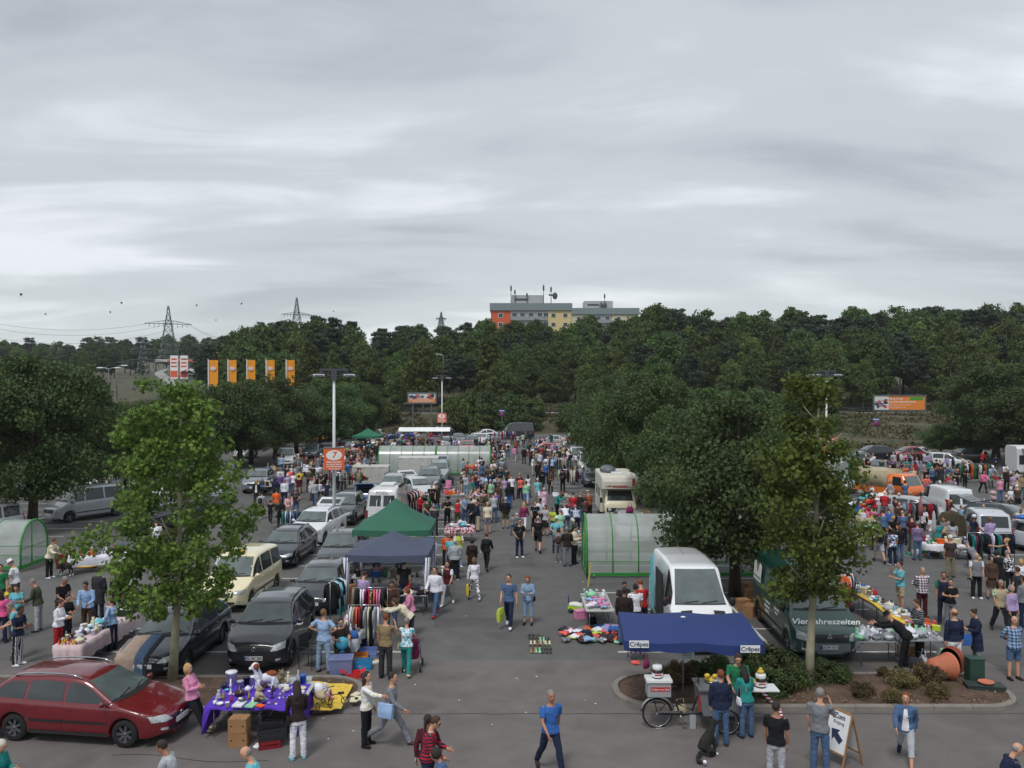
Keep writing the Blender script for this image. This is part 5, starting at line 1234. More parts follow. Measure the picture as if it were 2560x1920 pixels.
hb=MB(); hb.box((0,0,.07),(.2,.5,.12),tw=.7,td=.85); q=obj('taxi_sign',hb,mat('taxi_yellow',(206,176,60),.4),tx,(-.35,0,1.86)); text('sign_lettering','TAXI',.11,mat('ink_black',(22,22,26)),q,fmat((-.095,0,.075),(0,-1,0)),.004)
car('hatch',(38,41,47),(-7.2,32.7),271,'dark grey hatchback directly behind the black suv'); car('suv',(66,70,76),(-7.6,38.9),272,'grey suv with roof rails behind the dark hatchback',rail=chrome,s=(1,1,.97))
car('estate',(22,28,46),(-10.6,40.6),268,'dark navy estate behind the cream taxi')
ix=car('suv',(216,220,224),(-10.3,45.6),262,'white compact suv with raised tailgate',rail=None)
def tailgate(o,kind,rgb,w=1.2,z=None,ang=20):
    S=SP[kind]; z=z or S['H']-.05; mb=MB(); m=Matrix.Translation((S['xr']-S['L']/2,0,z))@Matrix.Rotation(R(-ang),4,'Y'); mb.M=m
    mb.box((.45,0,.0),(.9,w,.06)); t=obj('tailgate',mb,paint('%d_%d_%d'%rgb,rgb),o); g=MB(); g.M=m; g.box((.38,0,.034),(.5,w-.24,.008)); g.box((.38,0,-.034),(.5,w-.24,.008)); obj('tailgate_glass',g,glassd,t)
tailgate(ix,'suv',(216,220,224),1.35)
car('suv',(52,56,62),(-10.05,51.8),268,'dark grey suv behind the white suv, beside the tall lamp post',rail=chrome)
b=car('hatch',(50,84,150),(-9.8,58.5),92,'blue hatchback with raised blue tailgate'); tailgate(b,'hatch',(70,110,150),1.25)
pv=car('van',(206,208,208),(-7.15,50.4),88,'white camper van with dark rear windows and clothes on its side','camper_van','camper van',bump=paint('navy',(34,40,84)))
text('rear_lettering','PÖSSL',.26,mat('ink_black',(22,22,26)),pv,fmat((2.67,-.35,2.22),(0,1,0)),.004,shear=.3,align='LEFT'); 
mb=MB(); mb.box((.6,0,2.5),(1.1,.8,.09)); obj('roof_hatch',mb,whitep,pv); mb=MB(); mb.cyl((-1.2,.85,2.5),(1.8,.85,2.5),.085,n=10); obj('awning_roll',mb,plast,pv)
mb=MB(); [mb.limb([(2.68,y,.9),(2.86,y,1.0),(2.86,y,1.75),(2.68,y,1.85)],.018,5) for y in(-.25,.0,.5)]; [mb.cyl((2.86,-.7,z),(2.86,.7,z),.02,n=5) for z in(1.1,1.4)]; obj('bike_carrier',mb,whitep,pv)
car('suv',(148,152,156),(-8.6,62.5),270,'silver suv with luggage on its roof behind the camper van',rail=plast)
b=car('hatch',(190,194,198),(-6.9,62.5),300,'white hatchback with open door and bonnet beside the clothes van'); tailgate(b,'hatch',(200,204,208),1.3)
car('suv',(96,104,108),(-6.5,67.5),272,'grey green estate behind the white hatchback',rail=plast); b=car('suv',(142,156,160),(-6.2,73),270,'pale blue grey suv with raised tailgate before the shelter'); tailgate(b,'suv',(142,156,160),1.3)
# left lane row
car('mpv',(196,199,201),(-22.6,86),285,'silver minivan with wide open white door in the left row'); car('hatch',(60,64,70),(-24.6,74),280,'dark hatchback with white bonnet in the left row'); car('sedan',(46,52,62),(-27.2,72),275,'dark car partly behind the plane crown in the left row')
car('estate',(104,112,120),(-22.2,96),270,'grey blue estate behind the silver minivan'); car('estate',(58,62,66),(-19.4,92),275,'dark estate right of the silver minivan'); car('suv',(44,46,52),(-18.2,98),275,'black suv near the tall lamp in the left row'); car('hatch',(205,207,210),(-17.4,112),272,'white hatchback left of the far green canopy')
car('hatch',(212,214,216),(-29.5,95),270,'white hatchback under the left trees'); car('estate',(92,108,122),(-31,84),270,'blue grey car under the left trees')
for i,(x,y,k,c) in enumerate(((-36,112,'hatch',wht),(-40,112,'estate',silver),(-44,113,'hatch',(190,60,50)),(-48,112,'suv',dgrey),(-34,122,'hatch',wht),(-52,104,'mpv',wht),(-42,96,'hatch',silver),(-47,96,'sedan',wht),(-38,86,'hatch',dgrey),(-55,90,'mpv',silver),(-43,80,'estate',wht),(-36,74,'hatch',(70,80,110)),(-31,122,'van',wht),(-27,128,'hatch',silver))):
    car(k,c,(x,y),270+(i%3)*6,'%s car glimpsed under the dark trees far left, %s'%({wht:'white',silver:'silver',dgrey:'grey'}.get(c,'coloured'),'number %d from the aisle side'%(i+1)) if False else '%s %s glimpsed below the dark trees at the far left'%({wht:'white',silver:'silver',dgrey:'dark grey',(190,60,50):'red',(70,80,110):'blue'}[c],{'hatch':'hatchback','estate':'estate','suv':'suv','mpv':'minivan','sedan':'saloon','van':'van'}[k]),group='cars under the far left trees')
car('minivan',(172,175,180),(-26.3,53),238,'silver passenger van behind the left shelter','passenger_van','van',s=(1,1,1)); car('mpv',(196,198,202),(-28.4,45.5),243,'white small van at the left edge behind the shelter','small_van','van')
car('mpv',(178,182,187),(-23.6,61),245,'silver minivan partly behind the second left trunk'); car('hatch',(120,124,130),(-21.5,62),300,'grey car glimpsed through the plane tree crown'); car('hatch',(44,50,56),(-20.3,48.5),250,'dark car behind the white clothed table at left')
car('hatch',(56,60,66),(-19.3,52),235,'black car with bonnet toward the left lane'); car('van',(205,208,212),(-31.5,66),265,'white van in the second left row','delivery_van','van'); car('suv',(110,116,124),(-19.6,66.5),275,'grey suv behind the plane tree crown in the left row')
# far end
for (u,v,k,c,a,lab) in ((1003,1104,'suv',(40,74,190),200,'bright blue car at the far end left of the embankment gap'),(1098,1092,'suv',(26,28,34),190,'black suv below the small orange lamp sign'),(940,1100,'estate',(170,176,180),270,'silver car left of the bright blue one'),(1145,1112,'hatch',(96,104,112),275,'grey hatchback right of the far lamp post'),(1118,1122,'hatch',(178,190,192),270,'pale car with cream goods above the far shelter'),(1180,1118,'hatch',(108,130,126),272,'grey green car at the far middle'),(1208,1112,'hatch',(216,218,220),250,'white car with open boot at the far end'),(1208,1098,'sedan',(214,216,220),200,'white saloon behind it at the far end'),(1165,1134,'hatch',(176,60,70),275,'red roofed small car above the far shelter'),(1290,1098,'van',(48,52,58),190,'dark grey panel van at the end of the lane'),
  (1378,1116,'sedan',(168,172,176),188,'silver saloon seen side-on at the far end'),(1415,1132,'hatch',(196,44,52),262,'bright red hatchback beside the far right stalls'),(1432,1110,'hatch',(120,44,44),200,'dark red car right of the silver saloon'),(1360,1142,'hatch',(178,40,60),180,'red car hidden by the stalls in front of the silver saloon'),(860,1128,'estate',(64,30,34),275,'dark red car behind the tall lamp post'),(905,1112,'van',(44,44,50),275,'dark van at the far left of the green canopy')):
    p=G(u,v); car(k,c,(p.x,p.y+1),a,lab)
p=G(1500,1186); car('minivan',(206,210,208),(6.9,79),269,'old white passenger van with flat front in the right column','passenger_van','van',s=(1,1,1.02)); car('minivan',(196,202,202),(6.5,85.5),270,'white van behind the old white van','passenger_van','van'); car('minivan',(206,208,206),(6.2,93),270,'farthest white van of the right column','passenger_van','van')
car('hatch',(56,60,66),(6.6,70),270,'dark grey hatchback before the old white van')
car('estate',(150,154,158),(6.3,45.6),268,'silver estate roof behind the near right shelter with pink bag on it',rail=chrome); car('hatch',(214,216,218),(8.6,44.5),268,'white car behind the right shelter under the tree'); car('sedan',(190,192,196),(11,47),268,'pale car hidden under the right dark tree')
sv=car('van',(226,228,230),(5.95,28.9),270,'white panel van with large windscreen behind the blue awning','panel_van','van',mirror=plast,bump=plast)
gv=car('van',(18,62,54),(9.55,28.35),268,'dark green panel van with white script on its bonnet','panel_van','van',mirror=plast,bump=mat('bumper_grey',(104,108,112),.6,nz=.05),s=(1.06,1,1)); plate_text(gv,'van','DÜW V313')
wi=mat('ink_white',(220,222,220),.6)
def hoodtext(o,kind,s,x,y0,size,m,shear=.35,step=.2):
    S=SP[kind]; top,belt,hw,bot=carshape(S); z=top(x)+.05; sl=math.atan2(top(x+.15)-top(x-.15),.3)
    mt=fmat((x-S['L']/2-.0,y0,z),(0,-1,0),(math.cos(sl),0,math.sin(sl))); return text('bonnet_lettering',s,size,m,o,mt,.004,shear=shear,bold=.004)
hoodtext(gv,'van','Vier Jahreszeiten',.44,-.02,.30,wi)
for (a,b,s_) in ((1.15,.95,.12),(1.9,1.15,.13),(1.9,.95,.12)):
    pass
mb=MB(); S=SP['van']
def sidequad(x0,x1,z0,z1,y): return [(x0-S['L']/2,y,z0),(x1-S['L']/2,y,z0),(x1-S['L']/2,y,z1),(x0-S['L']/2,y,z1)]
_,_,hwv,_=carshape(S)
# nose points along -x in local space; the side facing left in the photo is -y ... (rotated by 90 degrees)
sgn=1
mb=MB(); mb.add([(1.30,sgn*.985,1.42),(2.25,sgn*.985,1.42),(2.25,sgn*.93,2.02),(2.0,sgn*.93,2.08),(1.78,sgn*.945,1.80),(1.55,sgn*.93,2.08),(1.30,sgn*.93,2.02)],[(6,5,4,3,2,1,0)],False); obj('side_panel_sign',mb,wi,gv)
mb=MB(); mb.add([(1.68,sgn*.95,1.82),(1.78,sgn*.96,1.70),(1.90,sgn*.95,1.84),(1.86,sgn*.93,2.16),(1.78,sgn*.94,1.95),(1.70,sgn*.93,2.16)],[(5,4,3,2,1,0)],False); obj('side_emblem',mb,mat('gold_leaf',(150,126,60),.5),gv)
gt=mat('ink_grey',(120,124,120),.6)
text('side_lettering','Vier Jahreszeiten',.13,gt,gv,fmat((1.78,sgn*.992,1.58),(-1,0,0)),.003,shear=.3)
for z,x,s_ in ((1.02,.45,'Partyservice'),(.86,.45,'Restaurant'),(.70,.45,'Catering'),(1.06,-.62,'Telefon 06'),(.92,-.62,'www')): text('side_lettering',s_,.13,wi,gv,fmat((x,sgn*.996,z),(-1,0,0)),.003)
text('side_lettering','313 CDI',.07,wi,gv,fmat((-2.68,-.55,.84),(0,-1,0)),.003)
mb=MB(); [mb.cyl((-2.70,0,.82),(-2.70,.055*math.cos(a)*1.9,.82+.055*math.sin(a)*1.9),.009,n=5) for a in(R(90),R(210),R(330))]; obj('emblem_star',mb,chrome,gv)
# bonnet vents of the white van, awning rolled at its door
mb=MB(); bvv=None
for s in(1,-1): mb.M=None; mb.add([(-2.65+.36,s*.35,1.2),(-2.65+.36,s*.7,1.17),(-2.65+.52,s*.68,1.26),(-2.65+.52,s*.33,1.285)],[(0,1,2,3) if s<0 else (3,2,1,0)],False)
obj('bonnet_vent',mb,plast,sv)
mb=MB(); mb.box((-.15,1.02,1.25),(1.2,.05,1.7)); d=obj('sliding_door',mb,plast,sv)
mb=MB(); mb.limb([(1.0,1.06,2.38),(.8,1.10,1.9),(.75,1.11,1.2),(.75,1.1,.55)],[(.36,.03),(.34,.04),(.32,.05),(.3,.04)],10,side=(1,0,0)); tag(obj('rolled_rug',remesh(mb,.03,1),fab('turquoise'),None,mtx=Matrix.Translation((5.95,28.9,0))@Matrix.Rotation(R(270)+math.pi,4,'Z')),'turquoise rug hanging over the open door of the white van','rug')

# right lot
car('boxvan',(214,218,220),(27.35,54.3),88,'white delivery van with two dark rear windows','delivery_van','van',mirror=plast); car('hatch',(156,160,163),(24.2,51.8),322,'silver grey hatchback left of the white delivery van'); zf=car('mpv',(188,192,200),(24.7,44.9),74,'silver minivan with brown blanket on its side'); 
b=car('estate',(46,54,58),(27.9,48.6),305,'dark green grey estate with raised boot lid',rail=plast); tailgate(b,'estate',(40,46,50),1.3)
car('hatch',(192,198,206),(26.2,42.3),285,'pale blue car carrying a blue and yellow kayak at the right edge'); car('hatch',(124,136,132),(24.6,66),300,'grey green car behind the heap of clothes')
b=car('suv',(210,213,216),(41.5,82),320,'white suv with raised tailgate near the snack trailer'); tailgate(b,'suv',(210,213,216),1.4,ang=30)
car('suv',(24,24,32),(38.2,91),182,'black suv seen side-on below the no stopping sign'); car('hatch',(128,24,34),(42.5,92),180,'dark red car behind the white tailgate car'); car('hatch',(36,38,42),(47.5,90),180,'dark car behind the snack trailer at right'); car('hatch',(44,48,64),(32.5,76),240,'dark blue car behind the plane tree at the right'); car('hatch',(90,98,104),(33.3,84),200,'grey car roof near the right far stalls')
# orange pickup with tarpaulin
def pickup(loc,rz):
    o=thing('pickup_truck','orange pickup truck with beige tarpaulin cover','pickup truck',loc,rz); om=paint('orange',(226,112,30))
    mb=MB(); n=[]
    for x,z0,z1,w in((0,.45,1.0,.78),(.06,.4,1.12,.84),(.12,.4,1.2,.86),(.5,.4,1.9,.80),(.62,.4,1.98,.78),(1.6,.4,2.0,.78),(1.68,.4,1.9,.84),(1.7,.4,1.2,.86)):
        n.append([Vector(p) for p in((x,-w,z0),(x,-.88,1.05),(x,-w*.97,z1-.03),(x,-w*.8,z1),(x,w*.8,z1),(x,w*.97,z1-.03),(x,.88,1.05),(x,w,z0))])
    mb.rings(n); bv=BVHTree.FromPolygons([Vector(v) for v in mb.v],mb.f); c=obj('cab',mb,om,o)
    obj('windscreen',project(bv,bilin([(-.72,1.22),(.72,1.22),(.66,1.86),(-.66,1.86)],8,5),'F'),glassl,o)
    for s in'LR': obj('side_window',project(bv,bilin([(.5,1.2),(1.3,1.2),(1.3,1.8),(.66,1.8)],5,4),s),glassd,o)
    for s in(1,-1): m=MB(); m.lathe([(.01,-.02),(.09,-.02),(.1,.02)],(-.0,s*.6,.78),12,'X'); obj('headlight',m,lampg,o); m=MB(); m.ell((.35,s*1.0,1.35),(.04,.09,.12),8,5); obj('mirror',m,plast,o)
    m=MB(); m.box((-.05,0,.55),(.1,1.75,.16)); obj('bumper',m,plast,o)
    m=MB(); m.box((3.1,0,.78),(2.75,1.8,.4)); obj('load_bed',m,om,o)
    m=MB(); m.rings([[Vector((x,y,z)) for y,z in((-.9,.98),(-.91,1.6),(-.86,2.12),(-.4,2.26-dz),(.4,2.26-dz),(.86,2.12),(.91,1.6),(.9,.98))] for x,dz in((1.78,.0),(2.4,.05),(3.1,0),(3.8,.05),(4.45,.0))]); obj('tarpaulin',m,mat('tarp',(170,158,132),.85,nz=.12,nscale=3,bump=.4,bscale=6),o)
    ty,ri=wheelmeshes(.32,.2,5)
    for x in(.75,3.4):
        for s in(1,-1): wv=obj('wheel',ty,rubber,o,(x,s*.76,.32)); obj('rim',ri,[plast,alu],wv)
pickup((27.9,59.2,0),R(118))
# old cream camper with alcove
def camper(loc,rz):
    o=thing('motorhome','old cream camper with overcab alcove and red stripe','motorhome',loc,rz); cm=mat('camper_cream',(214,206,178),.5,nz=.05,coat=.2); wm=mat('camper_white',(206,202,190),.55,nz=.06)
    mb=MB(); n=[]
    for x,z0,z1,w in((0,.45,1.15,.82),(.05,.4,1.3,.88),(.12,.4,1.38,.9),(.55,.4,2.05,.80),(1.1,.4,2.1,.86),(1.3,.4,2.1,.9)):
        n.append([Vector(p) for p in((x,-w,z0),(x,-.93,1.2),(x,-w*.96,z1-.04),(x,-w*.8,z1),(x,w*.8,z1),(x,w*.96,z1-.04),(x,.93,1.2),(x,w,z0))])
    mb.rings(n); bv=BVHTree.FromPolygons([Vector(v) for v in mb.v],mb.f); obj('cab',mb,cm,o)
    obj('windscreen',project(bv,bilin([(-.76,1.42),(.76,1.42),(.68,1.98),(-.68,1.98)],10,5),'F'),glassd,o)
    for s in'LR': obj('side_window',project(bv,bilin([(.42,1.32),(1.1,1.32),(1.1,1.9),(.62,1.9)],5,4),s),glassd,o)
    obj('grille',project(bv,bilin([(-.8,.78),(.8,.78),(.8,1.02),(-.8,1.02)],8,2),'F',.01),plast,o)
    for s in(1,-1): m=MB(); m.lathe([(.01,-.05),(.1,-.05),(.11,.0)],(.0,s*.62,.9),14,'X'); obj('headlight',m,lampg,o); m=MB(); m.box((.2,s*1.1,1.45),(.05,.16,.3)); m.cyl((.3,s*.9,1.3),(.2,s*1.1,1.4),.02,n=5); obj('mirror',m,plast,o)
    m=MB(); m.box((-.06,0,.52),(.12,1.9,.18)); obj('bumper',m,plast,o); m=MB(); m.box((-.03,0,.68),(.02,.5,.11)); obj('number_plate',m,whitep,o)
    m=MB(); m.rings([[Vector((x,s*w,z)) for s,z in((-1,z0),(-1,z1-.08),(-.94,z1),(.94,z1),(1,z1-.08),(1,z0))] for x,w,z0,z1 in((.02,.98,2.14,2.55),(.12,1.06,2.10,2.78),(.5,1.08,2.1,2.88),(1.25,1.08,2.1,2.88),(1.27,1.08,.6,2.88),(5.0,1.08,.6,2.84),(5.05,1.06,.65,2.8))],sm=False); bx=obj('living_box',m,wm,o)
    rp=mat('camper_stripe',(168,64,40),.5); m=MB(); m.add([(-.0,-.42,2.28),(-.0,.75,2.28),(.0,.75,2.33),(.0,-.42,2.33)],[(3,2,1,0)]); m.box((.02,-.78,2.52),(.03,.16,.42)); m.box((.005,-.15,2.24),(.03,1.2,.03)); obj('stripe',m,rp,o); text('maker_lettering','LORD',.12,mat('ink_grey2',(90,92,96)),o,fmat((.0,.72,2.27),(0,-1,0)),.004)
    m=MB(); m.box((1.4,.1,2.93),(.7,.6,.08)); m.box((3.2,0,2.93),(.5,.5,.1)); obj('roof_hatch',m,whitep,o); m=MB(); m.ell((2.6,.5,3.02),(.9,.5,.28),12,8); obj('roof_box',m,mat('roofbox_grey',(98,102,108),.4),o)
    for x in(2.0,3.6): m=MB(); m.box((x,1.085,1.75),(.9,.02,.55)); obj('living_window',m,glassd,o)
    ty,ri=wheelmeshes(.33,.2,5)
    for x in(.75,3.9):
        for s in(1,-1): wv=obj('wheel',ty,rubber,o,(x,s*.84,.33)); obj('rim',ri,[plast,alu],wv)
camper((6.35,50.3,0),R(89))
# red truck and yellow trailer, snack trailer
o=thing('box_truck','red truck with yellow box body glimpsed behind the trees','truck',(-32,112,0),0); m=MB(); m.box((0,0,1.9),(5.8,2.4,1.4)); m.box((0,0,.95),(5.8,2.4,.5)); obj('red_body',m,paint('truckred',(158,30,50)),o); m=MB(); m.box((-1.2,-1.21,1.9),(1.1,.02,.8)); m.box((1.2,-1.21,1.9),(1.1,.02,.8)); obj('side_window',m,glassd,o)
m=MB(); m.box((5.6,.5,2.4),(4.2,2.4,2.8)); obj('yellow_box',m,mat('truck_yellow',(196,140,30),.5,nz=.06),o)
ty,ri=wheelmeshes(.48,.3,6)
for x in(-1.9,1.6,5.8): wv=obj('wheel',ty,rubber,o,(x,-1.1,.48)); obj('rim',ri,[plast,alu],wv)
o=thing('snack_trailer','white snack trailer with raised blue grey awning at the right edge','trailer',(47.2,76.5,0),R(-6)); m=MB(); m.rings([[Vector((x,y,z)) for y,z in((-1.1,.5),(-1.1,2.5),(-.9,2.72),(.9,2.72),(1.1,2.5),(1.1,.5))] for x in(-2.6,2.6)],sm=False); obj('trailer_body',m,mat('trailer_white',(206,208,208),.5,nz=.05),o)
m=MB(); m.box((-.6,-1.12,1.7),(1.2,.04,.9)); m.box((-2.1,-1.12,1.55),(.6,.04,.8)); obj('hatch_opening',m,plast,o); m=MB(); m.M=Matrix.Translation((-.4,-1.12,2.55))@Matrix.Rotation(R(12),4,'X'); m.box((0,-.65,0),(3.6,1.3,.05)); obj('awning',m,mat('awning_blue',(140,154,170),.6,nz=.1,nscale=2),o)
m=MB(); m.rings([[Vector((x,y,z)) for y,z in((-.6,2.75),(-.6,3.1),(-.3,3.2),(.5,3.2),(.7,3.0),(.7,2.75))] for x in(-1.0,2.4)],sm=False); obj('roof_unit',m,whitep,o); [obj('wheel',ty,rubber,o,(x,-.95,.4),scale=.8) for x in(-.5,.5)]
m=MB(); m.box((-1.3,-1.14,1.2),(.1,.02,1.4)); obj('door_frame',m,steel,o)

# ---------------- cart shelters, canopies, lamps, signs ----------------
green=mat('shelter_green',(52,132,58),.4,nz=.05); acry=mat('acrylic_sheet',(196,204,200),.2,alpha=.5,nz=.16,nscale=.9,spec=1)
def shelter(x0,x1,y0,nb,label,depth=2.4,H_=2.6,ends='both',flip=1):
    o=thing('cart_shelter',label,'shelter',((x0+x1)/2,y0+depth/2,0),0,'arched shopping cart shelters with green ribs'); hl=(x1-x0)/2; hd=depth/2
    prof=[(-hd,.12)]+[(-hd,.9)]+[(-hd*math.cos(R(a))*1.0,.9+(H_-.9)*math.sin(R(a))**.9) for a in range(8,173,8)]+[(hd,.9),(hd,.12)]
    N_=len(prof); m=MB(); st=3
    xs=[-hl+.03+(2*hl-.06)*i/(nb*st) for i in range(nb*st+1)]
    m.add([(x,y,z) for x in xs for y,z in prof],[(i*N_+j,i*N_+j+1,(i+1)*N_+j+1,(i+1)*N_+j) for i in range(len(xs)-1) for j in range(N_-1)],True); 
    lo=MB(); 
    obj('curved_panel',m,acry,o)
    for i in range(nb+1):
        x=-hl+2*hl*i/nb; m=MB(); th=.028 if 0<i<nb else .05; m.limb([(x,y,z) for y,z in prof],th,6,side=(1,0,0)); obj('rib',m,green,o)
    m=MB()
    for s in(-1,1): m.box((0,s*hd,.2),(2*hl,.06,.14)); m.cyl((-hl,s*(hd-.02),.75),(hl,s*(hd-.02),.75),.025,n=6); m.cyl((-hl,s*(hd-.02),1.15),(hl,s*(hd-.02),1.15),.012,n=5)
    obj('base_rail',m,green,o)
    for s in(-1,1):
        m=MB(); pl=[Vector((s*(hl-.01),y*.97,z if z>.2 else .25)) for y,z in prof]; m.add(pl,[tuple(range(len(pl)))],True); obj('end_panel',m,acry,o)
        m=MB(); m.box((s*hl,0,.2),(.07,depth,.16)); m.cyl((s*hl,-.2,.2),(s*hl,-.2,H_-.06),.03,n=6); m.cyl((s*hl,-hd,1.0),(s*hl,hd,1.0),.016,n=5); obj('end_frame',m,green,o)
    m=MB(); [m.cyl((x,y,0),(x,y,.2),.035,n=6) for x in(-hl+.3,0,hl-.3) for y in(-hd,hd)]; obj('foot',m,steel,o); return o
shelter(-31,-21.7,37.9,7,'arched green ribbed cart shelter at the left edge seen from its end',2.2,2.15); shelter(3.2,10.9,36.6,7,'large arched cart shelter with green ribs behind the white van')
shelter(-12.0,-6.9,77,5,'left half of the far cart shelter in the middle'); shelter(-6.8,-1.95,77,5,'right half of the far cart shelter in the middle'); shelter(17,29.8,76,12,'cart shelter behind the right plane tree')
def canopy(cx,y0,w,d,ez,pz,col,label,stripe=False,val=.25,legs=True):
    o=thing('canopy_tent',label,'gazebo',(cx,y0+d/2,0)); m=MB(); hw,hd=w/2,d/2; n=10
    def P(a,b): # a,b in -1..1
        r=max(abs(a),abs(b)); z=ez+(pz-ez)*(1-r)**1.0-.10*math.sin(math.pi*r)*(1-.0)+ .0*r; sagx=-.05*(1-min(abs(a),abs(b))/max(r,.01))*r; return (a*hw,b*hd,z+sagx)
    g=[[P(-1+2*i/n,-1+2*j/n) for i in range(n+1)] for j in range(n+1)]
    m.add([p for r in g for p in r],[(j*(n+1)+i,j*(n+1)+i+1,(j+1)*(n+1)+i+1,(j+1)*(n+1)+i) for j in range(n) for i in range(n)],True)
    fm=mat('canvas_%d_%d_%d'%col,col,.8,nz=.07,nscale=1.5,bump=.3,bscale=6); rf=obj('roof',m,fm,o)
    m=MB(); ed=[g[0][i] for i in range(n+1)]+[g[j][n] for j in range(1,n+1)]+[g[n][i] for i in range(n-1,-1,-1)]+[g[j][0] for j in range(n-1,0,-1)]; k=len(ed)
    m.add([Vector(p)+Vector((0,0,.004)) for p in ed]+[Vector((p[0]*1.01,p[1]*1.01,p[2]-val+.02*math.sin(i*1.9))) for i,p in enumerate(ed)],[(i,(i+1)%k,k+(i+1)%k,k+i) for i in range(k)],True); obj('valance',m,fm,o)
    for a in(-1,1):
        for b in(-1,1):
            m=MB(); m.cyl((a*(hw-.06),b*(hd-.06),0),(a*(hw-.06),b*(hd-.06),ez),.02,n=6); m.box((a*(hw-.06),b*(hd-.06),.01),(.1,.1,.02)); obj('leg',m,steel,o)
            if stripe:
                m=MB(); m.limb([(a*(hw-.06),b*(hd-.06),.1),(a*(hw-.06),b*(hd-.06),1.0),(a*(hw-.04),b*(hd-.05),ez-.1)],[(.05,.05),(.08,.06),(.13,.08)],8); obj('leg_sleeve',m,stripem(),o)
    m=MB(); [m.cyl((s*(hw-.06),-hd+.06,ez-.08),(s*(hw-.06),hd-.06,ez-.08),.012,n=5) for s in(-1,1)]; [m.cyl((-hw+.06,s*(hd-.06),ez-.08),(hw-.06,s*(hd-.06),ez-.08),.012,n=5) for s in(-1,1)]; obj('truss',m,steel,o); return o
def stripem():
    if 'stripes' in _m: return _m['stripes']
    m=mat('stripes',(214,216,224),.8); t=m.node_tree; b=t.nodes['Principled BSDF']; tc=t.nodes.new('ShaderNodeTexCoord'); wv=t.nodes.new('ShaderNodeTexWave'); wv.inputs['Scale'].default_value=4.2; wv.bands_direction='DIAGONAL'; wv.inputs['Phase Offset'].default_value=1
    mp=t.nodes.new('ShaderNodeMapping'); mp.inputs['Scale'].default_value=(1.6,1.6,0); t.links.new(tc.outputs['Object'],mp.inputs[0]); t.links.new(mp.outputs[0],wv.inputs[0]); g=t.nodes.new('ShaderNodeMath'); g.operation='GREATER_THAN'; t.links.new(wv.outputs['Fac'],g.inputs[0]); mx=t.nodes.new('ShaderNodeMix'); mx.data_type='RGBA'; mx.inputs['A'].default_value=C3(58,68,104); mx.inputs['B'].default_value=C3(216,218,226); t.links.new(g.outputs[0],mx.inputs['Factor']); t.links.new(mx.outputs['Result'],b.inputs['Base Color']); return m
canopy(-4.62,31.6,3.05,3.0,2.03,2.68,(70,78,98),'navy blue gazebo with striped leg sleeves over the clothes stall',True)
canopy(-5.2,36.9,3.35,3.0,2.03,3.22,(44,98,78),'dark green gazebo behind the navy one'); canopy(-17.2,101,3.3,3,2.05,2.9,(38,104,76),'green gazebo at the far left stalls')
m=MB(); m.box((0,0,1.0),(.02,2.6,1.7)); 
# grey side sheets of the far stalls and sheet stalls
for (u,v,w_,h_,lab,c) in ((925,1203,2.9,1.5,'pale grey tarpaulin wall behind the silver suv',(176,176,170)),(1045,1190,3.4,1.9,'light grey sheet wall in front of the far shelter',(182,184,180)),(1062,1116,6.2,2.9,'white tent roof behind the far shelter',(226,228,228))):
    p=G(u,v+12); o=thing('tarpaulin_wall',lab,'tarpaulin',p); m=MB(); n=12
    if 'roof' in lab: m.rings([[Vector((x,-.9,2.45)),Vector((x,0,h_)),Vector((x,1.2,2.5)),Vector((x,0,h_-.06))] for x in(-w_/2,-w_/4,0,w_/4,w_/2)],sm=False)
    else: m.add([(-w_/2+w_*i/n,.06*math.sin(i*2.1),z) for z in(.1,h_*.5,h_) for i in range(n+1)],[(j*(n+1)+i,j*(n+1)+i+1,(j+1)*(n+1)+i+1,(j+1)*(n+1)+i) for j in range(2) for i in range(n)],True); m.rings([[Vector((-w_/2,0,h_)),Vector((w_/2,0,h_)),Vector((w_/2,1.2,h_+.1)),Vector((-w_/2,1.2,h_+.1))],[Vector((-w_/2,0,h_+.03)),Vector((w_/2,0,h_+.03)),Vector((w_/2,1.2,h_+.13)),Vector((-w_/2,1.2,h_+.13))]],sm=False)
    obj('sheet',m,mat('sheet_%d'%c[0],c,.8,nz=.08,nscale=2,bump=.3,bscale=4),o); m=MB(); [m.cyl((s*w_/2,q,0),(s*w_/2,q,h_),.02,n=5) for s in(-1,1) for q in(0,1.1)]; obj('pole',m,steel,o)
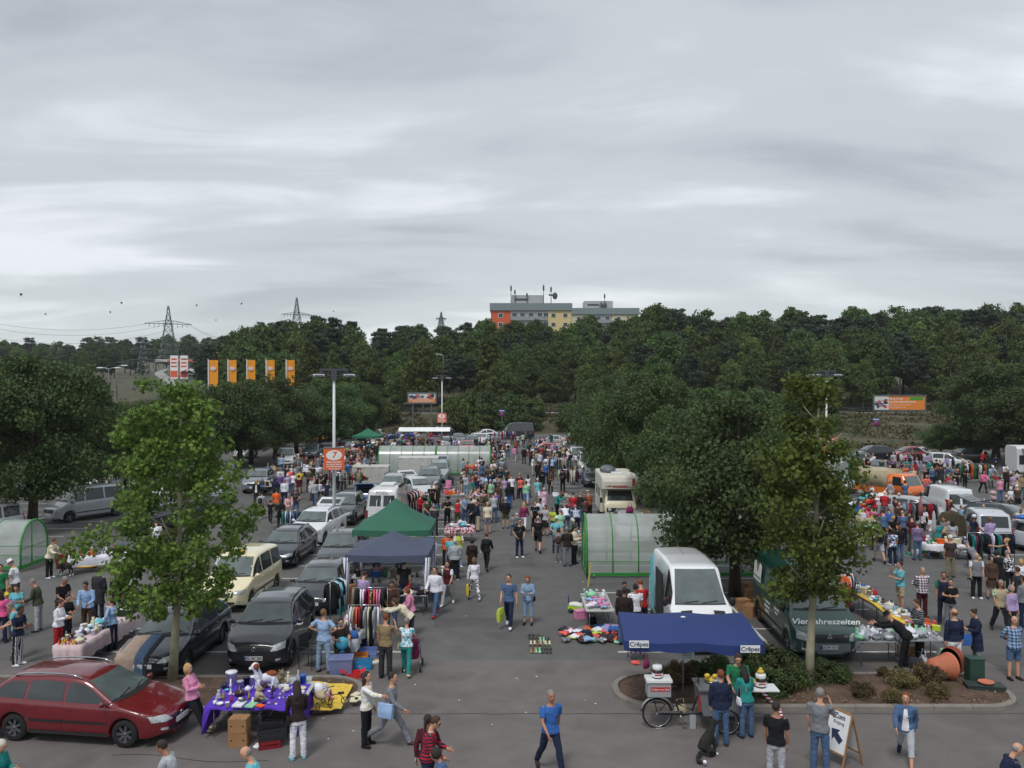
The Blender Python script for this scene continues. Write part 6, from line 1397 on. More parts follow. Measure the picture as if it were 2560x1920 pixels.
# lamp posts with cube signs
lampw=mat('lamp_white',(206,210,210),.4); orange=mat('sign_orange',(226,98,44),.5); wht_=mat('sign_white',(226,226,224),.5); dk=mat('lamp_dark',(66,70,76),.6)
def lamp(loc,H_,sz,num,lab,rz=0,lines=('Bitte Standort','im Auto lassen','Kein Einkaufswagen','im Sinn lassen')):
    o=thing('lamp_post',lab,'lamp post',loc,rz,'car park lamp posts with orange cube signs'); m=MB(); m.cyl((0,0,0),(0,0,H_),.10,.065,12); m.cyl((0,0,0),(0,0,.9),.17,n=12); obj('pole',m,lampw,o)
    m=MB(); m.cyl((-1.0,0,H_-.02),(1.0,0,H_-.02),.04,n=6); [m.cyl((s*.25,-.2,H_-.1),(s*.75,-.2,H_+.25),.025,n=5) for s in(-1,1)]; m.box((0,0,H_+.32),(1.5,.06,.12)); m.box((-.5,.25,H_+.2),(.6,.3,.08)); m.box((.5,.25,H_+.2),(.6,.3,.08)); m.box((0,0,H_),(.3,.3,.5)); obj('bracket',m,dk,o)
    for s in(-1,1):
        m=MB(); m.rings([[Vector((s*x,y,H_+z)) for y,z in((-w_,-.04),(-w_*.7,t_),(w_*.7,t_),(w_,-.04))] for x,w_,t_ in((.35,.16,.05),(.6,.24,.14),(1.0,.24,.12),(1.35,.1,.02))]); l=obj('lamp_head',m,dk,o); m=MB(); m.box((s*.8,-.02,H_-.05),(.7,.3,.03)); m.box((s*.8,-.2,H_+.03),(.6,.03,.08)); obj('lamp_glass',m,lampw,l)
    b=MB(); hs=.54; b.box((0,0,sz),(1.08,1.08,1.16)); sg=obj('cube_sign',b,orange,o); m=MB()
    for k,(dx,dy) in enumerate(((0,-1),(1,0),(0,1),(-1,0))):
        xd=Vector((-dy,dx,0)); nn=Vector((dx,dy,0)); c=nn*(.545)+Vector((0,0,sz+.22)); m=MB(); pts=[c+xd*(.42*math.cos(2*math.pi*i/24))+Vector((0,0,.27*math.sin(2*math.pi*i/24))) for i in range(24)]; m.add(pts,[tuple(range(24))],False); obj('sign_oval',m,wht_,sg)
        if k<2 or k==3:
            text('sign_number',num,.46,orange,sg,fmat(nn*.549+Vector((0,0,sz+.22)),xd),.003,shear=.15,bold=.012)
            for q,tx_ in enumerate(lines): text('sign_lettering',tx_,(.135,.135,.1,.1)[q],wht_,sg,fmat(nn*.549+Vector((0,0,sz-.14-.125*q)),xd),.003,bold=.004)
    m=MB(); m.box((0,0,sz+.585),(1.1,1.1,.02)); m.box((0,0,sz-.585),(1.1,1.1,.02)); obj('sign_edge',m,dk,sg); return o
def atY(u,Y): return Vector(((u-1280)/F*Y,Y,0))
lamp(atY(835,46.5),8.75,4.26,'7','tall white lamp post with orange cube sign number 7',R(12)); lamp(atY(1105,106),8.85,4.0,'8','far lamp post with orange cube sign number 8',R(0)); lamp(atY(2066,64.5),8.9,3.75,'9','lamp post with orange sign behind the right plane tree',R(3))
o=thing('hanging_banner','green banner below the orange sign behind the plane tree','banner',(0,0,0)); p=atY(2088,64.9); m=MB(); m.box((p.x+.2,p.y+.4,3.35),(.95,.04,1.1)); obj('banner_cloth',m,mat('banner_green',(40,130,50),.6),o)
# no stopping signs
def stopsign(p,h,lab):
    o=thing('road_sign',lab,'road sign',p); m=MB(); m.cyl((0,0,0),(0,0,h),.035,n=6); obj('post',m,steel,o); m=MB(); m.lathe([(.0,.04),(.34,.04),(.34,.06),(0,.06)],(0,0,h-.45),20,'Y'); r=obj('disc',m,mat('sign_red',(170,30,44),.5),o); m=MB(); m.lathe([(.0,.061),(.27,.061),(.27,.066),(0,.066)],(0,0,h-.45),20,'Y'); obj('disc_centre',m,mat('sign_blue',(40,60,140),.5),r)
    m=MB(); m.M=Matrix.Translation((0,-.07,h-.45))@Matrix.Rotation(R(45),4,'Y'); m.box((0,0,0),(.56,.01,.06)); m.M=Matrix.Translation((0,-.072,h-.45))@Matrix.Rotation(R(-45),4,'Y'); m.box((0,0,0),(.56,.01,.06)); obj('cross',m,mat('sign_red',(170,30,44),.5),r)
    m=MB(); m.box((0,-.05,h+.12),(.95,.03,.3)); q=obj('arrow_plate',m,mat('sign_blue2',(60,100,170),.5),o); m=MB(); m.box((.03,-.07,h+.12),(.6,.01,.09)); m.add([(-.4,-.072,h+.12),(-.22,-.072,h+.02),(-.22,-.072,h+.22)],[(0,1,2)]); obj('arrow',m,wht_,q)
stopsign(atY(2190,112),3.4,'no stopping sign with blue arrow plate on the right embankment'); stopsign(atY(1255,131),3.9,'no stopping sign with blue plate at the far end of the lane')
# billboards, road on the embankment, railings
def billboard(p,w_,h_,z0,lab,full):
    o=thing('billboard',lab,'billboard',p); m=MB(); fr=.22; m.box((0,0,z0+h_+fr/2),(w_+2*fr,.25,fr)); m.box((0,0,z0-fr/2),(w_+2*fr,.25,fr)); [m.box((s*(w_/2+fr/2),0,z0+h_/2),(fr,.25,h_)) for s in(-1,1)]; [m.box((s*w_*.35,.1,z0/2-.5),(.2,.2,z0+1)) for s in(-1,1)]; obj('frame',m,mat('billboard_frame',(84,96,96),.5),o)
    m=MB(); m.box((0,0,z0+h_/2),(w_,.1,h_)); obj('poster',m,mat('poster_orange',(226,132,50) if full else (214,160,40),.5,nz=.05),o)
    m=MB(); 
    if full: m.box((-w_*.36,-.06,z0+h_/2),(w_*.28,.02,h_))
    else: m.box((0,-.06,z0+h_*.72),(w_,.02,h_*.56))
    pic=obj('poster_picture',m,mat('poster_pic',(206,204,204),.5),o); r=random.Random(4)
    for c,(nm) in (((60,60,90),'a'),((200,80,60),'b'),((40,50,60),'c'),((120,140,170),'d')):
        m=MB()
        for _ in range(4):
            xx=r.uniform(-w_*.47,-w_*.26) if full else r.uniform(-w_*.45,w_*.45); zz=z0+h_*(r.uniform(.15,.8) if full else r.uniform(.5,.9)); m.ell((xx,-.075,zz),(r.uniform(.15,.45),.01,r.uniform(.1,.3)),8,5)
        obj('poster_figure',m,mat('fig_'+nm,c,.6),pic)
    if full:
        ls=(('Bis zu 3 Cent',.42,.8,.02),('pro Liter dauerhaft sparen',.42,.58,.02),('Mit der Karte an unserer Tankstelle',.24,.35,.0),('gleich hier gegenüber tanken',.24,.18,.0))
        for s,sz,zz,bo in ls: text('poster_lettering',s,sz,wht_,o,fmat((-w_*.2,-.075,z0+h_*zz),(1,0,0)),.004,align='LEFT',bold=bo*.5)
        m=MB(); m.box((w_*.33,-.07,z0+h_*.82),(w_*.26,.02,h_*.22)); obj('poster_flag',m,mat('poster_green',(60,150,60),.5),o)
    else: [text('poster_lettering',s,.4,wht_,o,fmat((0,-.075,z0+h_*zz),(1,0,0)),.004) for s,zz in(('pro Liter dauerhaft sparen',.3),('direkt hier tanken',.12))]
billboard((( 2249-1280)/F*146,146,2.6),8.6,2.3,1.1,'orange billboard with white lettering and picture on the right embankment',True)
billboard(((1055-1280)/F*138,138,0),4.3,1.45,5.1,'small yellow orange billboard left of the far lamp post',False)
rdm=mat('far_road',(140,140,138),.9,nz=.08,nscale=.2)
m=MB(); m.box((60,151.5,2.94),(170,6,.06)); m2=m; tag(obj('embankment_road',m,rdm),kind='structure')
o=thing('retaining_wall','pale concrete wall below the railing on the right','wall',(49.5,147.2,0)); m=MB(); m.box((0,0,2.7),(19,.4,1.1)); obj('wall',m,mat('wall_concrete',(142,144,140),.9,nz=.1),o)
def railing(x0,x1,y,z,lab,h=1.1,sp=2.4):
    o=thing('railing',lab,'railing',(x0,y,z)); n=int((x1-x0)/sp)
    for i in range(n+1): m=MB(); m.box((i*sp,0,h/2),(.07,.07,h)); obj('post',m,dk,o)
    m=MB(); [m.box((n*sp/2,0,zz),(n*sp,.05,.06)) for zz in(h,h*.55)]; obj('rail',m,dk,o)
railing(58-2,76,146.4,2.9,'dark railing on the embankment right of centre'); railing(40.5,52,146.4,3.0,'dark railing below the orange billboard',); railing(-19,-11,146.4,2.9,'dark railing below the small yellow billboard')
m=MB(); m.box((-15,147.2,2.75),(9,.4,.9)); thing('low_wall','pale low wall below the small yellow billboard','wall',me=m.mesh('low_wall'),mats=[mat('wall_concrete')])
m=MB(); m.rings([[Vector((x*w_,y*w_,z)) for x,y in((-1,-1),(1,-1),(1,1),(-1,1))] for z,w_ in((.3,.7),(1.6,.85))],sm=False); p=V(2190,1054,140); thing('concrete_block','grey concrete block on the slope above the no stopping sign','concrete block',(p.x,p.y,p.z-1),me=m.mesh('concrete_block'),mats=[mat('wall_concrete')])
# ---------------- high-rise buildings ----------------
def highrise(x0,x1,Y,zt,secs,lab,ph,ants,d=13):
    o=thing('apartment_block',lab,'apartment block',((x0+x1)/2,Y,0)); W_=x1-x0; fl=2.8; m=MB(); m.box((0,d/2,zt/2-1.5),(W_,d,zt+1)); obj('wall',m,mat('render_grey',(166,170,172),.8,nz=.04),o); m=MB(); m.box((0,d/2-.2,zt-1.0),(W_+.6,d+.9,2.2)); obj('parapet',m,mat('parapet_grey',(120,132,136),.7),o)
    wf=mat('window_white',(206,208,208),.5)
    x=-W_/2
    for wd,c,t in secs:
        w=wd*W_; 
        if c: m=MB(); m.box((x+w/2,-.06,zt/2-2),(w,.2,zt-.5)); obj('facade_panel',m,mat('facade_%d_%d'%(c[0],c[2]),c,.8,nz=.05),o)
        for k in range(4):
            z=zt-3.6-k*fl
            if t=='w':
                n=max(1,int(w/3.6))
                for i in range(n): m=MB(); xx=x+w*(i+.5)/n; m.box((xx,-.18,z),(1.5,.08,1.4)); f=obj('window',m,wf,o); m=MB(); m.box((xx,-.235,z),(1.25,.04,1.15)); obj('pane',m,glassd,f)
            else:
                m=MB(); m.box((x+w/2,-.75,z-.95),(w-.2,.15,1.2)); m.box((x+w/2,-.4,z-1.5),(w-.2,.8,.15)); obj('balcony',m,mat('balcony_grey',(140,146,150),.7),o); n=max(1,int(w/2.4))
                for i in range(n): m=MB(); xx=x+w*(i+.5)/n; m.box((xx,-.18,z+.1),(1.7,.08,1.7)); f=obj('window',m,wf,o); m=MB(); m.box((xx,-.235,z+.1),(1.45,.04,1.45)); obj('pane',m,glassd,f)
        x+=w
    m=MB(); m.box((ph[0],d/2,zt+1.4),(ph[1],d*.6,2.9)); q=obj('penthouse',m,mat('render_grey'),o); m=MB(); m.box((ph[0]-ph[1]*.2,d*.2-.05,zt+1.5),(4,.1,.6)); obj('vent_band',m,dk,q)
    for ax,h_,dish in ants:
        m=MB(); m.cyl((ax,d*.15,zt),(ax,d*.15,zt+h_),.14,.06,5); m.box((ax,d*.15,zt+h_*.8),(.5,.5,h_*.25)); 
        if dish: m.ell((ax+1.2,d*.15-.2,zt+h_*.45),(.8,.3,1.1),8,6); m.box((ax,d*.15,zt+h_*.5),(1.4,.3,.5))
        obj('antenna_mast',m,dk,o)
b0=lambda u,Y:(u-1280)/F*Y
highrise(b0(1227,262),b0(1428,262),262,8.4+(955-759)*262/F,[(.245,(196,92,56),'w'),(.20,None,'b'),(.22,None,'b'),(.04,None,'b'),(.295,(206,186,134),'w')],'apartment block with orange and cream ends and roof antennas above the forest',(-1,9.8),((-6.1,6.0,0),(-4.9,4.6,0),(-1.2,3.6,0),(3.9,6.2,0),(6.2,5.6,1)))
highrise(b0(1430,300),b0(1596,300),300,8.4+(955-771)*300/F,[(.2,(190,188,160),'w'),(.4,None,'b'),(.4,(196,190,160),'w')],'second grey apartment block partly behind the trees',(-2,10),((0,5.5,0),(-1.2,2.4,1)))
# ---------------- pylons, wires, banners, petrol station ----------------
gal=mat('galvanised',(104,112,112),.6,metal=.3)
def pylon(u,Y,vtop,vbase,arms,hb,lab,r=.09):
    x=b0(u,Y); zb_=HC-(vbase-VH)/F*Y; H_=(vbase-vtop)/F*Y; o=thing('electricity_pylon',lab,'pylon',(x,Y,zb_),.5); m=MB()
    wd=lambda t: hb*(1-t)**1.2+.25
    N_=9; lv=[i/N_ for i in range(N_+1)]
    for i in range(N_):
        a,b=lv[i],lv[i+1]; wa,wb=wd(a),wd(b); ca=[(s*wa,q*wa,a*H_) for s,q in((-1,-1),(1,-1),(1,1),(-1,1))]; cb=[(s*wb,q*wb,b*H_) for s,q in((-1,-1),(1,-1),(1,1),(-1,1))]
        for k in range(4): m.cyl(ca[k],cb[k],r,n=4); m.cyl(ca[k],cb[(k+1)%4],r*.6,n=4); m.cyl(ca[(k+1)%4],cb[k],r*.6,n=4); m.cyl(cb[k],cb[(k+1)%4],r*.5,n=4)
    obj('lattice_mast',m,gal,o)
    for vz,half in arms:
        z=(vbase-vz)/F*Y; hw=half/F*Y; t=z/H_; m=MB()
        for s in(-1,1):
            for q in(-1,1): m.cyl((0,q*wd(t),z),(s*hw,0,z-.2),r*.7,n=4); m.cyl((0,q*wd(t),z+hw*.16),(s*hw,0,z-.1),r*.7,n=4)
            for k in range(1,5): f=k/5; m.cyl((s*hw*f,0,z),(s*hw*f,0,z+hw*.16*(1-f)),r*.5,n=4); m.cyl((s*hw*f,0,z-.3),(s*hw*f,0,z-1.4),r*.8,n=4)
        obj('cross_arm',m,gal,o)
    return o
pylon(421,330,765,905,[(809,55)],3.4,'tall pylon with one wide cross arm above the road',.12); pylon(742,420,744,860,[(786,38)],3.4,'pylon rising behind the pines left of the forest',.14)
pylon(357,215,850,975,[(873,33),(905,60)],1.9,'narrow pylon with two short arms in front of the wooded ridge'); pylon(526,350,850,900,[(860,42),(868,30)],1.8,'small pair of masts behind the blue sign'); pylon(1103,620,780,832,[(796,15)],2.5,'tiny distant pylon above the forest',.25)
def wire(a,b,sag,lab):
    a,b=Vector(a),Vector(b); pts=[a.lerp(b,t)-Vector((0,0,sag*4*t*(1-t))) for t in np.linspace(0,1,25)]; m=MB(); m.limb(pts,.045,4); tag(obj('power_line',m,mat('wire',(110,116,120),.6)),lab,'power line','power lines from the pylons')
for i,(v0,va) in enumerate(((800,809),(812,811),(836,812))): wire(V(-60,v0,300),V(368+i*50,va,330),3+i,'thin power line running left from the tall pylon, line %s'%('above','between the others','lowest')[i])
for i,(va,vb) in enumerate(((808,786),(812,788))): wire(V(470,va,330),V(706+i*6,vb,420),9,'thin power line between both tall pylons, %s one'%('upper','lower')[i])
ob=mat('banner_orange',(226,146,26),.7,nz=.05); bp=mat('banner_emblem',(206,190,190),.7)
for i,u in enumerate((532,581,628,676,726)):
    Y=150+i*2; x=b0(u,Y); zt=HC-(900-VH)/F*Y; zb_=HC-(968-VH)/F*Y; o=thing('flag_banner',['leftmost','second','middle','fourth','rightmost'][i]+' of the five orange flag banners, white emblem','flag',(x,Y,hgt(x,Y)),0,'orange banners beside the petrol station'); g=hgt(x,Y)
    m=MB(); m.cyl((-.82,0,0),(-.82,0,zt-g+.2),.05,n=6); obj('flagpole',m,lampw,o); m=MB(); n=8; w_=(24 if i==0 else 21)/F*Y
    m.add([(-.76+w_*k/n,.08*math.sin(k*1.3+i)*(1-z_),zt-g-(zt-zb_)*z_) for z_ in(0,.25,.5,.75,1) for k in range(n+1)],[(j*(n+1)+k,j*(n+1)+k+1,(j+1)*(n+1)+k+1,(j+1)*(n+1)+k) for j in range(4) for k in range(n)],True); fl=obj('flag',m,ob,o)
    m=MB(); m.ell((-.76+w_/2,-.13,zt-g-(zt-zb_)*.32),(.55,.02,.36),14,7); obj('flag_emblem',m,bp,fl); m=MB(); m.box((-.70,-.1,zt-g-(zt-zb_)*.5),(.16,.02,(zt-zb_)*.98)); obj('flag_lettering_strip',m,bp,fl)
def place(u,v,Y): return V(u,v,Y)
rp=[]
for (u,v,Y,w_) in ((462,1000,200,30),(450,978,215,27),(436,960,235,24),(418,946,262,21),(402,937,290,17),(398,931,315,12),(408,926,340,9),(420,922,360,6)):
    rp.append((V(u,v,Y),w_/F*Y*.9))
m=MB(); vs=[]
for p,w_ in rp: vs+= [(p.x-w_,p.y,p.z),(p.x+w_,p.y,p.z)]
m.add(vs,[(2*i,2*i+1,2*i+3,2*i+2) for i in range(len(rp)-1)],True); struct('winding_road',m,rdm)
m=MB(); vs=[]
for k,(p,w_) in enumerate(rp): vs+= [(p.x-w_-9,p.y,p.z-6),(p.x-w_-.6,p.y,p.z-.12),(p.x+w_+.6,p.y,p.z-.12),(p.x+w_+60*(k<7),p.y,p.z-.4)]
m.add(vs,[(4*i+j,4*i+j+1,4*i+j+5,4*i+j+4) for i in range(len(rp)-1) for j in range(3)],True); struct('verge',m,mat('verge_grass',(62,72,46),.95,nz=.25,nscale=.3))
g=V(448,938,262); o=thing('price_pylon','white and red petrol station price sign at the bend','sign',(g.x,g.y,g.z-1.5)); 
for k in(-1,1): m=MB(); m.box((k*1.5,0,3.9),(2.3,.5,7.2)); q=obj('price_panel',m,wht_,o); m=MB(); [m.box((k*1.5,-.27,z),(1.7,.04,.5)) for z in(4.2,5.3,6.4)]; m.box((k*1.5,-.27,1.9),(2.1,.04,2.0)); obj('price_digits',m,mat('price_red',(214,90,60),.6),q)
g=V(505,930,285); o=thing('petrol_station','low white petrol station building with red lettering','building',(g.x,g.y,g.z-1)); m=MB(); m.box((0,3,2.2),(16,8,4.4)); obj('wall',m,wht_,o); m=MB(); m.box((-2,-4,4.6),(20,9,.8)); r=obj('canopy_roof',m,mat('roof_grey',(176,180,180),.6),o); m=MB(); m.box((-2,-8.55,4.6),(12,.1,.6)); obj('roof_stripe',m,mat('price_red'),r); m=MB(); [m.cyl((x,-5,0),(x,-5,4.4),.2,n=6) for x in(-9,-2,5)]; obj('column',m,lampw,o)
for x in(-5,-1,3): m=MB(); m.box((x,-1.05,1.8),(3,.1,1.8)); obj('window',m,glassd,o)
text('station_lettering','TANKEN',1.1,mat('price_red'),o,fmat((1,-1.2,3.6),(1,0,0)),.02)
for i,u in enumerate((470,484,500,514)):
    p=V(u,934-i%2*3,262); car('hatch',[(150,40,44),wht,silver,(60,70,90)][i],(p.x,p.y),200,['red','white','silver','blue grey'][i]+' car at the distant petrol station',group='cars at the petrol station'); ALL_=[c for c in ALL if c.get('label','').endswith('car at the distant petrol station')][-1]; ALL_.location.z=p.z
p=V(556,930,240); o=thing('direction_sign','blue and yellow direction sign on a gantry','road sign',(p.x,p.y,p.z)); m=MB(); m.cyl((0,0,-2),(0,0,5),.12,n=6); m.box((-5,0,3.6),(12,.25,.3)); obj('gantry',m,gal,o); m=MB(); m.box((.9,-.2,4.9),(1.9,.1,2.0)); obj('blue_panel',m,mat('sign_blue3',(40,84,160),.5),o); m=MB(); m.box((-1.0,-.2,5.0),(1.7,.1,1.6)); obj('yellow_panel',m,mat('sign_yellow',(200,170,50),.5),o)
p=V(660,915,235); o=thing('restaurant','white building with red roof sign behind the banners','building',(p.x,p.y,p.z-2)); m=MB(); m.box((0,2,2.5),(8,6,5)); obj('wall',m,mat('render_grey'),o); m=MB(); m.box((-1.5,-1.2,6.0),(4,.3,1.4)); obj('roof_sign',m,mat('price_red2',(180,40,44),.6),o); m=MB(); m.box((2.5,-1.2,6.1),(3.5,.3,1)); obj('white_sign',m,wht_,o); m=MB(); m.box((1,-1.05,3.3),(3,.1,1.8)); obj('window',m,glassd,o)
def street(u,v0,v1,Y,arms,lab):
    p=V(u,v1,Y); H_=(v1-v0)/F*Y; o=thing('street_lamp',lab,'street lamp',p,0,'street lamps beyond the car park'); m=MB(); m.cyl((0,0,-1),(0,0,H_),.09,.06,6); obj('pole',m,gal,o)
    for s in arms: m=MB(); m.limb([(0,0,H_-.1),(s*.5,0,H_+.15),(s*1.5,0,H_+.2)],.05,5); m.ell((s*1.5,0,H_+.16),(.75,.22,.14),8,5); obj('lamp_head',m,lampw,o)
street(272,922,990,150,(-1,1),'twin street lamp in front of the wooded ridge'); street(292,916,985,165,(1,),'single arm street lamp beside the twin lamp'); street(425,915,938,250,(1,),'small street lamp at the road bend'); street(702,902,945,170,(-1,1),'curved twin lamp between the fourth and fifth banner'); street(642,906,950,190,(-1,),'lamp between the third and fourth banner'); street(1108,888,960,165,(-1,),'lamp sticking out of the forest above the far lamp post')
for i,(u,v,r) in enumerate(((53,736,4),(304,757,3.2),(114,785,2.6),(276,780,2.6),(492,763,2.8),(604,759,2.8),(540,800,1.8),(620,817,2),(834,778,2))):
    Y=900; q=r/F*Y*.9; p=V(u,v,Y); o=thing('hot_air_balloon',['largest and leftmost balloon in the sky','balloon above the twin street lamp','balloon low at the far left above the power lines','balloon lower of the pair above the lamps','balloon right of the tall pylon','balloon left of the second tall pylon','faint tiny balloon between the pylons','tiny balloon just above the bushy poplar','tiny balloon above the forest edge'][i],'balloon',p); bm=mat('balloon_dark',(50,58,66),.8); m=MB(); m.limb([(0,0,-q*.9),(0,0,-q*.5),(0,0,0),(0,0,q*.6),(0,0,q*.9)],[q*.2,q*.7,q*1.0,q*.75,q*.1],10); obj('envelope',m,bm,o); m=MB(); m.box((0,0,-q*1.25),(q*.35,q*.35,q*.3)); m.cyl((0,0,-q*1.1),(0,0,-q*.8),q*.05,n=4); obj('basket',m,bm,o)

# ---------------- goods ----------------
def goodmesh(k):
    m=MB()
    if k=='cup': m.lathe([(.0,0),(.03,0),(.04,.04),(.042,.085),(.036,.085),(.03,.02),(0,.015)],n=12); m.limb([(.04,0,.07),(.07,0,.06),(.065,0,.03),(.036,0,.02)],.006,5)
    elif k=='plate': m.lathe([(0,0),(.07,0),(.12,.018),(.118,.024),(.07,.008),(0,.006)],n=16)
    elif k=='bowl': m.lathe([(0,0),(.05,0),(.11,.07),(.12,.1),(.11,.1),(.09,.06),(.04,.015),(0,.012)],n=14)
    elif k=='vase': m.lathe([(0,0),(.05,0),(.075,.07),(.06,.14),(.03,.19),(.045,.24),(.035,.24),(.02,.2),(0,.1)],n=12)
    elif k=='bottle': m.lathe([(0,0),(.04,0),(.042,.16),(.015,.22),(.015,.28),(0,.285)],n=10)
    elif k=='wine_glass': m.lathe([(0,0),(.035,0),(.008,.01),(.006,.08),(.03,.1),(.038,.15),(.03,.17),(.028,.16),(0,.11)],n=10)
    elif k=='teapot': m.ell((0,0,.08),(.09,.09,.075),12,8); m.limb([(.07,0,.07),(.13,0,.1),(.15,0,.14)],[.02,.014,.01],6); m.limb([(-.08,0,.11),(-.14,0,.11),(-.14,0,.05),(-.08,0,.05)],.008,5); m.ell((0,0,.165),.018,6,5)
    elif k=='tureen': m.lathe([(0,0),(.06,0),(.14,.08),(.15,.13),(.13,.14),(.06,.2),(.02,.21),(.02,.24),(0,.24)],n=16); [m.limb([(s*.14,0,.11),(s*.19,0,.12),(s*.15,0,.08)],.01,5) for s in(1,-1)]
    elif k=='storage_jar': m.lathe([(0,0),(.075,0),(.08,.17),(.085,.17),(.085,.2),(.0,.205)],n=14)
    elif k=='figurine': m.limb([(0,0,0),(0,0,.06),(0,0,.13),(0,0,.16)],[.04,.03,.022,.012],8); m.ell((0,0,.185),.024,8,6); m.limb([(.02,0,.13),(.05,-.02,.1)],.009,5); m.limb([(-.02,0,.13),(-.05,-.02,.1)],.009,5)
    elif k=='book': m.box((0,0,.015),(.16,.22,.028)); m.box((0,0,.015),(.155,.226,.02))
    elif k=='box': m.box((0,0,.08),(.26,.2,.16)); m.box((0,0,.165),(.27,.21,.02))
    elif k=='plush_toy': m.ell((0,0,.09),(.075,.065,.09),10,7); m.ell((0,-.02,.2),(.06,.058,.055),10,7); [m.ell((s*.045,0,.25),.02,6,5) for s in(1,-1)]; [m.limb([(s*.05,-.03,.13),(s*.1,-.08,.08)],[.03,.022],6) for s in(1,-1)]; [m.limb([(s*.04,-.02,.03),(s*.06,-.13,.025)],[.035,.028],6) for s in(1,-1)]; m.ell((0,-.075,.185),(.025,.022,.02),6,5)
    elif k=='shoe': 
        for s in(1,-1): m.limb([(s*.055,.1,.035),(s*.055,.03,.03),(s*.055,-.08,.022),(s*.055,-.14,.018)],[(.035,.034),(.036,.03),(.042,.02),(.03,.012)],8); m.limb([(s*.055,.09,.04),(s*.055,.085,.09)],[.036,.032],8)
    elif k=='folded_cloth':
        for i in range(3): m.limb([(-.16,0,.02+.028*i),(0,.0,.024+.028*i),(.16,0,.02+.028*i)],[(.10,.012),(.115,.016),(.10,.012)],8,side=(0,1,0))
    elif k=='handbag': m.limb([(0,0,0),(0,0,.08),(0,0,.18)],[(.15,.06),(.15,.07),(.11,.03)],10); m.limb([(-.09,0,.17),(-.07,0,.28),(.07,0,.28),(.09,0,.17)],.008,5)
    elif k=='basket': m.lathe([(0,0),(.12,0),(.16,.12),(.165,.13),(.15,.12),(.11,.02),(0,.015)],n=14); m.limb([(-.15,0,.12),(-.1,0,.25),(.1,0,.25),(.15,0,.12)],.01,5)
    elif k=='candlestick': m.lathe([(0,0),(.05,0),(.015,.02),(.012,.12),(.03,.14),(.012,.16),(.012,.24),(0,.24)],n=10)
    elif k=='clothing_pile' or k=='garment':
        m.ell((0,0,.04),(.25,.17,.07),30,18)
        for i,p in enumerate(m.v):
            q=Vector(p); q2=Vector((q.x,q.y,0)); n_=noise.noise(q2*9)+.8*abs(noise.noise(q2*19)); m.v[i]=(q.x*(1+.9*noise.noise(q*6+Vector((9,0,0)))),q.y*(1+.9*noise.noise(q*6+Vector((0,9,0)))),max(.003,q.z+n_*.055*(q.z>.03)))
    return m.mesh(k)
def good(k,c,pos,where,s=1,rz=None,r=rnd,label=None,mt=None):
    nm=k; o=obj(nm,cached(('g',k),lambda: goodmesh(k)),mt or fab(c) if k in('garment','folded_cloth','plush_toy','handbag') else (mt or mat('glaze_'+c,COL[c],.35,nz=.12,nscale=14)),None,pos,(0,0,r.random()*6.3 if rz is None else rz),s)
    lb=label or '%s %s among the goods %s'%(cw(c),k.replace('_',' '),where)
    tag(o,lb,{'garment':'clothes','folded_cloth':'clothes','plush_toy':'plush toy'}.get(k,k.replace('_',' ')),'goods '+where); return o
TH=dict(china=(['cup','plate','bowl','vase','teapot','figurine','storage_jar','plate','cup','tureen'],['white','white','cream','lightgrey','white','turquoise','brown','navy']),
 glass=(['wine_glass','bottle','bowl','vase','wine_glass','plate','tureen','wine_glass'],['lightgrey','white','lightgrey','mint','white']),
 toys=(['plush_toy','box','plush_toy','figurine','book','basket'],['red','orange','yellow','white','lightblue','pink','lime','coral']),
 clothes=(['folded_cloth','garment','folded_cloth','garment','handbag'],['white','pink','navy','black','red','lightblue','beige','grey','magenta','charcoal','cream']),
 mixed=(['box','book','vase','bottle','handbag','basket','cup','shoe','candlestick','figurine','storage_jar','plush_toy'],['white','brown','red','cream','black','blue','grey','orange','green','beige']),
 shoes=(['shoe'],['black','brown','olive','tan','maroon','grey']),books=(['book','box','book'],['cream','red','blue','brown','white','green']))
def ftable(pos,L_,W_,rz,label,col=(176,176,172),h=.74,legs=True,name='folding_table'):
    o=thing(name,label,'table',pos,rz); m=MB(); m.box((0,0,h-.015),(L_,W_,.03)); obj('tabletop',m,mat('top_%d_%d'%(col[0],col[2]),col,.6,nz=.08),o)
    for a in(-1,1):
        for b in(-1,1): m=MB(); m.cyl((a*(L_/2-.12),b*(W_/2-.06),0),(a*(L_/2-.12),b*(W_/2-.06),h-.03),.014,n=6); obj('leg',m,steel,o)
        m=MB(); m.cyl((a*(L_/2-.12),-W_/2+.06,.18),(a*(L_/2-.12),W_/2-.06,.18),.011,n=5); m.cyl((a*(L_/2-.12),0,.4),(a*(L_/2-.5),0,h-.04),.009,n=5); obj('brace',m,steel,o)
    return o
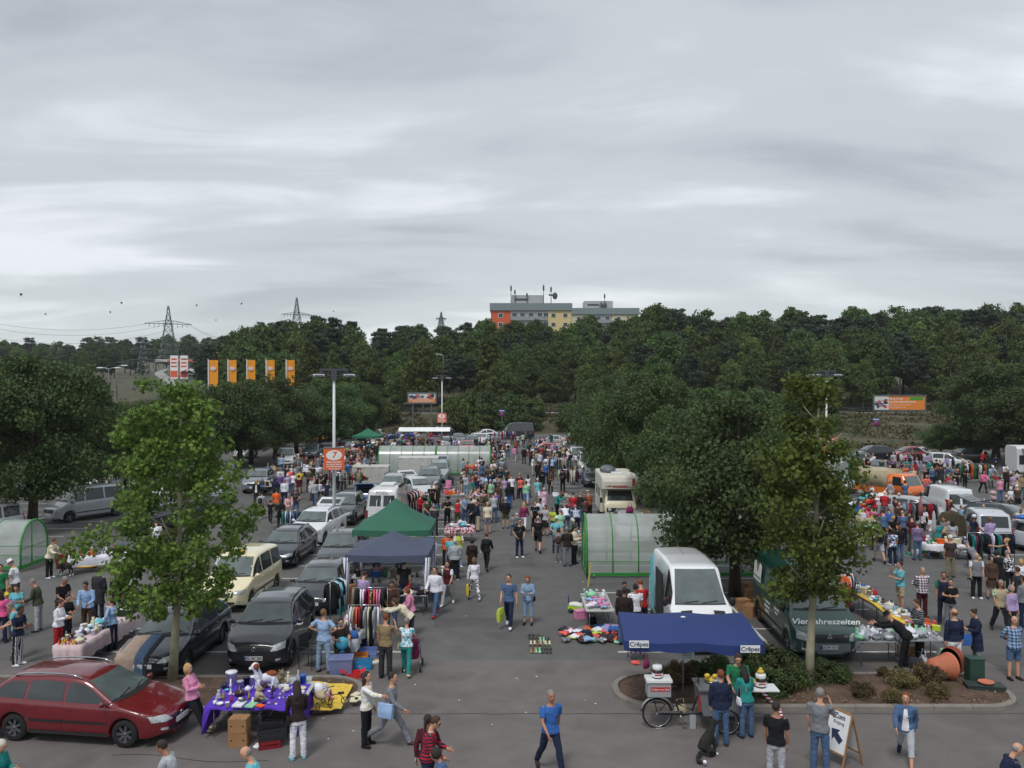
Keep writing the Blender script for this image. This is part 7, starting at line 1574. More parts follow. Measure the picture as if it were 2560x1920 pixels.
def cloth(pos,L_,W_,rz,c,label,h=.745,drops=(.45,.45,.45,.45),seed=1):
    """drops: -y,+x,+y,-x"""
    m=MB(); nx,ny=18,12; hx,hy=L_/2+.012,W_/2+.012; n=60; ring=[]
    per=[(-hx,-hy),(hx,-hy),(hx,hy),(-hx,hy)]; top=[];k=14
    for s in range(4):
        a,b=per[s],per[(s+1)%4]
        for i in range(k): t=i/k; top.append((a[0]+(b[0]-a[0])*t,a[1]+(b[1]-a[1])*t,s,t))
    N_=len(top); vs=[(x,y,h+.004) for x,y,s,t in top]; nl=[(0,-1),(1,0),(0,1),(-1,0)]; rn=random.Random(seed)
    for lv in(.33,.66,1.0):
        for i,(x,y,s,t) in enumerate(top):
            d=drops[s]; 
            if t==0: d=max(drops[s],drops[s-1])
            q=.045*math.sin(i*1.55+seed)*lv+.02*math.sin(i*.7+seed*3)*lv; nx_,ny_=nl[s]; 
            if t==0: nx_+=nl[s-1][0]; ny_+=nl[s-1][1]
            vs.append((x+nx_*(.02+q*(d>.05)),y+ny_*(.02+q*(d>.05)),h-d*lv*(1+.05*math.sin(i*.9+seed))))
    fs=[tuple(range(N_))]+[(l*N_+i,(l+1)*N_+i,(l+1)*N_+(i+1)%N_,l*N_+(i+1)%N_) for l in range(3) for i in range(N_)]
    m.add(vs,fs[:1],False); m.f+= [f for f in fs[1:]]; m.m+=[0]*(len(fs)-1); m.s+=[True]*(len(fs)-1)
    o=obj('tablecloth',m,fab(c) if isinstance(c,str) else mat('tc_%d_%d'%(c[0],c[1]),c,.85,nz=.06,bump=.3,bscale=12),None,pos,(0,0,rz)); tag(o,label,'tablecloth'); return o
def scatter(pos,L_,W_,rz,theme,n,where,z=.752,seed=1,s=1):
    ks,cs=TH[theme]; r=random.Random(seed); cols=max(1,round(math.sqrt(n*L_/W_))); rws=max(1,math.ceil(n/cols)); M_=Matrix.Rotation(rz,3,'Z'); k=0
    for i in range(cols):
        for j in range(rws):
            if k>=n: return
            p=Vector(((i+.5)/cols*L_-L_/2+r.uniform(-.03,.03),(j+.5)/rws*W_-W_/2+r.uniform(-.03,.03),0)); p=M_@p; good(r.choice(ks),r.choice(cs),(pos[0]+p.x,pos[1]+p.y,pos[2]+z),where,s*r.uniform(.8,1.25),r=r); k+=1
# purple table
P=Vector((-6.15,21.05,0)); W1='on the purple table'; scatter((-6.2,20.95,0),2.0,1.3,0,'china',34,W1,seed=77,s=.5)
ftable((-6.65,21.0,0),1.05,1.5,0,'left folding table under the purple cloth'); ftable((-5.55,21.1,0),1.1,1.6,0,'right folding table under the purple cloth')
cloth((-6.17,20.98,0),2.14,1.5,0,(84,48,176),'long purple cloth hanging down at both ends of the table',drops=(.07,.68,.05,.62),seed=2)
m=MB(); m.box((0,0,.75),(1.0,.5,.012)); thing('metal_tray','bare grey board end behind the purple cloth','board',(-5.65,22.0,0),.1,me=m.mesh('metal_tray'),mats=[mat('zinc',(158,168,172),.4)])
def on(u,v,z=.755): return G(u,v,z)
rr=random.Random(11)
for (u,v,k,c,s,lab) in ((578,1712,'storage_jar','white',1.7,'tall white kitchen scale jar with dark base at the back left'),(561,1722,'cup','navy',1.6,'dark blue mug left of the white column'),(576,1735,'candlestick','white',1.5,'white candlestick near the left edge'),(600,1722,'storage_jar','lightgrey',1.0,'pale storage jar'),(616,1712,'storage_jar','navy',1.0,'dark blue and white storage jar'),(634,1712,'storage_jar','white',1.1,'white storage jar beside the toy dog'),
 (546,1748,'vase','lightgrey',.9,'grey glass vase at the left corner'),(558,1748,'figurine','gold',1,'small gold figurine'),(578,1755,'figurine','red',.9,'little red and white figurine'),(598,1740,'basket','brown',.8,'brown woven basket'),(619,1730,'teapot','white',.9,'white stacked teapot'),(622,1748,'figurine','gold',.9,'gold and white figurine group'),(605,1757,'bowl','charcoal',.8,'small dark bowl'),(536,1762,'cup','white',1,'white cup at the front left'),(549,1765,'bowl','white',.7,'white lidded bowl at the front left'),(568,1768,'storage_jar','white',.6,'small glass jar at the front'),
 (598,1763,'book','white',1.5,'white paper sheets at the front edge'),(628,1765,'book','mint',1.3,'pale green booklet at the front edge'),(650,1766,'book','orange',.9,'orange and cream strip at the front edge'),(641,1757,'box','brown',.5,'brown cup box before the plush lion'),(680,1745,'candlestick','black',1.2,'thin black metal tree stand'),(678,1718,'bowl','white',.9,'white bowl behind the toy dog'),(706,1716,'plate','white',1,'white dish by the beige teddy'),(690,1722,'vase','lightgrey',.7,'small clear vase'),(700,1738,'wine_glass','lightgrey',1.3,'tall clear glass'),(708,1745,'wine_glass','lightgrey',1.1,'short clear glass'),
 (716,1730,'teapot','cream',.9,'cream jug beside the long haired woman'),(745,1712,'bottle','lightgrey',1.3,'tall clear glass bottle at the back right'),(757,1708,'storage_jar','blue',1.1,'blue and white jar at the back right'),(752,1722,'plate','cream',1.1,'stack of cream plates at the right'),(757,1735,'cup','white',1,'white cup at the right edge'),(672,1762,'cup','lilac',.7,'small purple cup at the front'),(690,1764,'cup','white',.6,'little white cup at the front right'),(720,1708,'figurine','cream',1.4,'cream china bird at the back')):
    good(k,c,on(u,v),W1,s,r=rr,label=lab+' '+W1 if len((lab+' '+W1).split())<=16 else lab)
# toy dog
def toydog(p,s=1):
    o=thing('toy_dog','large white and brown plush dog standing on the purple table','plush toy',p,R(-60),None,s); wf=fab('white'); bf=fab('rust')
    m=MB(); m.ell((0,.12,.26),(.11,.22,.12),12,9); m.ell((0,-.12,.34),(.10,.10,.15),12,9); [m.limb([(a*.07,b,.25),(a*.085,b-.02,.02),(a*.085,b-.07,.02)],[.05,.042,.035],8) for a in(1,-1) for b in(-.12,.24)]; m.limb([(0,-.13,.4),(0,-.17,.52)],.085,10); m.ell((0,-.19,.58),(.10,.11,.10),12,9); m.ell((0,-.30,.55),(.05,.06,.045),8,6); obj('body',remesh(m,.018,3),wf,o)
    m=MB(); m.ell((0,.2,.33),(.10,.16,.09),10,7); [m.ell((s_*.075,-.18,.60),(.045,.08,.08),8,6) for s_ in(1,-1)]; obj('brown_patch',m,bf,o); m=MB(); [m.limb([(s_*.09,-.16,.63),(s_*.125,-.16,.56),(s_*.12,-.17,.49)],[(.03,.02),(.045,.02),(.03,.02)],6) for s_ in(1,-1)]; obj('ear',m,fab('brown'),o); m=MB(); m.ell((0,-.355,.565),.018,6,5); [m.ell((s_*.045,-.285,.60),.013,6,5) for s_ in(1,-1)]; obj('nose_and_eyes',m,plast,o)
toydog(on(657,1722),1.0)
good('plush_toy','beige',on(645,1750),W1,1.3,label='beige plush lion lying in the middle of the purple table'); good('plush_toy','tan',on(702,1705),W1,1.2,label='light brown teddy at the back of the purple table'); good('plush_toy','brown',on(675,1708),W1,.8,label='small brown plush dog behind the big one on the purple table')
# boxes under the purple table
def cbox(p,d,rz,label,m_=card,open_=False):
    o=thing('cardboard_box',label,'box',p,rz); m=MB(); w_,l_,h_=d; t=.012
    for s in(-1,1): m.box((s*w_/2,0,h_/2),(t,l_,h_)); m.box((0,s*l_/2,h_/2),(w_-t,t,h_))
    m.box((0,0,.01),(w_-t,l_-t,.016)); obj('carton',m,m_,o); m=MB()
    if open_: [m.add([(s*w_/2,-l_/2,h_),(s*w_/2,l_/2,h_),(s*(w_/2+.15),l_/2,h_+.06),(s*(w_/2+.15),-l_/2,h_+.06)],[(0,1,2,3)],False) for s in(-1,1)]
    else: m.box((0,0,h_+.003),(w_,l_,.012)); m.box((0,0,h_+.012),(w_*.2,l_,.004))
    obj('lid',m,m_,o); m=MB(); [m.ell((s*w_*.33,-l_/2-.002,h_*.5),(.035,.008,.022),8,5) for s in(-1,1)]; obj('grip_hole',m,plast,o); return o
cbox(G(598,1862),(.42,.35,.32),.05,'lower brown fruit box under the purple table'); p=G(598,1862); cbox((p.x,p.y,.335),(.41,.34,.30),-.03,'upper brown fruit box under the purple table')
m=MB(); m.ell((0,0,.3),(.33,.25,.22),16,11); 
for i,p_ in enumerate(m.v): q=Vector(p_); m.v[i]=tuple(q*(1+.3*noise.noise(q*8)))
p=G(590,1850); thing('plastic_bag','crumpled clear plastic bag on the brown boxes','bag',(p.x,p.y+.45,.30),me=m.mesh('plastic_bag'),mats=[mat('clear_plastic',(178,184,186),.3,alpha=.55,nz=.2,nscale=12)],scale=.8)
def crate(p,d,rz,c,label,slats=True):
    o=thing('crate',label,'crate',p,rz); m=MB(); w_,l_,h_=d
    for z in(.02,h_*.35,h_*.68,h_-.02):
        for s in(-1,1): m.box((s*w_/2,0,z),(.015,l_,h_*.2)); m.box((0,s*l_/2,z),(w_,.015,h_*.2))
    for a in(-1,1):
        for b in(-1,1): m.box((a*w_/2,b*l_/2,h_/2),(.03,.03,h_))
    m.box((0,0,.012),(w_,l_,.02)); obj('crate_body',m,mat('crate_%d_%d'%(c[0],c[2]),c,.55,nz=.06),o); return o
p=G(672,1866); crate(p,(.45,.38,.18),.35,(130,24,34),'red plastic crate under the purple table'); crate((p.x+.05,p.y+.05,.19),(.6,.42,.24),.35,(34,36,40),'black folding crate on the red one under the purple table'); crate((p.x-.05,p.y+.5,0),(.5,.38,.42),.1,(44,42,44),'dark grey crate behind the red crate')
good('garment','white',G(646,1868),'',.55,label='white plastic sheet scrap lying beside the red crate')
# yellow cloth on the kerb with doll pram and scooter
m=MB(); pts=[(772,1703),(882,1712),(852,1772),(800,1778),(775,1775)]; c=[G(u,v,.16) for u,v in pts]; ctr=sum(c,Vector())/5; n=10; vs=[]
for k in range(5):
    for i in range(4): a=c[k].lerp(c[(k+1)%5],i/4); vs.append(a)
N_=len(vs); al=[ctr]+[ctr.lerp(v,.5)+Vector((0,0,.03*math.sin(i*1.7))) for i,v in enumerate(vs)]+[v+Vector((0,0,.02*math.sin(i*2.3))) for i,v in enumerate(vs)]
m.add(al,[(0,1+i,1+(i+1)%N_) for i in range(N_)]+[(1+i,1+N_+i,1+N_+(i+1)%N_,1+(i+1)%N_) for i in range(N_)],True)
tag(obj('ground_cloth',m,mat('cloth_yellow2',(218,184,70),.85,nz=.08,bump=.4,bscale=6)),'yellow cloth spread on the planted island beside the purple table','cloth')
o=thing('doll_pram','beige doll pram with white hood on the yellow cloth','doll pram',G(800,1768,.18),R(40)); m=MB(); m.ell((0,0,.32),(.15,.26,.13),12,8); obj('basket_body',m,fab('beige'),o); m=MB(); m.ell((0,.12,.42),(.16,.17,.16),12,8); obj('hood',m,fab('white'),o); m=MB(); m.limb([(0,-.2,.38),(0,-.45,.62)],.012,5); m.cyl((-.15,-.45,.62),(.15,-.45,.62),.014,n=6); obj('handle',m,steel,o)
for a in(-1,1):
    for b in(-.2,.2): m=MB(); m.limb([(a*.17,b+.1*math.cos(t),.1+.1*math.sin(t)) for t in np.linspace(0,6.283,15)],.012,5); m.cyl((a*.17,b-.1,.1),(a*.17,b+.1,.1),.005,n=4); m.cyl((a*.17,b,.0),(a*.17,b,.2),.005,n=4); obj('wheel',m,plast,o)
good('garment','magenta',G(790,1728,.2),'on the yellow cloth',.8,label='crimson cushion on the yellow cloth'); good('plush_toy','white',G(812,1735,.2),'on the yellow cloth',1.1,label='white baby doll on the yellow cloth'); good('plush_toy','pink',G(825,1745,.2),'on the yellow cloth',.8,label='small pink toy beside the doll pram')
o=thing('toy_scooter','small black toy bicycle on the yellow cloth','toy bicycle',G(842,1762,.18),R(100)); m=MB(); [m.limb([(0,b+.09*math.cos(t),.09+.09*math.sin(t)) for t in np.linspace(0,6.283,13)],.012,5) for b in(-.2,.2)]; obj('wheel',m,plast,o); m=MB(); m.limb([(0,-.2,.09),(0,-.08,.26),(0,.16,.26),(0,.2,.09)],.012,5); m.cyl((-.13,.16,.36),(.13,.16,.36),.012,n=5); m.cyl((0,.16,.26),(0,.16,.36),.012,n=5); m.box((0,-.1,.29),(.08,.16,.04)); obj('frame',m,plast,o)
for i,(u,v) in enumerate(((885,1752),(896,1748),(890,1738))): good('book','cream',G(u,v,.14),'',1.2,label='cream paperback %s beside the yellow cloth'%('nearest the kerb','in the middle','farthest')[i])
# pink table left
ftable((-12.92,25.85,0),.78,1.9,0,'near folding table under the pale pink cloth'); ftable((-12.86,27.75,0),.78,1.85,0,'far folding table under the pale pink cloth')
cloth((-12.92,25.85,0),.80,1.9,0,(206,184,188),'pale pink tablecloth on the near table at left',drops=(.42,.45,.02,.45),seed=4); cloth((-12.86,27.8,0),.80,1.9,0,(210,190,194),'pale pink tablecloth on the far table at left',drops=(.02,.5,.45,.45),seed=7)
scatter((-12.95,25.3,0),.7,.6,0,'china',12,'at the near end of the pink table',seed=3,s=.8); [good('bottle',['orange','yellow','red'][i%3],(-13.2+.1*(i%6),25.0+.13*(i//6),.75),'at the near end of the pink table',.5) for i in range(14)]; scatter((-12.92,26.6,0),.7,1.5,0,'china',26,'on the pale pink table',seed=5,s=.9)
o=thing('wire_basket','black wire basket full of white paper on the pink table','basket',(-12.7,28.2,.75)); m=MB(); [m.box((0,s*.25,.12),(.5,.02,.2)) for s in(-1,1)]; [m.box((s*.25,0,.12),(.02,.5,.2)) for s in(-1,1)]; m.box((0,.28,.25),(.5,.03,.42)); obj('basket_frame',m,plast,o); m=MB(); m.ell((0,0,.14),(.22,.2,.1),10,7); obj('paper',m,whitep,o)
# white clothed table by the shelter
pw=Vector((-18.3,38.4,0)); ftable(pw,2.6,.8,R(35),'folding table under the white cloth beside the left shelter'); cloth(pw,2.62,.82,R(35),'white','white tablecloth beside the left shelter',drops=(.42,.3,.2,.3),seed=9); scatter(pw,2.4,.65,R(35),'mixed',30,'on the white table beside the left shelter',seed=8,s=1.0); 
q=G(157,1421); o=thing('waste_bin','dark red plastic bin below the white clothed table','bin',q); m=MB(); m.rings([[Vector((a*w_,b*w_,z)) for a,b in((-1,-1),(1,-1),(1,1),(-1,1))] for z,w_ in((0,.19),(.6,.25),(.64,.26))],sm=False); obj('bin_body',m,mat('bin_red',(92,20,30),.5),o)
o=thing('yellow_sledge','yellow plastic sledge on the asphalt before the white table','sledge',G(214,1419),R(4)); m=MB(); m.limb([(-.55,0,.12),(-.4,0,.06),(.3,0,.05),(.5,0,.07)],[(.05,.02),(.2,.05),(.2,.05),(.12,.03)],10,side=(0,1,0)); obj('sledge_body',m,mat('sledge_yellow',(226,170,40),.4),o); [good('box',c,G(u,v),'',.9,label='%s toy box on the ground before the white clothed table'%cw(c)) for c,u,v in(('pink',196,1408),('coral',208,1406),('white',222,1405))]
ftable((-19.6,27.9,0),1.0,.6,0,'dark table among the people at the left edge',(120,90,60)); cbox(G(16,1500),(.3,.3,.5),0,'tall brown box at the left edge by the green shirt')
# centre stall
pc=Vector((-5.0,27.1,0)); ftable((-5.02,26.2,0),.8,1.45,0,'near table of the centre stall covered with small goods'); ftable((-5.0,27.75,0),.8,1.5,0,'far table of the centre stall covered with folded clothes')
cloth((-5.02,26.2,0),.8,1.45,0,'lightgrey','grey cloth on the near table of the centre stall',drops=(.35,.25,.0,.25),seed=3); scatter((-5.02,26.15,0),.72,1.3,0,'mixed',26,'on the near table of the centre stall',seed=12); scatter((-5.0,27.7,0),.7,1.4,0,'clothes',22,'on the far table of the centre stall',seed=13,s=.9)
o=thing('globe','light blue globe standing on the plastic box','globe',(G(855,1672).x,G(855,1672).y,.5)); m=MB(); m.ell((0,0,.24),.19,18,12); obj('sphere',m,mat('globe_blue',(60,160,190),.35,nz=.2,nscale=5),o); m=MB(); m.lathe([(0,0),(.1,0),(.09,.03),(.02,.05),(.02,.08),(0,.08)]); obj('stand',m,mat('globe_stand',(60,140,170),.4),o)
lb=mat('clear_blue_box',(130,140,186),.3,alpha=.75)
o=thing('storage_box','translucent lilac plastic storage box with globe on top','box',G(853,1685),R(6)); m=MB(); m.rings([[Vector((a*w_,b*w_*.8,z)) for a,b in((-1,-1),(1,-1),(1,1),(-1,1))] for z,w_ in((0,.3),(.46,.33))],sm=False); m.box((0,0,.475),(.68,.56,.03)); obj('box_body',m,lb,o)
crate(G(901,1652),(.42,.34,.2),.1,(214,130,30),'orange crate beside the centre stall'); crate(G(908,1672),(.46,.34,.26),.05,(40,130,180),'bright blue box below the orange crate'); crate(G(920,1640),(.5,.36,.22),.1,(110,130,190),'pale blue crate behind the orange crate'); crate(G(905,1625),(.4,.3,.3),0,(40,50,140),'dark blue crate under the clothes rack')
cbox(G(882,1694),(.42,.32,.16),.2,'flat red box with open lid and papers on the asphalt',mat('red_card',(196,40,44),.6),True); [good('book',c,G(u,v),'',1.1,label=l) for c,u,v,l in(('white',932,1658,'white books standing beside the blue crate'),('cream',944,1655,'cream books leaning beside the man in tan'),('pink',894,1668,'pink magazine pile near the red box'),('white',903,1678,'white card beside the red box'))]
def rack(pos,L_,rz,hz,cols,where,label,seed=1,glen=.8,sp=.085,n=None):
    o=thing('clothes_rack',label,'clothes rack',pos,rz); m=MB(); m.cyl((-L_/2,0,hz),(L_/2,0,hz),.016,n=6); obj('rail',m,chrome,o)
    for s in(-1,1): m=MB(); m.cyl((s*L_/2,0,.06),(s*L_/2,0,hz),.015,n=6); m.cyl((s*L_/2,-.25,.05),(s*L_/2,.25,.05),.016,n=6); obj('post',m,steel,o)
    r=random.Random(seed); n=n or int((L_-.12)/sp); M_=Matrix.Rotation(rz,3,'Z')
    def gm(v):
        m=MB(); gl=glen*(.8+.4*v); m.limb([(0,0,0),(0,0,-.03),(0,0,-.10),(0,0,-.3),(0,0,-gl*.7),(0,0,-gl)],[(.01,.01),(.025,.10),(.033,.2),(.036,.19),(.04,.2),(.045,.22)],10,side=(1,0,0))
        for s in(1,-1): m.limb([(0,s*.17,-.08),(.0,s*.23,-.3),(0,s*.235,-.55)],[(.025,.05),(.022,.045),(.018,.035)],6)
        for i,p in enumerate(m.v): q=Vector(p); k_=noise.noise(Vector((q.y*9+v*30,q.z*7,q.x*4))); m.v[i]=(q.x+.02*k_,q.y*(1+.1*k_),q.z)
        m.limb([(0,0,0),(0,0,.05),(0,.02,.06)],.004,4); return m.mesh('garment')
    for i in range(n):
        c=cols[i%len(cols)] if seed%2 else r.choice(cols); v=r.randint(0,3)/3; p=M_@Vector((-L_/2+.08+i*(L_-.16)/max(1,n-1),0,0)); g=obj('hanging_garment',cached(('gm',glen,v),lambda: gm(v)),fab(c),None,(pos[0]+p.x,pos[1]+p.y,hz-.05+pos[2]),(0,0,rz+r.uniform(-.25,.25))); tag(g,'%s garment hanging %s'%(cw(c.split('*')[0]),where),'clothes','garments hanging '+where)
DC=['black','white','navy','grey','red','charcoal','beige','lightblue','maroon','olive']
rack((-4.72,28.6,0),1.15,0,1.55,['charcoal','black','white','white','magenta','red','olive*spot*cream','coral','pink','pink'],'on the rear rack of the centre stall','rear clothes rack of the centre stall with white to pink shirts',seed=1,glen=.85); rack((-4.6,26.75,0),1.0,0,1.45,['white','beige','coral','red','charcoal','lightgrey','cream','black','lightgrey'],'on the front rack of the centre stall','front clothes rack of the centre stall with grey garments at its end',seed=3,glen=1.0)
rack((-6.1,29.7,0),1.0,R(80),1.6,['black','charcoal','black','white','turquoise'],'on the dark rack beside the dark hatchback','clothes rack with dark coats beside the dark hatchback',seed=5,glen=1.0)
# chair left of the man with hands on hips
def chair(p,rz,c,lab):
    o=thing('camping_chair',lab,'chair',p,rz); m=MB(); m.box((0,0,.44),(.5,.46,.03)); obj('seat',m,fab(c),o); m=MB(); m.box((0,.25,.72),(.5,.03,.5)); obj('backrest',m,fab(c),o)
    for a in(-1,1):
        for b in(-1,1): m=MB(); m.cyl((a*.25,b*.22,0),(a*.25,b*.22+(.02 if b>0 else 0),.95 if b>0 else .62),.012,n=5); obj('leg',m,plast,o)
        m=MB(); m.box((a*.27,0,.63),(.05,.5,.025)); obj('armrest',m,plast,o)
chair(G(775,1668),R(70),'charcoal','black camping chair beside the black suv'); good('garment','white',(-6.55,26.2,1.0),'',.7,label='white plastic bag hanging at the mirror of the black suv')
# under the navy canopy
ftable((-5.35,33.9,0),1.9,.7,0,'grey folding table at the back left under the navy canopy'); ftable((-3.65,33.8,0),.9,.7,0,'white folding table at the back right under the navy canopy',(206,206,202)); ftable((-3.75,31.2,0),1.35,.75,0,'white front table under the navy canopy',(204,204,200))
scatter((-5.35,33.9,0),1.7,.6,0,'mixed',9,'on the back table under the navy canopy',seed=21,s=1.3); scatter((-3.65,33.8,0),.8,.5,0,'china',8,'on the right back table under the navy canopy',seed=22); scatter((-3.75,31.2,0),1.2,.65,0,'clothes',14,'on the front table under the navy canopy',seed=23)
for i in range(4): cbox((-6.1+.06*(i%2),32.0+.55*(i//2),.0 if i%2==0 else .36),(.45,.36,.34),.1*i,'brown carton %s in the stacks at the left canopy leg'%['bottom of the near stack','top of the near stack','bottom of the far stack','top of the far stack'][i])
ftable((-2.9,34.2,0),.7,2.0,0,'table outside the right side of the navy canopy'); scatter((-2.9,34.2,0),.65,1.9,0,'mixed',22,'on the table right of the navy canopy',seed=24)
m=MB(); m.limb([(-.2,0,0),(0,0,.09),(.2,0,0)],.012,5); m.limb([(0,0,-.02),(0,0,-.3),(0,0,-.42)],[(.2,.05),(.2,.06),(.18,.06)],10); thing('hanging_jacket','denim garment on a wooden hanger at the green gazebo','clothes',(-3.55,36.7,1.75),me=m.mesh('hanging_jacket'),mats=[fab('denim')])
# stalls of the aisle (photo position of the table centre, length, depth, rotation, theme, count, where)
ST=[(1150,1316,1.5,.8,0,'china',22,'on the red and white stall',(150,60,50)),(1100,1272,1.6,.8,.1,'mixed',16,'on the table with white boxes',None),(1168,1262,1.2,1.6,.2,'toys',20,'on the orange toy stall',None),(1135,1235,1.4,1.0,.1,'toys',16,'on the table left of the toy stall',None),(1200,1205,1.2,1.0,.1,'toys',16,'on the blue cloth toy table',None),(1190,1172,1.8,.9,.1,'toys',22,'on the toy table below the shelter',None),
(1440,1268,1.6,.8,.1,'mixed',16,'on the right stall before the camper',None),(1453,1345,.7,2.4,0,'mixed',20,'on the table beside the right shelter',None),(1405,1240,1.2,.7,0,'books',12,'on the small table left of the red shirt',None),(1432,1195,1.8,1.0,0,'clothes',14,'on the ground sheet before the dark hatchback',None),(1420,1150,2.2,.8,0,'clothes',12,'on the far right clothes table',None),(1400,1115,2.5,.9,0,'mixed',12,'on the farthest right table',None),
(668,1213,1.8,1.6,.3,'mixed',24,'on the heaped table in the left lane',None),(765,1170,2.6,1.0,0,'china',22,'on the long table in the left lane',None),(880,1128,2.2,1.0,0,'toys',16,'on the table below the lamp sign',None),(890,1200,2.2,.9,0,'mixed',20,'on the table behind the blue hatchback',None),(1020,1100,3,1,0,'mixed',14,'on the far table above the shelter',None),(1100,1092,2.5,1,0,'clothes',12,'on the far table beside the lamp post',None),(960,1105,2.5,1,0,'mixed',12,'on the far left table',None),(800,1225,1.6,.8,.1,'china',14,'on the table behind the white suv',None),(640,1230,1.4,.7,.2,'toys',10,'on the ground table by the plane crown',None),
(2185,1292,1.8,.9,.0,'toys',22,'on the board game table',None),(2225,1260,1.8,.9,.2,'clothes',18,'on the table before the silver hatchback',None),(2375,1358,2.4,.8,-.1,'mixed',24,'on the long table of the right lot',None),(2330,1388,2.6,1.3,.0,'mixed',26,'on the ground stall of the right lot',None),(2425,1358,1.6,.8,0,'china',16,'on the table beside the silver minivan',None),(2500,1198,2.2,.8,0,'mixed',14,'on the table before the snack trailer',None),(2370,1180,2.4,.9,0,'clothes',12,'on the table near the white tailgate car',None),(2250,1180,2.4,.9,0,'mixed',14,'on the table behind the orange truck',None),(2460,1258,1.8,.8,0,'mixed',14,'on the blue table by the white delivery van',None),(2130,1270,1.4,.8,0,'clothes',12,'on the white clothes heap near the plane tree',None)]
for i,(u,v,L_,W_,rz,th,n,wh,cc) in enumerate(ST):
    ground='ground' in wh; p=G(u,v,.74 if not ground else 0); p.z=0
    if not ground: ftable(p,L_,W_,rz,'folding table %s'%wh.replace('on the','of the',1)); 
    else: m=MB(); m.box((p.x,p.y,.006),(L_,W_,.008)); tag(obj('ground_sheet',m,mat('sheet_blue',(96,112,120),.8,nz=.1)),'blue grey sheet %s'%wh.replace('on the','under the',1),'ground sheet')
    if i in(0,4,6,13,21,23): cloth(p,L_,W_,rz,['red*spot*white','cream','navy','white','beige','white'][(0,4,6,13,21,23).index(i)] if i!=4 else 'navy','cloth of the table %s'%wh.replace('on the','known as the',1) if False else 'tablecloth %s'%wh.replace('on','under the goods on',1),drops=(.3,.3,.2,.3),seed=i)
    scatter(p,L_*.95,W_*.9,rz,th,n,wh,z=.752 if not ground else .02,seed=30+i,s=1.15 if p.y<60 else 1.5)
for i,(u,v,L_,rz,hz,wh,gl,cs) in enumerate(((2302,1330,1.9,-.1,1.65,'on the rack before the silver hatchback',1.0,DC),(2478,1420,2.2,.05,1.6,'on the rack at the right edge',.95,['black','teal','magenta','black','darkgreen','black','navy','charcoal','lilac','white']),(2290,1175,3.0,0,1.6,'on the rack above the orange truck',.9,DC),(2440,1208,2.6,0,1.6,'on the rack left of the snack trailer',1.0,['green','olive','white','black','orange']),(1420,1225,1.6,.2,1.6,'on the rack before the dark hatchback',.9,['red','white','maroon','cream','black','white']),(1400,1190,2.0,0,1.6,'on the rack at the right column',.9,['black','beige','lightgrey','green']),(1262,1110,3,0,1.7,'on the rack at the far end of the lane',.9,['red','white','purple','white','navy']),(1225,1120,2.6,0,1.6,'on the rack right of the far shelter',.8,['pink','white','lilac','turquoise']),(845,1235,3.2,0,1.6,'on the rack below the orange sign',.95,['olive','grey','beige','black','green','red']),(1030,1300,2.2,R(80),1.8,'along the camper van',1.1,['black','white','orange','black','charcoal']),(735,1340,1.3,0,1.4,'on the rack behind the white suv',.9,['black','white','denim','teal']),(1145,1395,.1,0,1.0,'x',.5,DC))):
    if wh=='x': continue
    p=G(u,v); rack((p.x,p.y,0),L_,rz,hz,cs,wh,'clothes rack %s'%wh.replace('on the rack ','') if wh.startswith('on the rack') else 'clothes rack standing %s'%wh,seed=40+i,glen=gl,sp=.11 if p.y<60 else .2)
rack((12.0,30.9,0),1.1,R(60),1.6,['orange','cream','lightblue','denim','charcoal','black'],'on the rack right of the green van','clothes rack with orange, cream and blue garments right of the green van',seed=61,glen=1.0); rack((11.3,29.8,0),.9,R(20),1.4,['red','orange','maroon','red'],'on the low rack beside the green van','low rack with red and orange clothes beside the green van',seed=63,glen=1.1)
# heap of clothes in the right lot
r=random.Random(3); p0=Vector((23.3,48.5,0))
for i in range(46):
    a=r.random()*6.3; q=r.random()**.6; x,y=q*1.9*math.cos(a),q*1.5*math.sin(a); good('garment',r.choice(['white','pink','hotpink','lilac','red','black','yellow','lightblue','orange','white','turquoise','cream']),(p0.x+x,p0.y+6.5+y,.1+1.35*(1-q)),'in the tall heap of clothes',1.4,r=r)
for i in range(16): q=r.random(); good('garment',r.choice(['white','cream','lightgrey','white','mint']),G(2135+q*50,1318+r.uniform(-4,4),.8+.3*r.random()),'in the white heap near the plane crown',1.3,r=r)
# crepes stall: clothes heaps by the white van
r=random.Random(8)
for i in range(60): good('garment',r.choice(['black','navy','brown','grey','white','lightblue','orange','lime','pink','charcoal','blue','coral','mint','maroon']),(1.72+1.85*r.random(),27.55+1.25*r.random(),.02+.08*r.random()),'in the heap of clothes on the asphalt',r.uniform(.6,.95),r=r)
for i in range(10): good('garment',r.choice(['pink','lilac','blue','lightblue','black']),(2.9+.6*r.random(),28.2+.9*r.random(),.05+.12*r.random()),'in the pink end of the heap',.9,r=r)
for i in range(18): good('shoe',r.choice(['brown','olive','tan','charcoal','mint','beige','cream','black']),(.64+.16*(i%4)+.03*r.random(),26.65+.36*(i//4)+.05*r.random(),.01),'in the block of shoes on the asphalt',1.1,rz=.1*r.random(),r=r)
ftable((2.95,29.9,0),.95,2.4,0,'folding table with pink clothes before the right shelter'); r=random.Random(9)
for i in range(20): good('garment' if i%3 else 'folded_cloth',r.choice(['pink','pink','white','hotpink','lightblue','lilac']),(2.62+.66*r.random(),28.9+1.2*r.random(),.78+.1*r.random()),'on the pink clothes table',.6,r=r)
scatter((2.95,30.7,0),.85,.8,0,'glass',14,'at the back of the pink clothes table',seed=71)
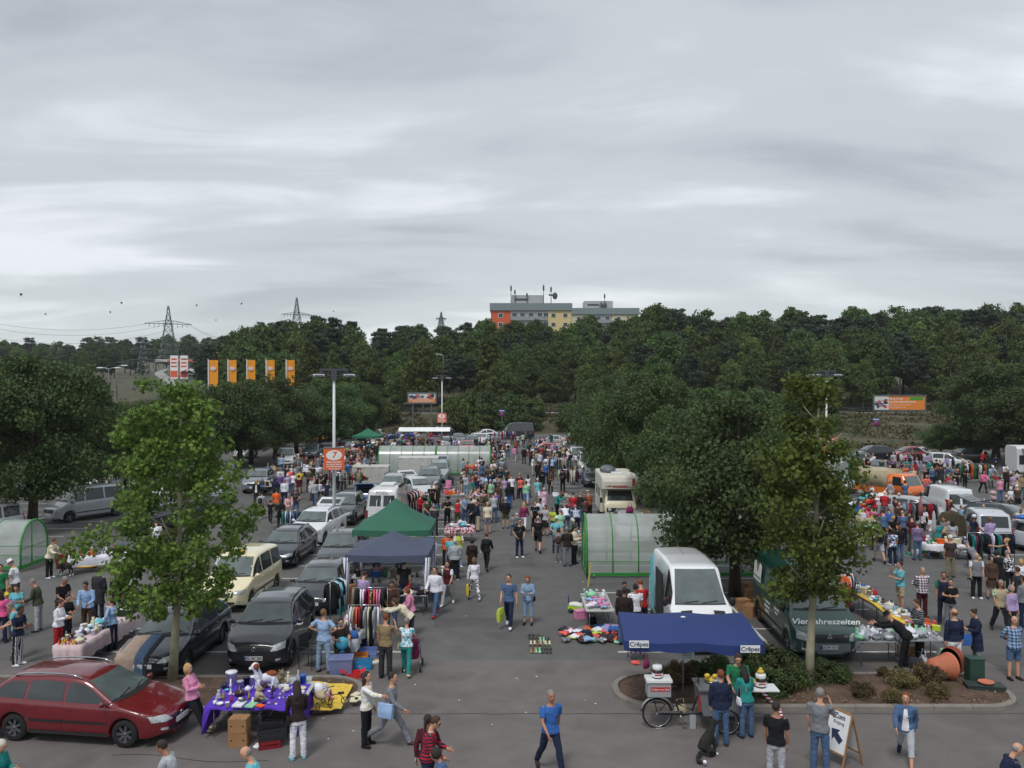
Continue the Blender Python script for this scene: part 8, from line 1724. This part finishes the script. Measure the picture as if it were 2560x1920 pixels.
o=thing('toy_car','white and lime ride-on toy car beside the pink clothes table','toy car',G(1443,1531),R(70)); m=MB(); m.limb([(0,-.28,.2),(0,-.15,.26),(0,.1,.28),(0,.28,.26)],[(.1,.06),(.16,.1),(.16,.1),(.13,.08)],12); obj('body',remesh(m,.02,2),mat('toy_white',(214,216,206),.4),o); m=MB(); m.box((0,0,.17),(.34,.62,.08)); obj('lime_skirt',m,mat('toy_lime',(170,206,40),.45),o); [obj('wheel',(lambda q:(q.lathe([(.0,-.03),(.085,-.03),(.085,.03),(0,.03)],(0,0,0),12,'X'),q)[1])(MB()),plast,o,(a*.17,b*.2,.085)) for a in(-1,1) for b in(-1,1)]
m=MB(); m.limb([(0,-.1,.35),(0,-.12,.45)],.02,6); m.limb([(-.09,-.12,.46),(0,-.12,.48),(.09,-.12,.46)],.015,6); obj('steering_wheel',m,mat('toy_purple',(90,50,140),.5),o); m=MB(); m.limb([(0,.3,.3),(0,.34,.55),(0,.3,.6)],.025,6); obj('back_handle',m,mat('toy_purple'),o)
good('box','pink',G(1452,1545),'',1.6,label='white and pink dolls pram seat beside the pink table'); good('box','lightgrey',G(1468,1540),'',1.5,label='pale grey toy box under the pink table'); good('handbag','black',G(1480,1560),'',1.3,label='black bag under the pink clothes table'); good('garment','orange',G(1466,1574,.1),'',.8,label='bright orange jacket on top of the heap of clothes')
m=MB(); m.box((0,0,.5),(.06,.05,1.0)); thing('yellow_board','narrow yellow board leaning by the shelter corner','board',G(1470,1468),.3,me=m.mesh('yellow_board'),mats=[mat('board_yellow',(170,160,80),.6)],rot=(R(-12),R(8),0))
# chair with bags under the crepe awning
p=G(1600,1660); rack((p.x-.05,p.y+.4,0),.5,0,.85,['pink','white','magenta','purple','coral*spot*white'],'behind the crepe awning','small rolling rack with pink bags behind the crepe awning',seed=81,glen=.45,n=5)
good('handbag','magenta',G(1616,1668),'',1.3,label='purple carrier bag hanging low beside the crepe awning'); good('garment','coral',G(1590,1660),'',.7,label='coral patterned scarf lying on the asphalt behind the crepe cart')
# ---------------- crepe cargo bike ----------------
B=Vector((3.95,20.95,0)); o=thing('cargo_bicycle','white and dark cargo bicycle with grey metal counter box selling crepes','bicycle',(3.53,20.85,0)); dkm=mat('bike_dark',(40,46,50),.35,metal=.3)
def bwheel(x,y,r,par,nm='wheel'):
    m=MB(); m.limb([(x+r*math.cos(t),y,r+r*math.sin(t)) for t in np.linspace(0,6.283,33)],.02,6); w_=obj(nm,m,rubber,par); m=MB(); m.limb([(x+(r-.03)*math.cos(t),y,r+(r-.03)*math.sin(t)) for t in np.linspace(0,6.283,33)],.009,5)
    for k in range(14): a=k*math.pi/7; m.cyl((x,y,r),(x+(r-.03)*math.cos(a),y,r+(r-.03)*math.sin(a)),.0028,n=3)
    m.lathe([(.0,-.04),(.03,-.04),(.03,.04),(0,.04)],(x,y,r),8,'Y'); obj('rim',m,chrome,w_)
bwheel(0,0,.35,o); bwheel(1.6,-.42,.29,o); bwheel(1.6,.42,.29,o)
m=MB(); m.limb([(0,0,.35),(.55,0,.32),(1.25,0,.35),(1.65,0,.3)],.028,8); m.limb([(.55,0,.32),(.36,0,.92)],.02,8); m.limb([(0,0,.35),(.40,0,.80)],.013,6); m.limb([(.45,0,.6),(.85,0,.42),(1.05,0,.98)],.024,8); m.cyl((1.65,-.38,.3),(1.65,.38,.3),.02,n=6); obj('frame',m,dkm,o)
m=MB(); m.limb([(1.02,0,.95),(.98,0,1.18)],.016,6); m.limb([(.8,-.3,1.2),(.97,-.22,1.22),(1.0,0,1.2),(.97,.22,1.22),(.8,.3,1.2)],.014,6); obj('handlebar',m,plast,o)
m=MB(); m.limb([(.47,0,.99),(.36,0,1.0),(.24,0,1.02)],[(.03,.02),(.07,.035),(.11,.04)],8,side=(0,1,0)); obj('saddle',m,plast,o)
m=MB(); m.limb([(.40*math.cos(t),0,.35+.40*math.sin(t)) for t in np.linspace(.25,3.0,14)],(.03),6,side=(0,1,0)); obj('mudguard',m,chrome,o)
m=MB(); m.cyl((-.22,-.1,.78),(.3,-.1,.78),.01,n=5); m.cyl((-.22,.1,.78),(.3,.1,.78),.01,n=5); [m.cyl((x,-.1,.78),(x,.1,.78),.008,n=5) for x in(-.2,0,.2)]; [m.cyl((-.1,s*.1,.78),(0,s*.04,.35),.007,n=4) for s in(1,-1)]; obj('carrier',m,dkm,o)
m=MB(); m.lathe([(0,-.05),(.09,-.05),(.095,-.04),(.09,-.03),(0,-.03)],(.55,0,.32),16,'Y'); m.cyl((.55,-.07,.32),(.62,-.08,.16),.012,n=5); m.box((.64,-.11,.15),(.1,.06,.02)); m.cyl((.55,.07,.32),(.48,.08,.48),.012,n=5); m.box((.46,.11,.49),(.1,.06,.02)); m.box((.27,-.05,.40),(.55,.012,.05)); obj('crank',m,chrome,o)
m=MB(); m.box((.85,-.05,.12),(.14,.03,.42)); m.cyl((.2,-.06,.02),(-.05,-.1,.02),.012,n=5); obj('kickstand',m,mat('zinc'),o)
cb=mat('cart_metal',(142,146,150),.4,metal=.5,nz=.06,nscale=4); m=MB(); m.rings([[Vector((x,y,z)) for x,y in((1.0-dx,-.36),(1.98,-.36),(1.98,.36),(1.0-dx,.36))] for z,dx in((.42,-.05),(.6,0),(1.03,.05))],sm=False); m.box((1.5,0,1.05),(1.15,.86,.035)); ct=obj('counter_box',m,cb,o); m=MB(); m.box((2.45,-.08,1.0),(.85,.5,.03)); obj('side_shelf',m,whitep,ct); m=MB(); m.box((.96,-.3,.75),(.03,.1,.45)); obj('red_handle',m,mat('sign_red2',(180,40,44),.5),ct)
m=MB(); m.box((0.02,0,.79+.2),(.56,.38,.36)); tb=obj('rear_box',m,mat('box_grey',(150,152,154),.5),o); m=MB(); m.box((.02,0,1.19),(.62,.44,.06)); obj('rear_box_lid',m,whitep,tb); m=MB(); m.box((.04,-.195,1.0),(.46,.006,.1)); obj('red_strip',m,mat('sign_red2'),tb); text('box_lettering','Crêpes vom Rad',.062,wht_,tb,FRONT((.04,-.2,.995)),.002)
def jar(p,s,lab):
    q=thing('cocoa_spread_jar',lab,'jar',p,0,None,s); m=MB(); m.lathe([(0,0),(.095,0),(.105,.02),(.105,.11),(.09,.15),(.085,.17),(0,.17)],n=18); obj('jar_body',m,mat('cocoa',(52,32,26),.25),q); m=MB(); m.lathe([(0,.17),(.09,.17),(.095,.18),(.095,.235),(.085,.245),(0,.245)],n=18); obj('lid',m,whitep,q); m=MB(); m.lathe([(.107,.03),(.1075,.035),(.1075,.1),(.107,.105)],n=18); lb_=obj('jar_label',m,whitep,q); m=MB(); m.box((0,-.108,.085),(.13,.004,.025)); obj('label_red_band',m,mat('sign_red2'),lb_)
jar((3.53,20.85,1.215),1.25,'big cocoa spread jar with white lid on the rear box of the bike'); jar((6.02,20.78,1.02),1.3,'big cocoa spread jar on the white shelf right of the crepe cart')
for i in range(7): 
    m='bottle' if i%2 else 'storage_jar'; good(m,['lightgrey','white','charcoal','lightblue','white','lightgrey','grey'][i],(4.9+.16*i if i<5 else 5.0+.5*(i-5),20.65+.12*(i%3),1.07),'on the crepe counter',.8,label=['clear bottle','white lidded can','dark jar','pale blue jar','white jar','grey bottle','grey jar'][i]+' on the crepe counter, '+['far left','second from left','behind the boy','in the middle','right of the middle','at the front left','at the right'][i])
for (x,y,z,n_,lab) in ((4.86,20.95,1.08,6,'heap of yellow lemons on the left of the crepe counter'),(5.6,20.9,1.08,3,'pair of yellow fruit near the green shirt vendor'),(5.85,20.9,1.08,3,'yellow fruit beside the teal sweater woman')):
    o=thing('fruit_bowl',lab,'fruit',(x,y,z)); m=MB(); [m.ell((.1*math.cos(k*2.4)*(k>0),.1*math.sin(k*2.4)*(k>0),.06+.1*(k>3)),(.075,.055,.055),8,6) for k in range(n_)]; obj('lemons',m,mat('lemon',(206,176,60),.5),o); m=MB(); m.lathe([(0,0),(.12,0),(.17,.04),(.16,.045),(0,.01)]); obj('bowl',m,chrome,o)
m=MB(); m.ell((0,0,.05),(.09,.07,.05),8,6); m.ell((0,0,.11),(.05,.04,.04),8,6); thing('yellow_hat','yellow toy on top of the right cocoa jar','toy',(6.02,20.78,1.34),me=m.mesh('yellow_hat'),mats=[mat('lemon')])
# awning
o=thing('crepe_awning','large royal blue awning umbrella with two crepes signs','awning',(4.55,21.6,0)); bl=mat('awning_royal',(31,52,108),.75,nz=.06,nscale=1.2,bump=.35,bscale=5)
Yf,Yb=20.9,23.9; zf,zb_=1.98,2.12
def AW(u,v,Y): q=V(u,v,Y); return q-Vector((4.55,21.6,0))
c=[AW(1562,1603,20.95),AW(1912,1612,20.95),AW(1856,1532,23.6),AW(1546,1530,23.6)]; pk=AW(1718,1528,22.6); m=MB(); n=12
def AP(a,b):
    p=(c[0]*(1-a)*(1-b)+c[1]*a*(1-b)+c[2]*a*b+c[3]*(1-a)*b); r_=1-max(abs(2*a-1),abs(2*b-1)); p=p.copy(); p.z+=.20*r_-.03*math.sin(math.pi*min(1,abs(2*a-1)))*0; p.z-= .05*math.sin(2*math.pi*a)**2*(1-r_); return p
m.add([AP(i/n,j/n) for j in range(n+1) for i in range(n+1)],[(j*(n+1)+i,j*(n+1)+i+1,(j+1)*(n+1)+i+1,(j+1)*(n+1)+i) for j in range(n) for i in range(n)],True); rf=obj('canvas',m,bl,o)
ed=[AP(i/n,0) for i in range(n+1)]+[AP(1,j/n) for j in range(1,n+1)]+[AP(i/n,1) for i in range(n-1,-1,-1)]+[AP(0,j/n) for j in range(n-1,0,-1)]; k=len(ed); m=MB(); m.add(ed+[p+Vector((p.x*.006,p.y*.006,-.22-.03*math.sin(i*1.57))) for i,p in enumerate(ed)],[(i,(i+1)%k,k+(i+1)%k,k+i) for i in range(k)],True); obj('valance',m,bl,o)
m=MB(); pp=G(1720,1795)-Vector((4.55,21.6,0)); m.cyl((pp.x,pp.y+.6,0),(pp.x,pp.y+.6,2.2),.024,n=8); obj('pole',m,steel,o); m=MB(); [m.cyl((pp.x,pp.y+.6,2.12),tuple(AP(a,b)-Vector((0,0,.03))),.012,n=5) for a in(.02,.98) for b in(.02,.98)]; obj('rib',m,steel,o)
m=MB(); m.ell((pp.x,pp.y+.6,2.36),(.07,.05,.02),8,5); obj('cap',m,whitep,o)
for (u,v) in ((1598,1611),(1876,1623)):
    q=AW(u,v,20.88); m=MB(); m.box(tuple(q),(.475,.012,.175)); s_=obj('crepes_sign',m,whitep,o); text('sign_lettering','Crêpes',.155,mat('ink_navy',(40,48,84),.6),s_,FRONT(q+Vector((0,-.0075,-.005))),.002,bold=.003)
q=AW(1720,1637,21.2); m=MB(); m.box(tuple(q),(.32,.012,.22)); s_=obj('price_board',m,mat('zinc'),o); m=MB(); [m.box((q.x-.02,q.y-.008,q.z-.07+.05*i),(.24,.004,.012)) for i in range(4)]; obj('price_lines',m,plast,s_)
m=MB(); m.limb([V(1868,1685,21.3),V(1905,1730,21.2),V(1950,1775,20.9),V(1958,1806,20.75)],[(.035,.006),(.04,.006),(.045,.006),(.05,.006)],6); tag(obj('barrier_tape',m,fab('white*hstripe*red')),'red and white barrier tape hanging down at the right of the crepe counter','tape')
good('handbag','beige',G(1700,1790),'',1.5,label='brown paper bag under the cargo bike saddle')
# dog and a-board
def dog(p,rz,pose,lab,s=1):
    o=MB(); 
    if pose=='sit':
        o.limb([(0,.18,.16),(0,.10,.30),(0,-.04,.46),(0,-.10,.60)],[(.13,.14),(.13,.15),(.11,.13),(.07,.08)],12); o.limb([(0,-.10,.58),(0,-.14,.70),(0,-.2,.72)],[.075,.085,.07],10); o.limb([(0,-.2,.71),(0,-.32,.67)],[.05,.03],8)
        for a in(1,-1): o.limb([(a*.08,-.06,.42),(a*.085,-.10,.2),(a*.085,-.10,.04),(a*.085,-.16,.02)],[.055,.035,.03,.03],8); o.limb([(a*.11,.14,.18),(a*.15,-.0,.14),(a*.14,.06,.05),(a*.14,-.06,.025)],[.09,.06,.035,.03],8); o.limb([(a*.06,-.12,.76),(a*.075,-.11,.83)],[.03,.008],6)
        o.limb([(0,.24,.1),(-.1,.42,.06),(-.25,.52,.05),(-.4,.5,.10)],[.05,.045,.05,.03],8)
    else:
        o.limb([(0,.32,.48),(0,.1,.46),(0,-.15,.46),(0,-.3,.54)],[(.10,.11),(.11,.12),(.12,.15),(.09,.10)],12); o.limb([(0,-.28,.54),(0,-.42,.68),(0,-.48,.7)],[.08,.07,.07],10); o.limb([(0,-.48,.7),(0,-.64,.66)],[.05,.028],8)
        for a in(1,-1): o.limb([(a*.07,-.2,.4),(a*.08,-.2,.2),(a*.08,-.21,.04),(a*.08,-.26,.02)],[.05,.03,.026,.028],8); o.limb([(a*.07,.28,.42),(a*.08,.22,.27),(a*.08,.36,.19),(a*.08,.33,.04),(a*.08,.28,.02)],[.075,.045,.026,.025,.028],8); o.limb([(a*.04,-.42,.74),(a*.05,-.4,.82)],[.025,.006],6)
        o.limb([(0,.38,.48),(0,.55,.35),(0,.66,.28)],[.035,.035,.015],8)
    q=thing('dog',lab,'dog',p,rz,None,s,me=remesh(o,.016,3,'dog'),mats=[mat('fur_black',(26,25,26),.85,nz=.3,nscale=8,bump=.7,bscale=50)])
    m=MB()
    if pose=='sit': m.ell((-.42,.5,.11),(.05,.04,.04),8,6); [m.ell((a*.085,-.17,.02),(.035,.045,.022),8,5) for a in(1,-1)]; m.ell((0,-.14,.42),(.05,.05,.1),8,6)
    else: [m.ell((a*.08,b,.05),(.032,.04,.05),8,5) for a in(1,-1) for b in(-.23,.31)]; m.ell((0,-.30,.48),(.06,.06,.09),8,6)
    obj('white_fur',m,fab('white'),q)
dog(G(1772,1888),R(120),'sit','black dog with white tail tip sitting beside the boy in navy',1.0); dog(G(168,1440),R(72),'stand','black and tan dog standing before the white clothed table',.95)
o=thing('a_board','white wooden a-board with blue arrow right of the grey t-shirt man','sign',(7.28,18.95,0),R(-64)); 
def panel(s): return Matrix.Rotation(R(11)*s,4,'X')
for s in(1,-1):
    M_=Matrix.Translation((0,0,1.15))@Matrix.Rotation(R(-15)*s,4,'X'); m=MB(); m.M=M_; [m.box((a*.3,0,-.59),(.035,.03,1.18)) for a in(1,-1)]; m.box((0,0,-.02),(.6,.028,.04)); m.box((0,0,-.9),(.6,.028,.04)); obj('frame',m,wood,o); m=MB(); m.M=M_; m.box((0,-.005*s,-.46),(.57,.014,.86)); pn=obj('panel',m,whitep,o)
    if s==1:
        fm=M_@fmat((0,-.014,-.14),(1,0,0)); text('board_lettering','Zum',.16,mat('ink_navy'),pn,fm,.002,bold=.004); text('board_lettering','Eingang',.1,mat('ink_navy'),pn,M_@fmat((0,-.014,-.27),(1,0,0)),.002)
        m=MB(); m.M=M_@Matrix.Translation((0,-.015,-.55))@Matrix.Rotation(R(35),4,'Y'); m.add([(-.2,0,0),(-.02,0,.16),(-.02,0,.07),(.18,0,.07),(.18,0,-.07),(-.02,0,-.07),(-.02,0,-.16)],[tuple(range(7))],False); obj('arrow',m,mat('ink_navy'),pn)
# right glass stall
ftable((10.9,25.75,0),1.35,.85,0,'left folding table with glassware before the green van',(150,154,158)); ftable((12.25,25.85,0),1.3,.85,0,'right folding table with glassware beside the clay pot',(150,154,158)); scatter((10.9,25.75,0),1.3,.8,0,'glass',40,'on the left glassware table',seed=91,s=1.0); scatter((12.25,25.85,0),1.2,.8,0,'glass',30,'on the right glassware table',seed=92,s=1.0)
good('tureen','white',G(2275,1590,.75),'',1.3,label='large white soup tureen in the middle of the glassware tables'); scatter((12.75,26.55,0),.9,.5,0,'toys',8,'at the back of the right glassware table',seed=93)
for i,y in enumerate((27.9,29.7,31.4)): ftable((12.75,y,0),.75,1.7,0,'%s table of the long plate row'%['near','middle','far'][i]); scatter((12.75,y,0),.68,1.6,0,['china','china','mixed'][i],22,'on the %s table of the long plate row'%['near','middle','far'][i],seed=94+i,s=.95)
m=MB(); pts=[(12.45,31.0),(12.5,29.5),(12.42,28.2),(12.5,27.0)]; m.limb([(x,y,.79+.02*math.sin(i*3)) for i,(x,y) in enumerate(pts)],[(.16,.02),(.13,.03),(.16,.02),(.2,.02)],8,side=(1,0,0)); tag(obj('yellow_cloth_strip',m,mat('cloth_yellow2')),'long yellow cloth lying along the plate tables','cloth')
o=thing('flower_pot','big terracotta pot lying on its side by the kerb','flower pot',G(2358,1700,.12),R(15)); m=MB(); m.lathe([(.0,-.36),(.24,-.36),(.33,.16),(.36,.16),(.37,.24),(.33,.24),(.30,.0),(.2,-.3),(0,-.3)],(0,0,.37),22,'X'); m.mi=0; obj('pot',m,mat('terracotta',(190,112,84),.7,nz=.08),o)
o=thing('flower_pot','second terracotta pot rim stacked against the big one','flower pot',(G(2382,1695).x,G(2382,1695).y,.12),R(25)); m=MB(); m.lathe([(.36,.0),(.385,.0),(.385,.07),(.34,.07),(.33,-.1),(.34,-.1)],(0,0,.39),22,'X'); obj('pot',m,mat('terracotta2',(150,82,66),.7,nz=.08),o)
o=thing('saucer','small round clay saucer on the dark slab','saucer',(G(2466,1712,.2).x,G(2466,1712,.2).y,.24)); m=MB(); m.lathe([(0,0),(.16,0),(.21,.05),(.19,.05),(.15,.015),(0,.015)],n=18); obj('dish',m,mat('terracotta'),o)
gd=mat('dark_green_metal',(36,66,58),.5,nz=.08); o=thing('green_box','tall dark green metal box beside the clay pot','box',G(2437,1708,.05),R(-3)); m=MB(); m.box((0,0,.36),(.40,.34,.66)); m.box((0,0,.70),(.42,.36,.03)); obj('casing',m,gd,o); m=MB(); m.box((0,-.175,.36),(.34,.012,.56)); obj('door',m,gd,o)
o=thing('stone_slab','dark slab at the right end of the island','slab',(G(2462,1722,.1).x,G(2462,1722,.1).y,.1),R(-10)); m=MB(); m.box((0,0,.05),(.95,.42,.1)); m.box((0,0,.115),(.98,.45,.03)); obj('slab',m,mat('slab_dark',(44,56,54),.6,nz=.1),o)
for i,(u,v,c) in enumerate(((2290,1672,'charcoal'),(2310,1668,'lightgrey'))): good('handbag',c,G(u,v),'',1.8,label='%s striped bag on the asphalt under the glassware table'%('dark','pale')[i])
good('box','black',G(2330,1668),'',1.4,label='black box behind the dry juniper under the glassware table'); cbox(G(2265,1640),(.4,.3,.3),0,'brown carton under the glassware table'); good('bowl','red',G(2330,1672,.1),'',.8,label='red dustpan near the clay pot')
for i,(u,v,w_) in enumerate(((1880,1500,.5),(1858,1525,.42),(1868,1482,.4),(1876,1540,.5))): cbox(G(u,v),(w_,.4,.4),.3*i,'brown carton %s behind the white van'%['leaning high','lying low','farthest','nearest the green van'][i])
# umbrella closed, pallets, kayak, rolled blanket
o=thing('parasol','closed pale grey parasol at the rack before the silver hatchback','parasol',G(2335,1395)); m=MB(); m.cyl((0,0,0),(0,0,2.2),.02,n=6); obj('pole',m,steel,o); m=MB(); m.limb([(0,0,1.15),(0,0,1.5),(0,0,2.1),(0,0,2.25)],[.10,.11,.07,.02],8); obj('canopy',m,fab('lightgrey'),o)
o=thing('parasol','closed red and grey parasol behind the rack','parasol',G(2302,1375)); m=MB(); m.cyl((0,0,0),(0,0,2.7),.02,n=6); obj('pole',m,steel,o); m=MB(); m.limb([(0,0,1.7),(0,0,2.1),(0,0,2.7)],[.13,.12,.02],8); obj('canopy',m,fab('red*hstripe*grey'),o)
m=MB(); m.limb([(0,0,-1.4),(0,0,-.7),(.1,0,0),(.15,0,.15)],[(1.1,.35),(.95,.3),(.6,.2),(.2,.1)],12); tag(obj('blanket',remesh(m,.05,2),fab('olive*spot*brown'),None,(23.1,45.2,1.45)),'dark green and brown blanket hung over the silver minivan','blanket')
for c,x,w_,l in(('blue',25.6,1.2,'blue end of a kayak on the pale car'),('yellow',26.8,1.3,'yellow kayak part on the pale car')): m=MB(); m.limb([(-w_/2,0,0),(-w_/4,0,.02),(w_/4,0,.02),(w_/2,0,0)],[(.1,.06),(.24,.13),(.24,.13),(.12,.06)],12,side=(0,1,0)); thing('kayak',l,'kayak',(x,42.6,1.68),R(-8),me=m.mesh('kayak'),mats=[mat('kayak_'+c,COL[c],.35)])
m=MB(); m.box((0,0,.4),(2.2,1.1,.8)); m.box((0,0,.82),(2.3,1.2,.05)); p=G(1475,1105); thing('blue_crate','blue container at the far right end of the lane','container',p,me=m.mesh('blue_crate'),mats=[mat('crate_blue',(36,80,180),.6,nz=.1)],scale=(1,1,1.6))
good('handbag','magenta',(6.2,45.2,1.52),'',1.8,label='magenta bag on the silver estate roof behind the shelter')
# strollers
def stroller(p,rz,c,lab,s=1):
    o=thing('stroller',lab,'stroller',p,rz,None,s); m=MB(); m.limb([(0,.1,.35),(0,-.1,.45),(0,.15,.75)],[(.18,.06),(.2,.08),(.18,.05)],10); obj('seat',m,fab(c),o); m=MB(); m.ell((0,.1,.85),(.22,.26,.16),12,8); obj('hood',m,fab(c),o); m=MB(); [m.limb([(s_*.24,-.3,.12),(s_*.24,.1,.5),(s_*.24,.42,1.02)],.014,6) for s_ in(1,-1)]; m.cyl((-.24,.42,1.02),(.24,.42,1.02),.018,n=6); [m.limb([(s_*.24,.32,.1),(s_*.24,.02,.45)],.012,5) for s_ in(1,-1)]; obj('frame',m,steel,o)
    for a in(-1,1):
        for b in(-.3,.32): m=MB(); m.lathe([(.05,-.02),(.11,-.02),(.11,.02),(.05,.02)],(a*.25,b,.11),14,'X'); obj('wheel',m,plast,o)
stroller(G(1032,1672),R(180),'magenta','stroller pushed by the woman in teal trousers'); stroller(G(2485,1262),R(10),'pink*spot*mint','pastel stroller pushed by the woman in the pink jacket',.95); stroller(G(2192,1202),R(0),'pink','pale stroller near the black suv on the far right',1.1)
o=thing('shopping_trolley','small pull trolley of the woman far up the lane','trolley',G(1297,1150),R(180)); m=MB(); m.box((0,0,.35),(.3,.25,.5)); obj('bag',m,fab('grey'),o); m=MB(); m.cyl((0,.1,.6),(0,.3,1.0),.015,n=5); [m.lathe([(0,-.02),(.08,-.02),(.08,.02),(0,.02)],(a*.17,.05,.08),12,'X') for a in(1,-1)]; obj('frame',m,plast,o)
chair(G(1130,1228),R(30),'darkgreen','green camping chair in the empty bays'); chair(G(1118,1233),R(-20),'pink','pink folding chair in the empty bays')
# litter
r=random.Random(6)
for i,(u,v) in enumerate(((1341,1692),(1463,1752),(1489,1760),(1315,1782),(1292,1697),(1070,1790),(808,1796),(884,1828),(1148,1751),(984,1627),(1037,1712),(1165,1540),(1458,1455),(820,1848),(1230,1812))):
    m=MB(); m.add([(-.03,-.02,.002),(.03,-.015,.012),(.035,.02,.004),(-.02,.025,.015)],[(0,1,2,3)]); m.add([(-.03,-.02,.0),(.03,-.015,.002),(.035,.02,.0),(-.02,.025,.002)],[(3,2,1,0)]); thing('paper_scrap','tiny white paper scrap on the asphalt','litter',G(u,v,.006),r.random()*6,'paper scraps on the asphalt',r.uniform(.5,1.1),me=m.mesh('paper_scrap'),mats=[whitep])
# the farthest people beyond three hundred read as one crowd
roots=sorted([o for o in ALL if o.name.startswith('person') and o.parent is None and o.data and o.get('category')=='person'],key=lambda o:o.location.y)
far=roots[298:]; fs_=set(far); mb=MB(); mts=[]
def bake(o,M_):
    me=o.data; n=len(mb.v); ms=[s.material for s in o.material_slots]; ix=[]
    for m_ in ms:
        if m_ not in mts: mts.append(m_)
        ix.append(mts.index(m_))
    a=np.empty(len(me.vertices)*3); me.vertices.foreach_get('co',a); a=a.reshape(-1,3); A=np.array(M_); a=a@A[:3,:3].T+A[:3,3]; mb.v.extend(map(tuple,a))
    for p in me.polygons: mb.f.append(tuple(i+n for i in p.vertices)); mb.m.append(ix[min(p.material_index,len(ix)-1)]); mb.s.append(True)
kids=defaultdict(list)
for o in ALL:
    if o.parent in fs_: kids[o.parent].append(o)
dead=set(far)
for o in far:
    M_=Matrix.LocRotScale(o.location,o.rotation_euler,o.scale); bake(o,M_)
    for c in kids[o]: bake(c,M_@Matrix.LocRotScale(c.location,c.rotation_euler,c.scale)); dead.add(c)
dn=dead; ALL[:]=[o for o in ALL if o not in dn]; PEOPLE[:]=[q for q in PEOPLE if q[0] not in dn]
if far: tag(obj('crowd',mb,mts),'distant shoppers crowding the farthest stalls','crowd',kind='stuff')
HZ=0.00016
m=MB(); m.box((0,460,58),(1500,1000,124)); hm_=bpy.data.materials.new('haze'); hm_.use_nodes=True; t=hm_.node_tree; t.nodes.clear(); a=t.nodes.new('ShaderNodeVolumePrincipled'); a.inputs['Color'].default_value=(.8,.85,.9,1); a.inputs['Density'].default_value=HZ; t.links.new(a.outputs[0],t.nodes.new('ShaderNodeOutputMaterial').inputs['Volume'])
tag(obj('haze',m,hm_),'thin pale haze over the car park and forest','haze',kind='stuff')
# ---------------- labels: single each one out, then link ----------------
grp=defaultdict(list)
def clip(s,n=16): return ' '.join(s.split()[:n])
for o,l,pl in PEOPLE:
    full=l
    if pl and len((l+' '+pl).split())<=16: full=l+' '+pl
    if len(full.split())<4: full+=' standing alone'
    o['label']=clip(full); 
byl=defaultdict(list)
for o in ALL:
    if o.parent is None and 'label' in o: byl[o['label']].append(o)
ORD=['leftmost','second from left','third from left','fourth from left','fifth from left','sixth from left']
for l,os_ in byl.items():
    if len(os_)>1 and 'group' not in os_[0]:
        os_.sort(key=lambda o:o.location.x/max(1,o.location.y) if o.location.length>0 else o.matrix_local.translation.x)
        if len(os_)<=6:
            for i,o in enumerate(os_): t=ORD[i] if not(i==len(os_)-1) else 'rightmost'; o['label']=clip(l,16-len(t.split()))+', '+t
        else:
            for o in os_: o['group']='look-alikes: '+l
for o,l,pl in PEOPLE: 
    if 'group' not in o and o['category']=='person': o['group']='people at the flea market'
for o in ALL:
    if o.name not in scene.collection.objects: scene.collection.objects.link(o)
print('OBJECTS',len(ALL),'people',sum(1 for o in ALL if o.name.startswith('person') and not o.parent))
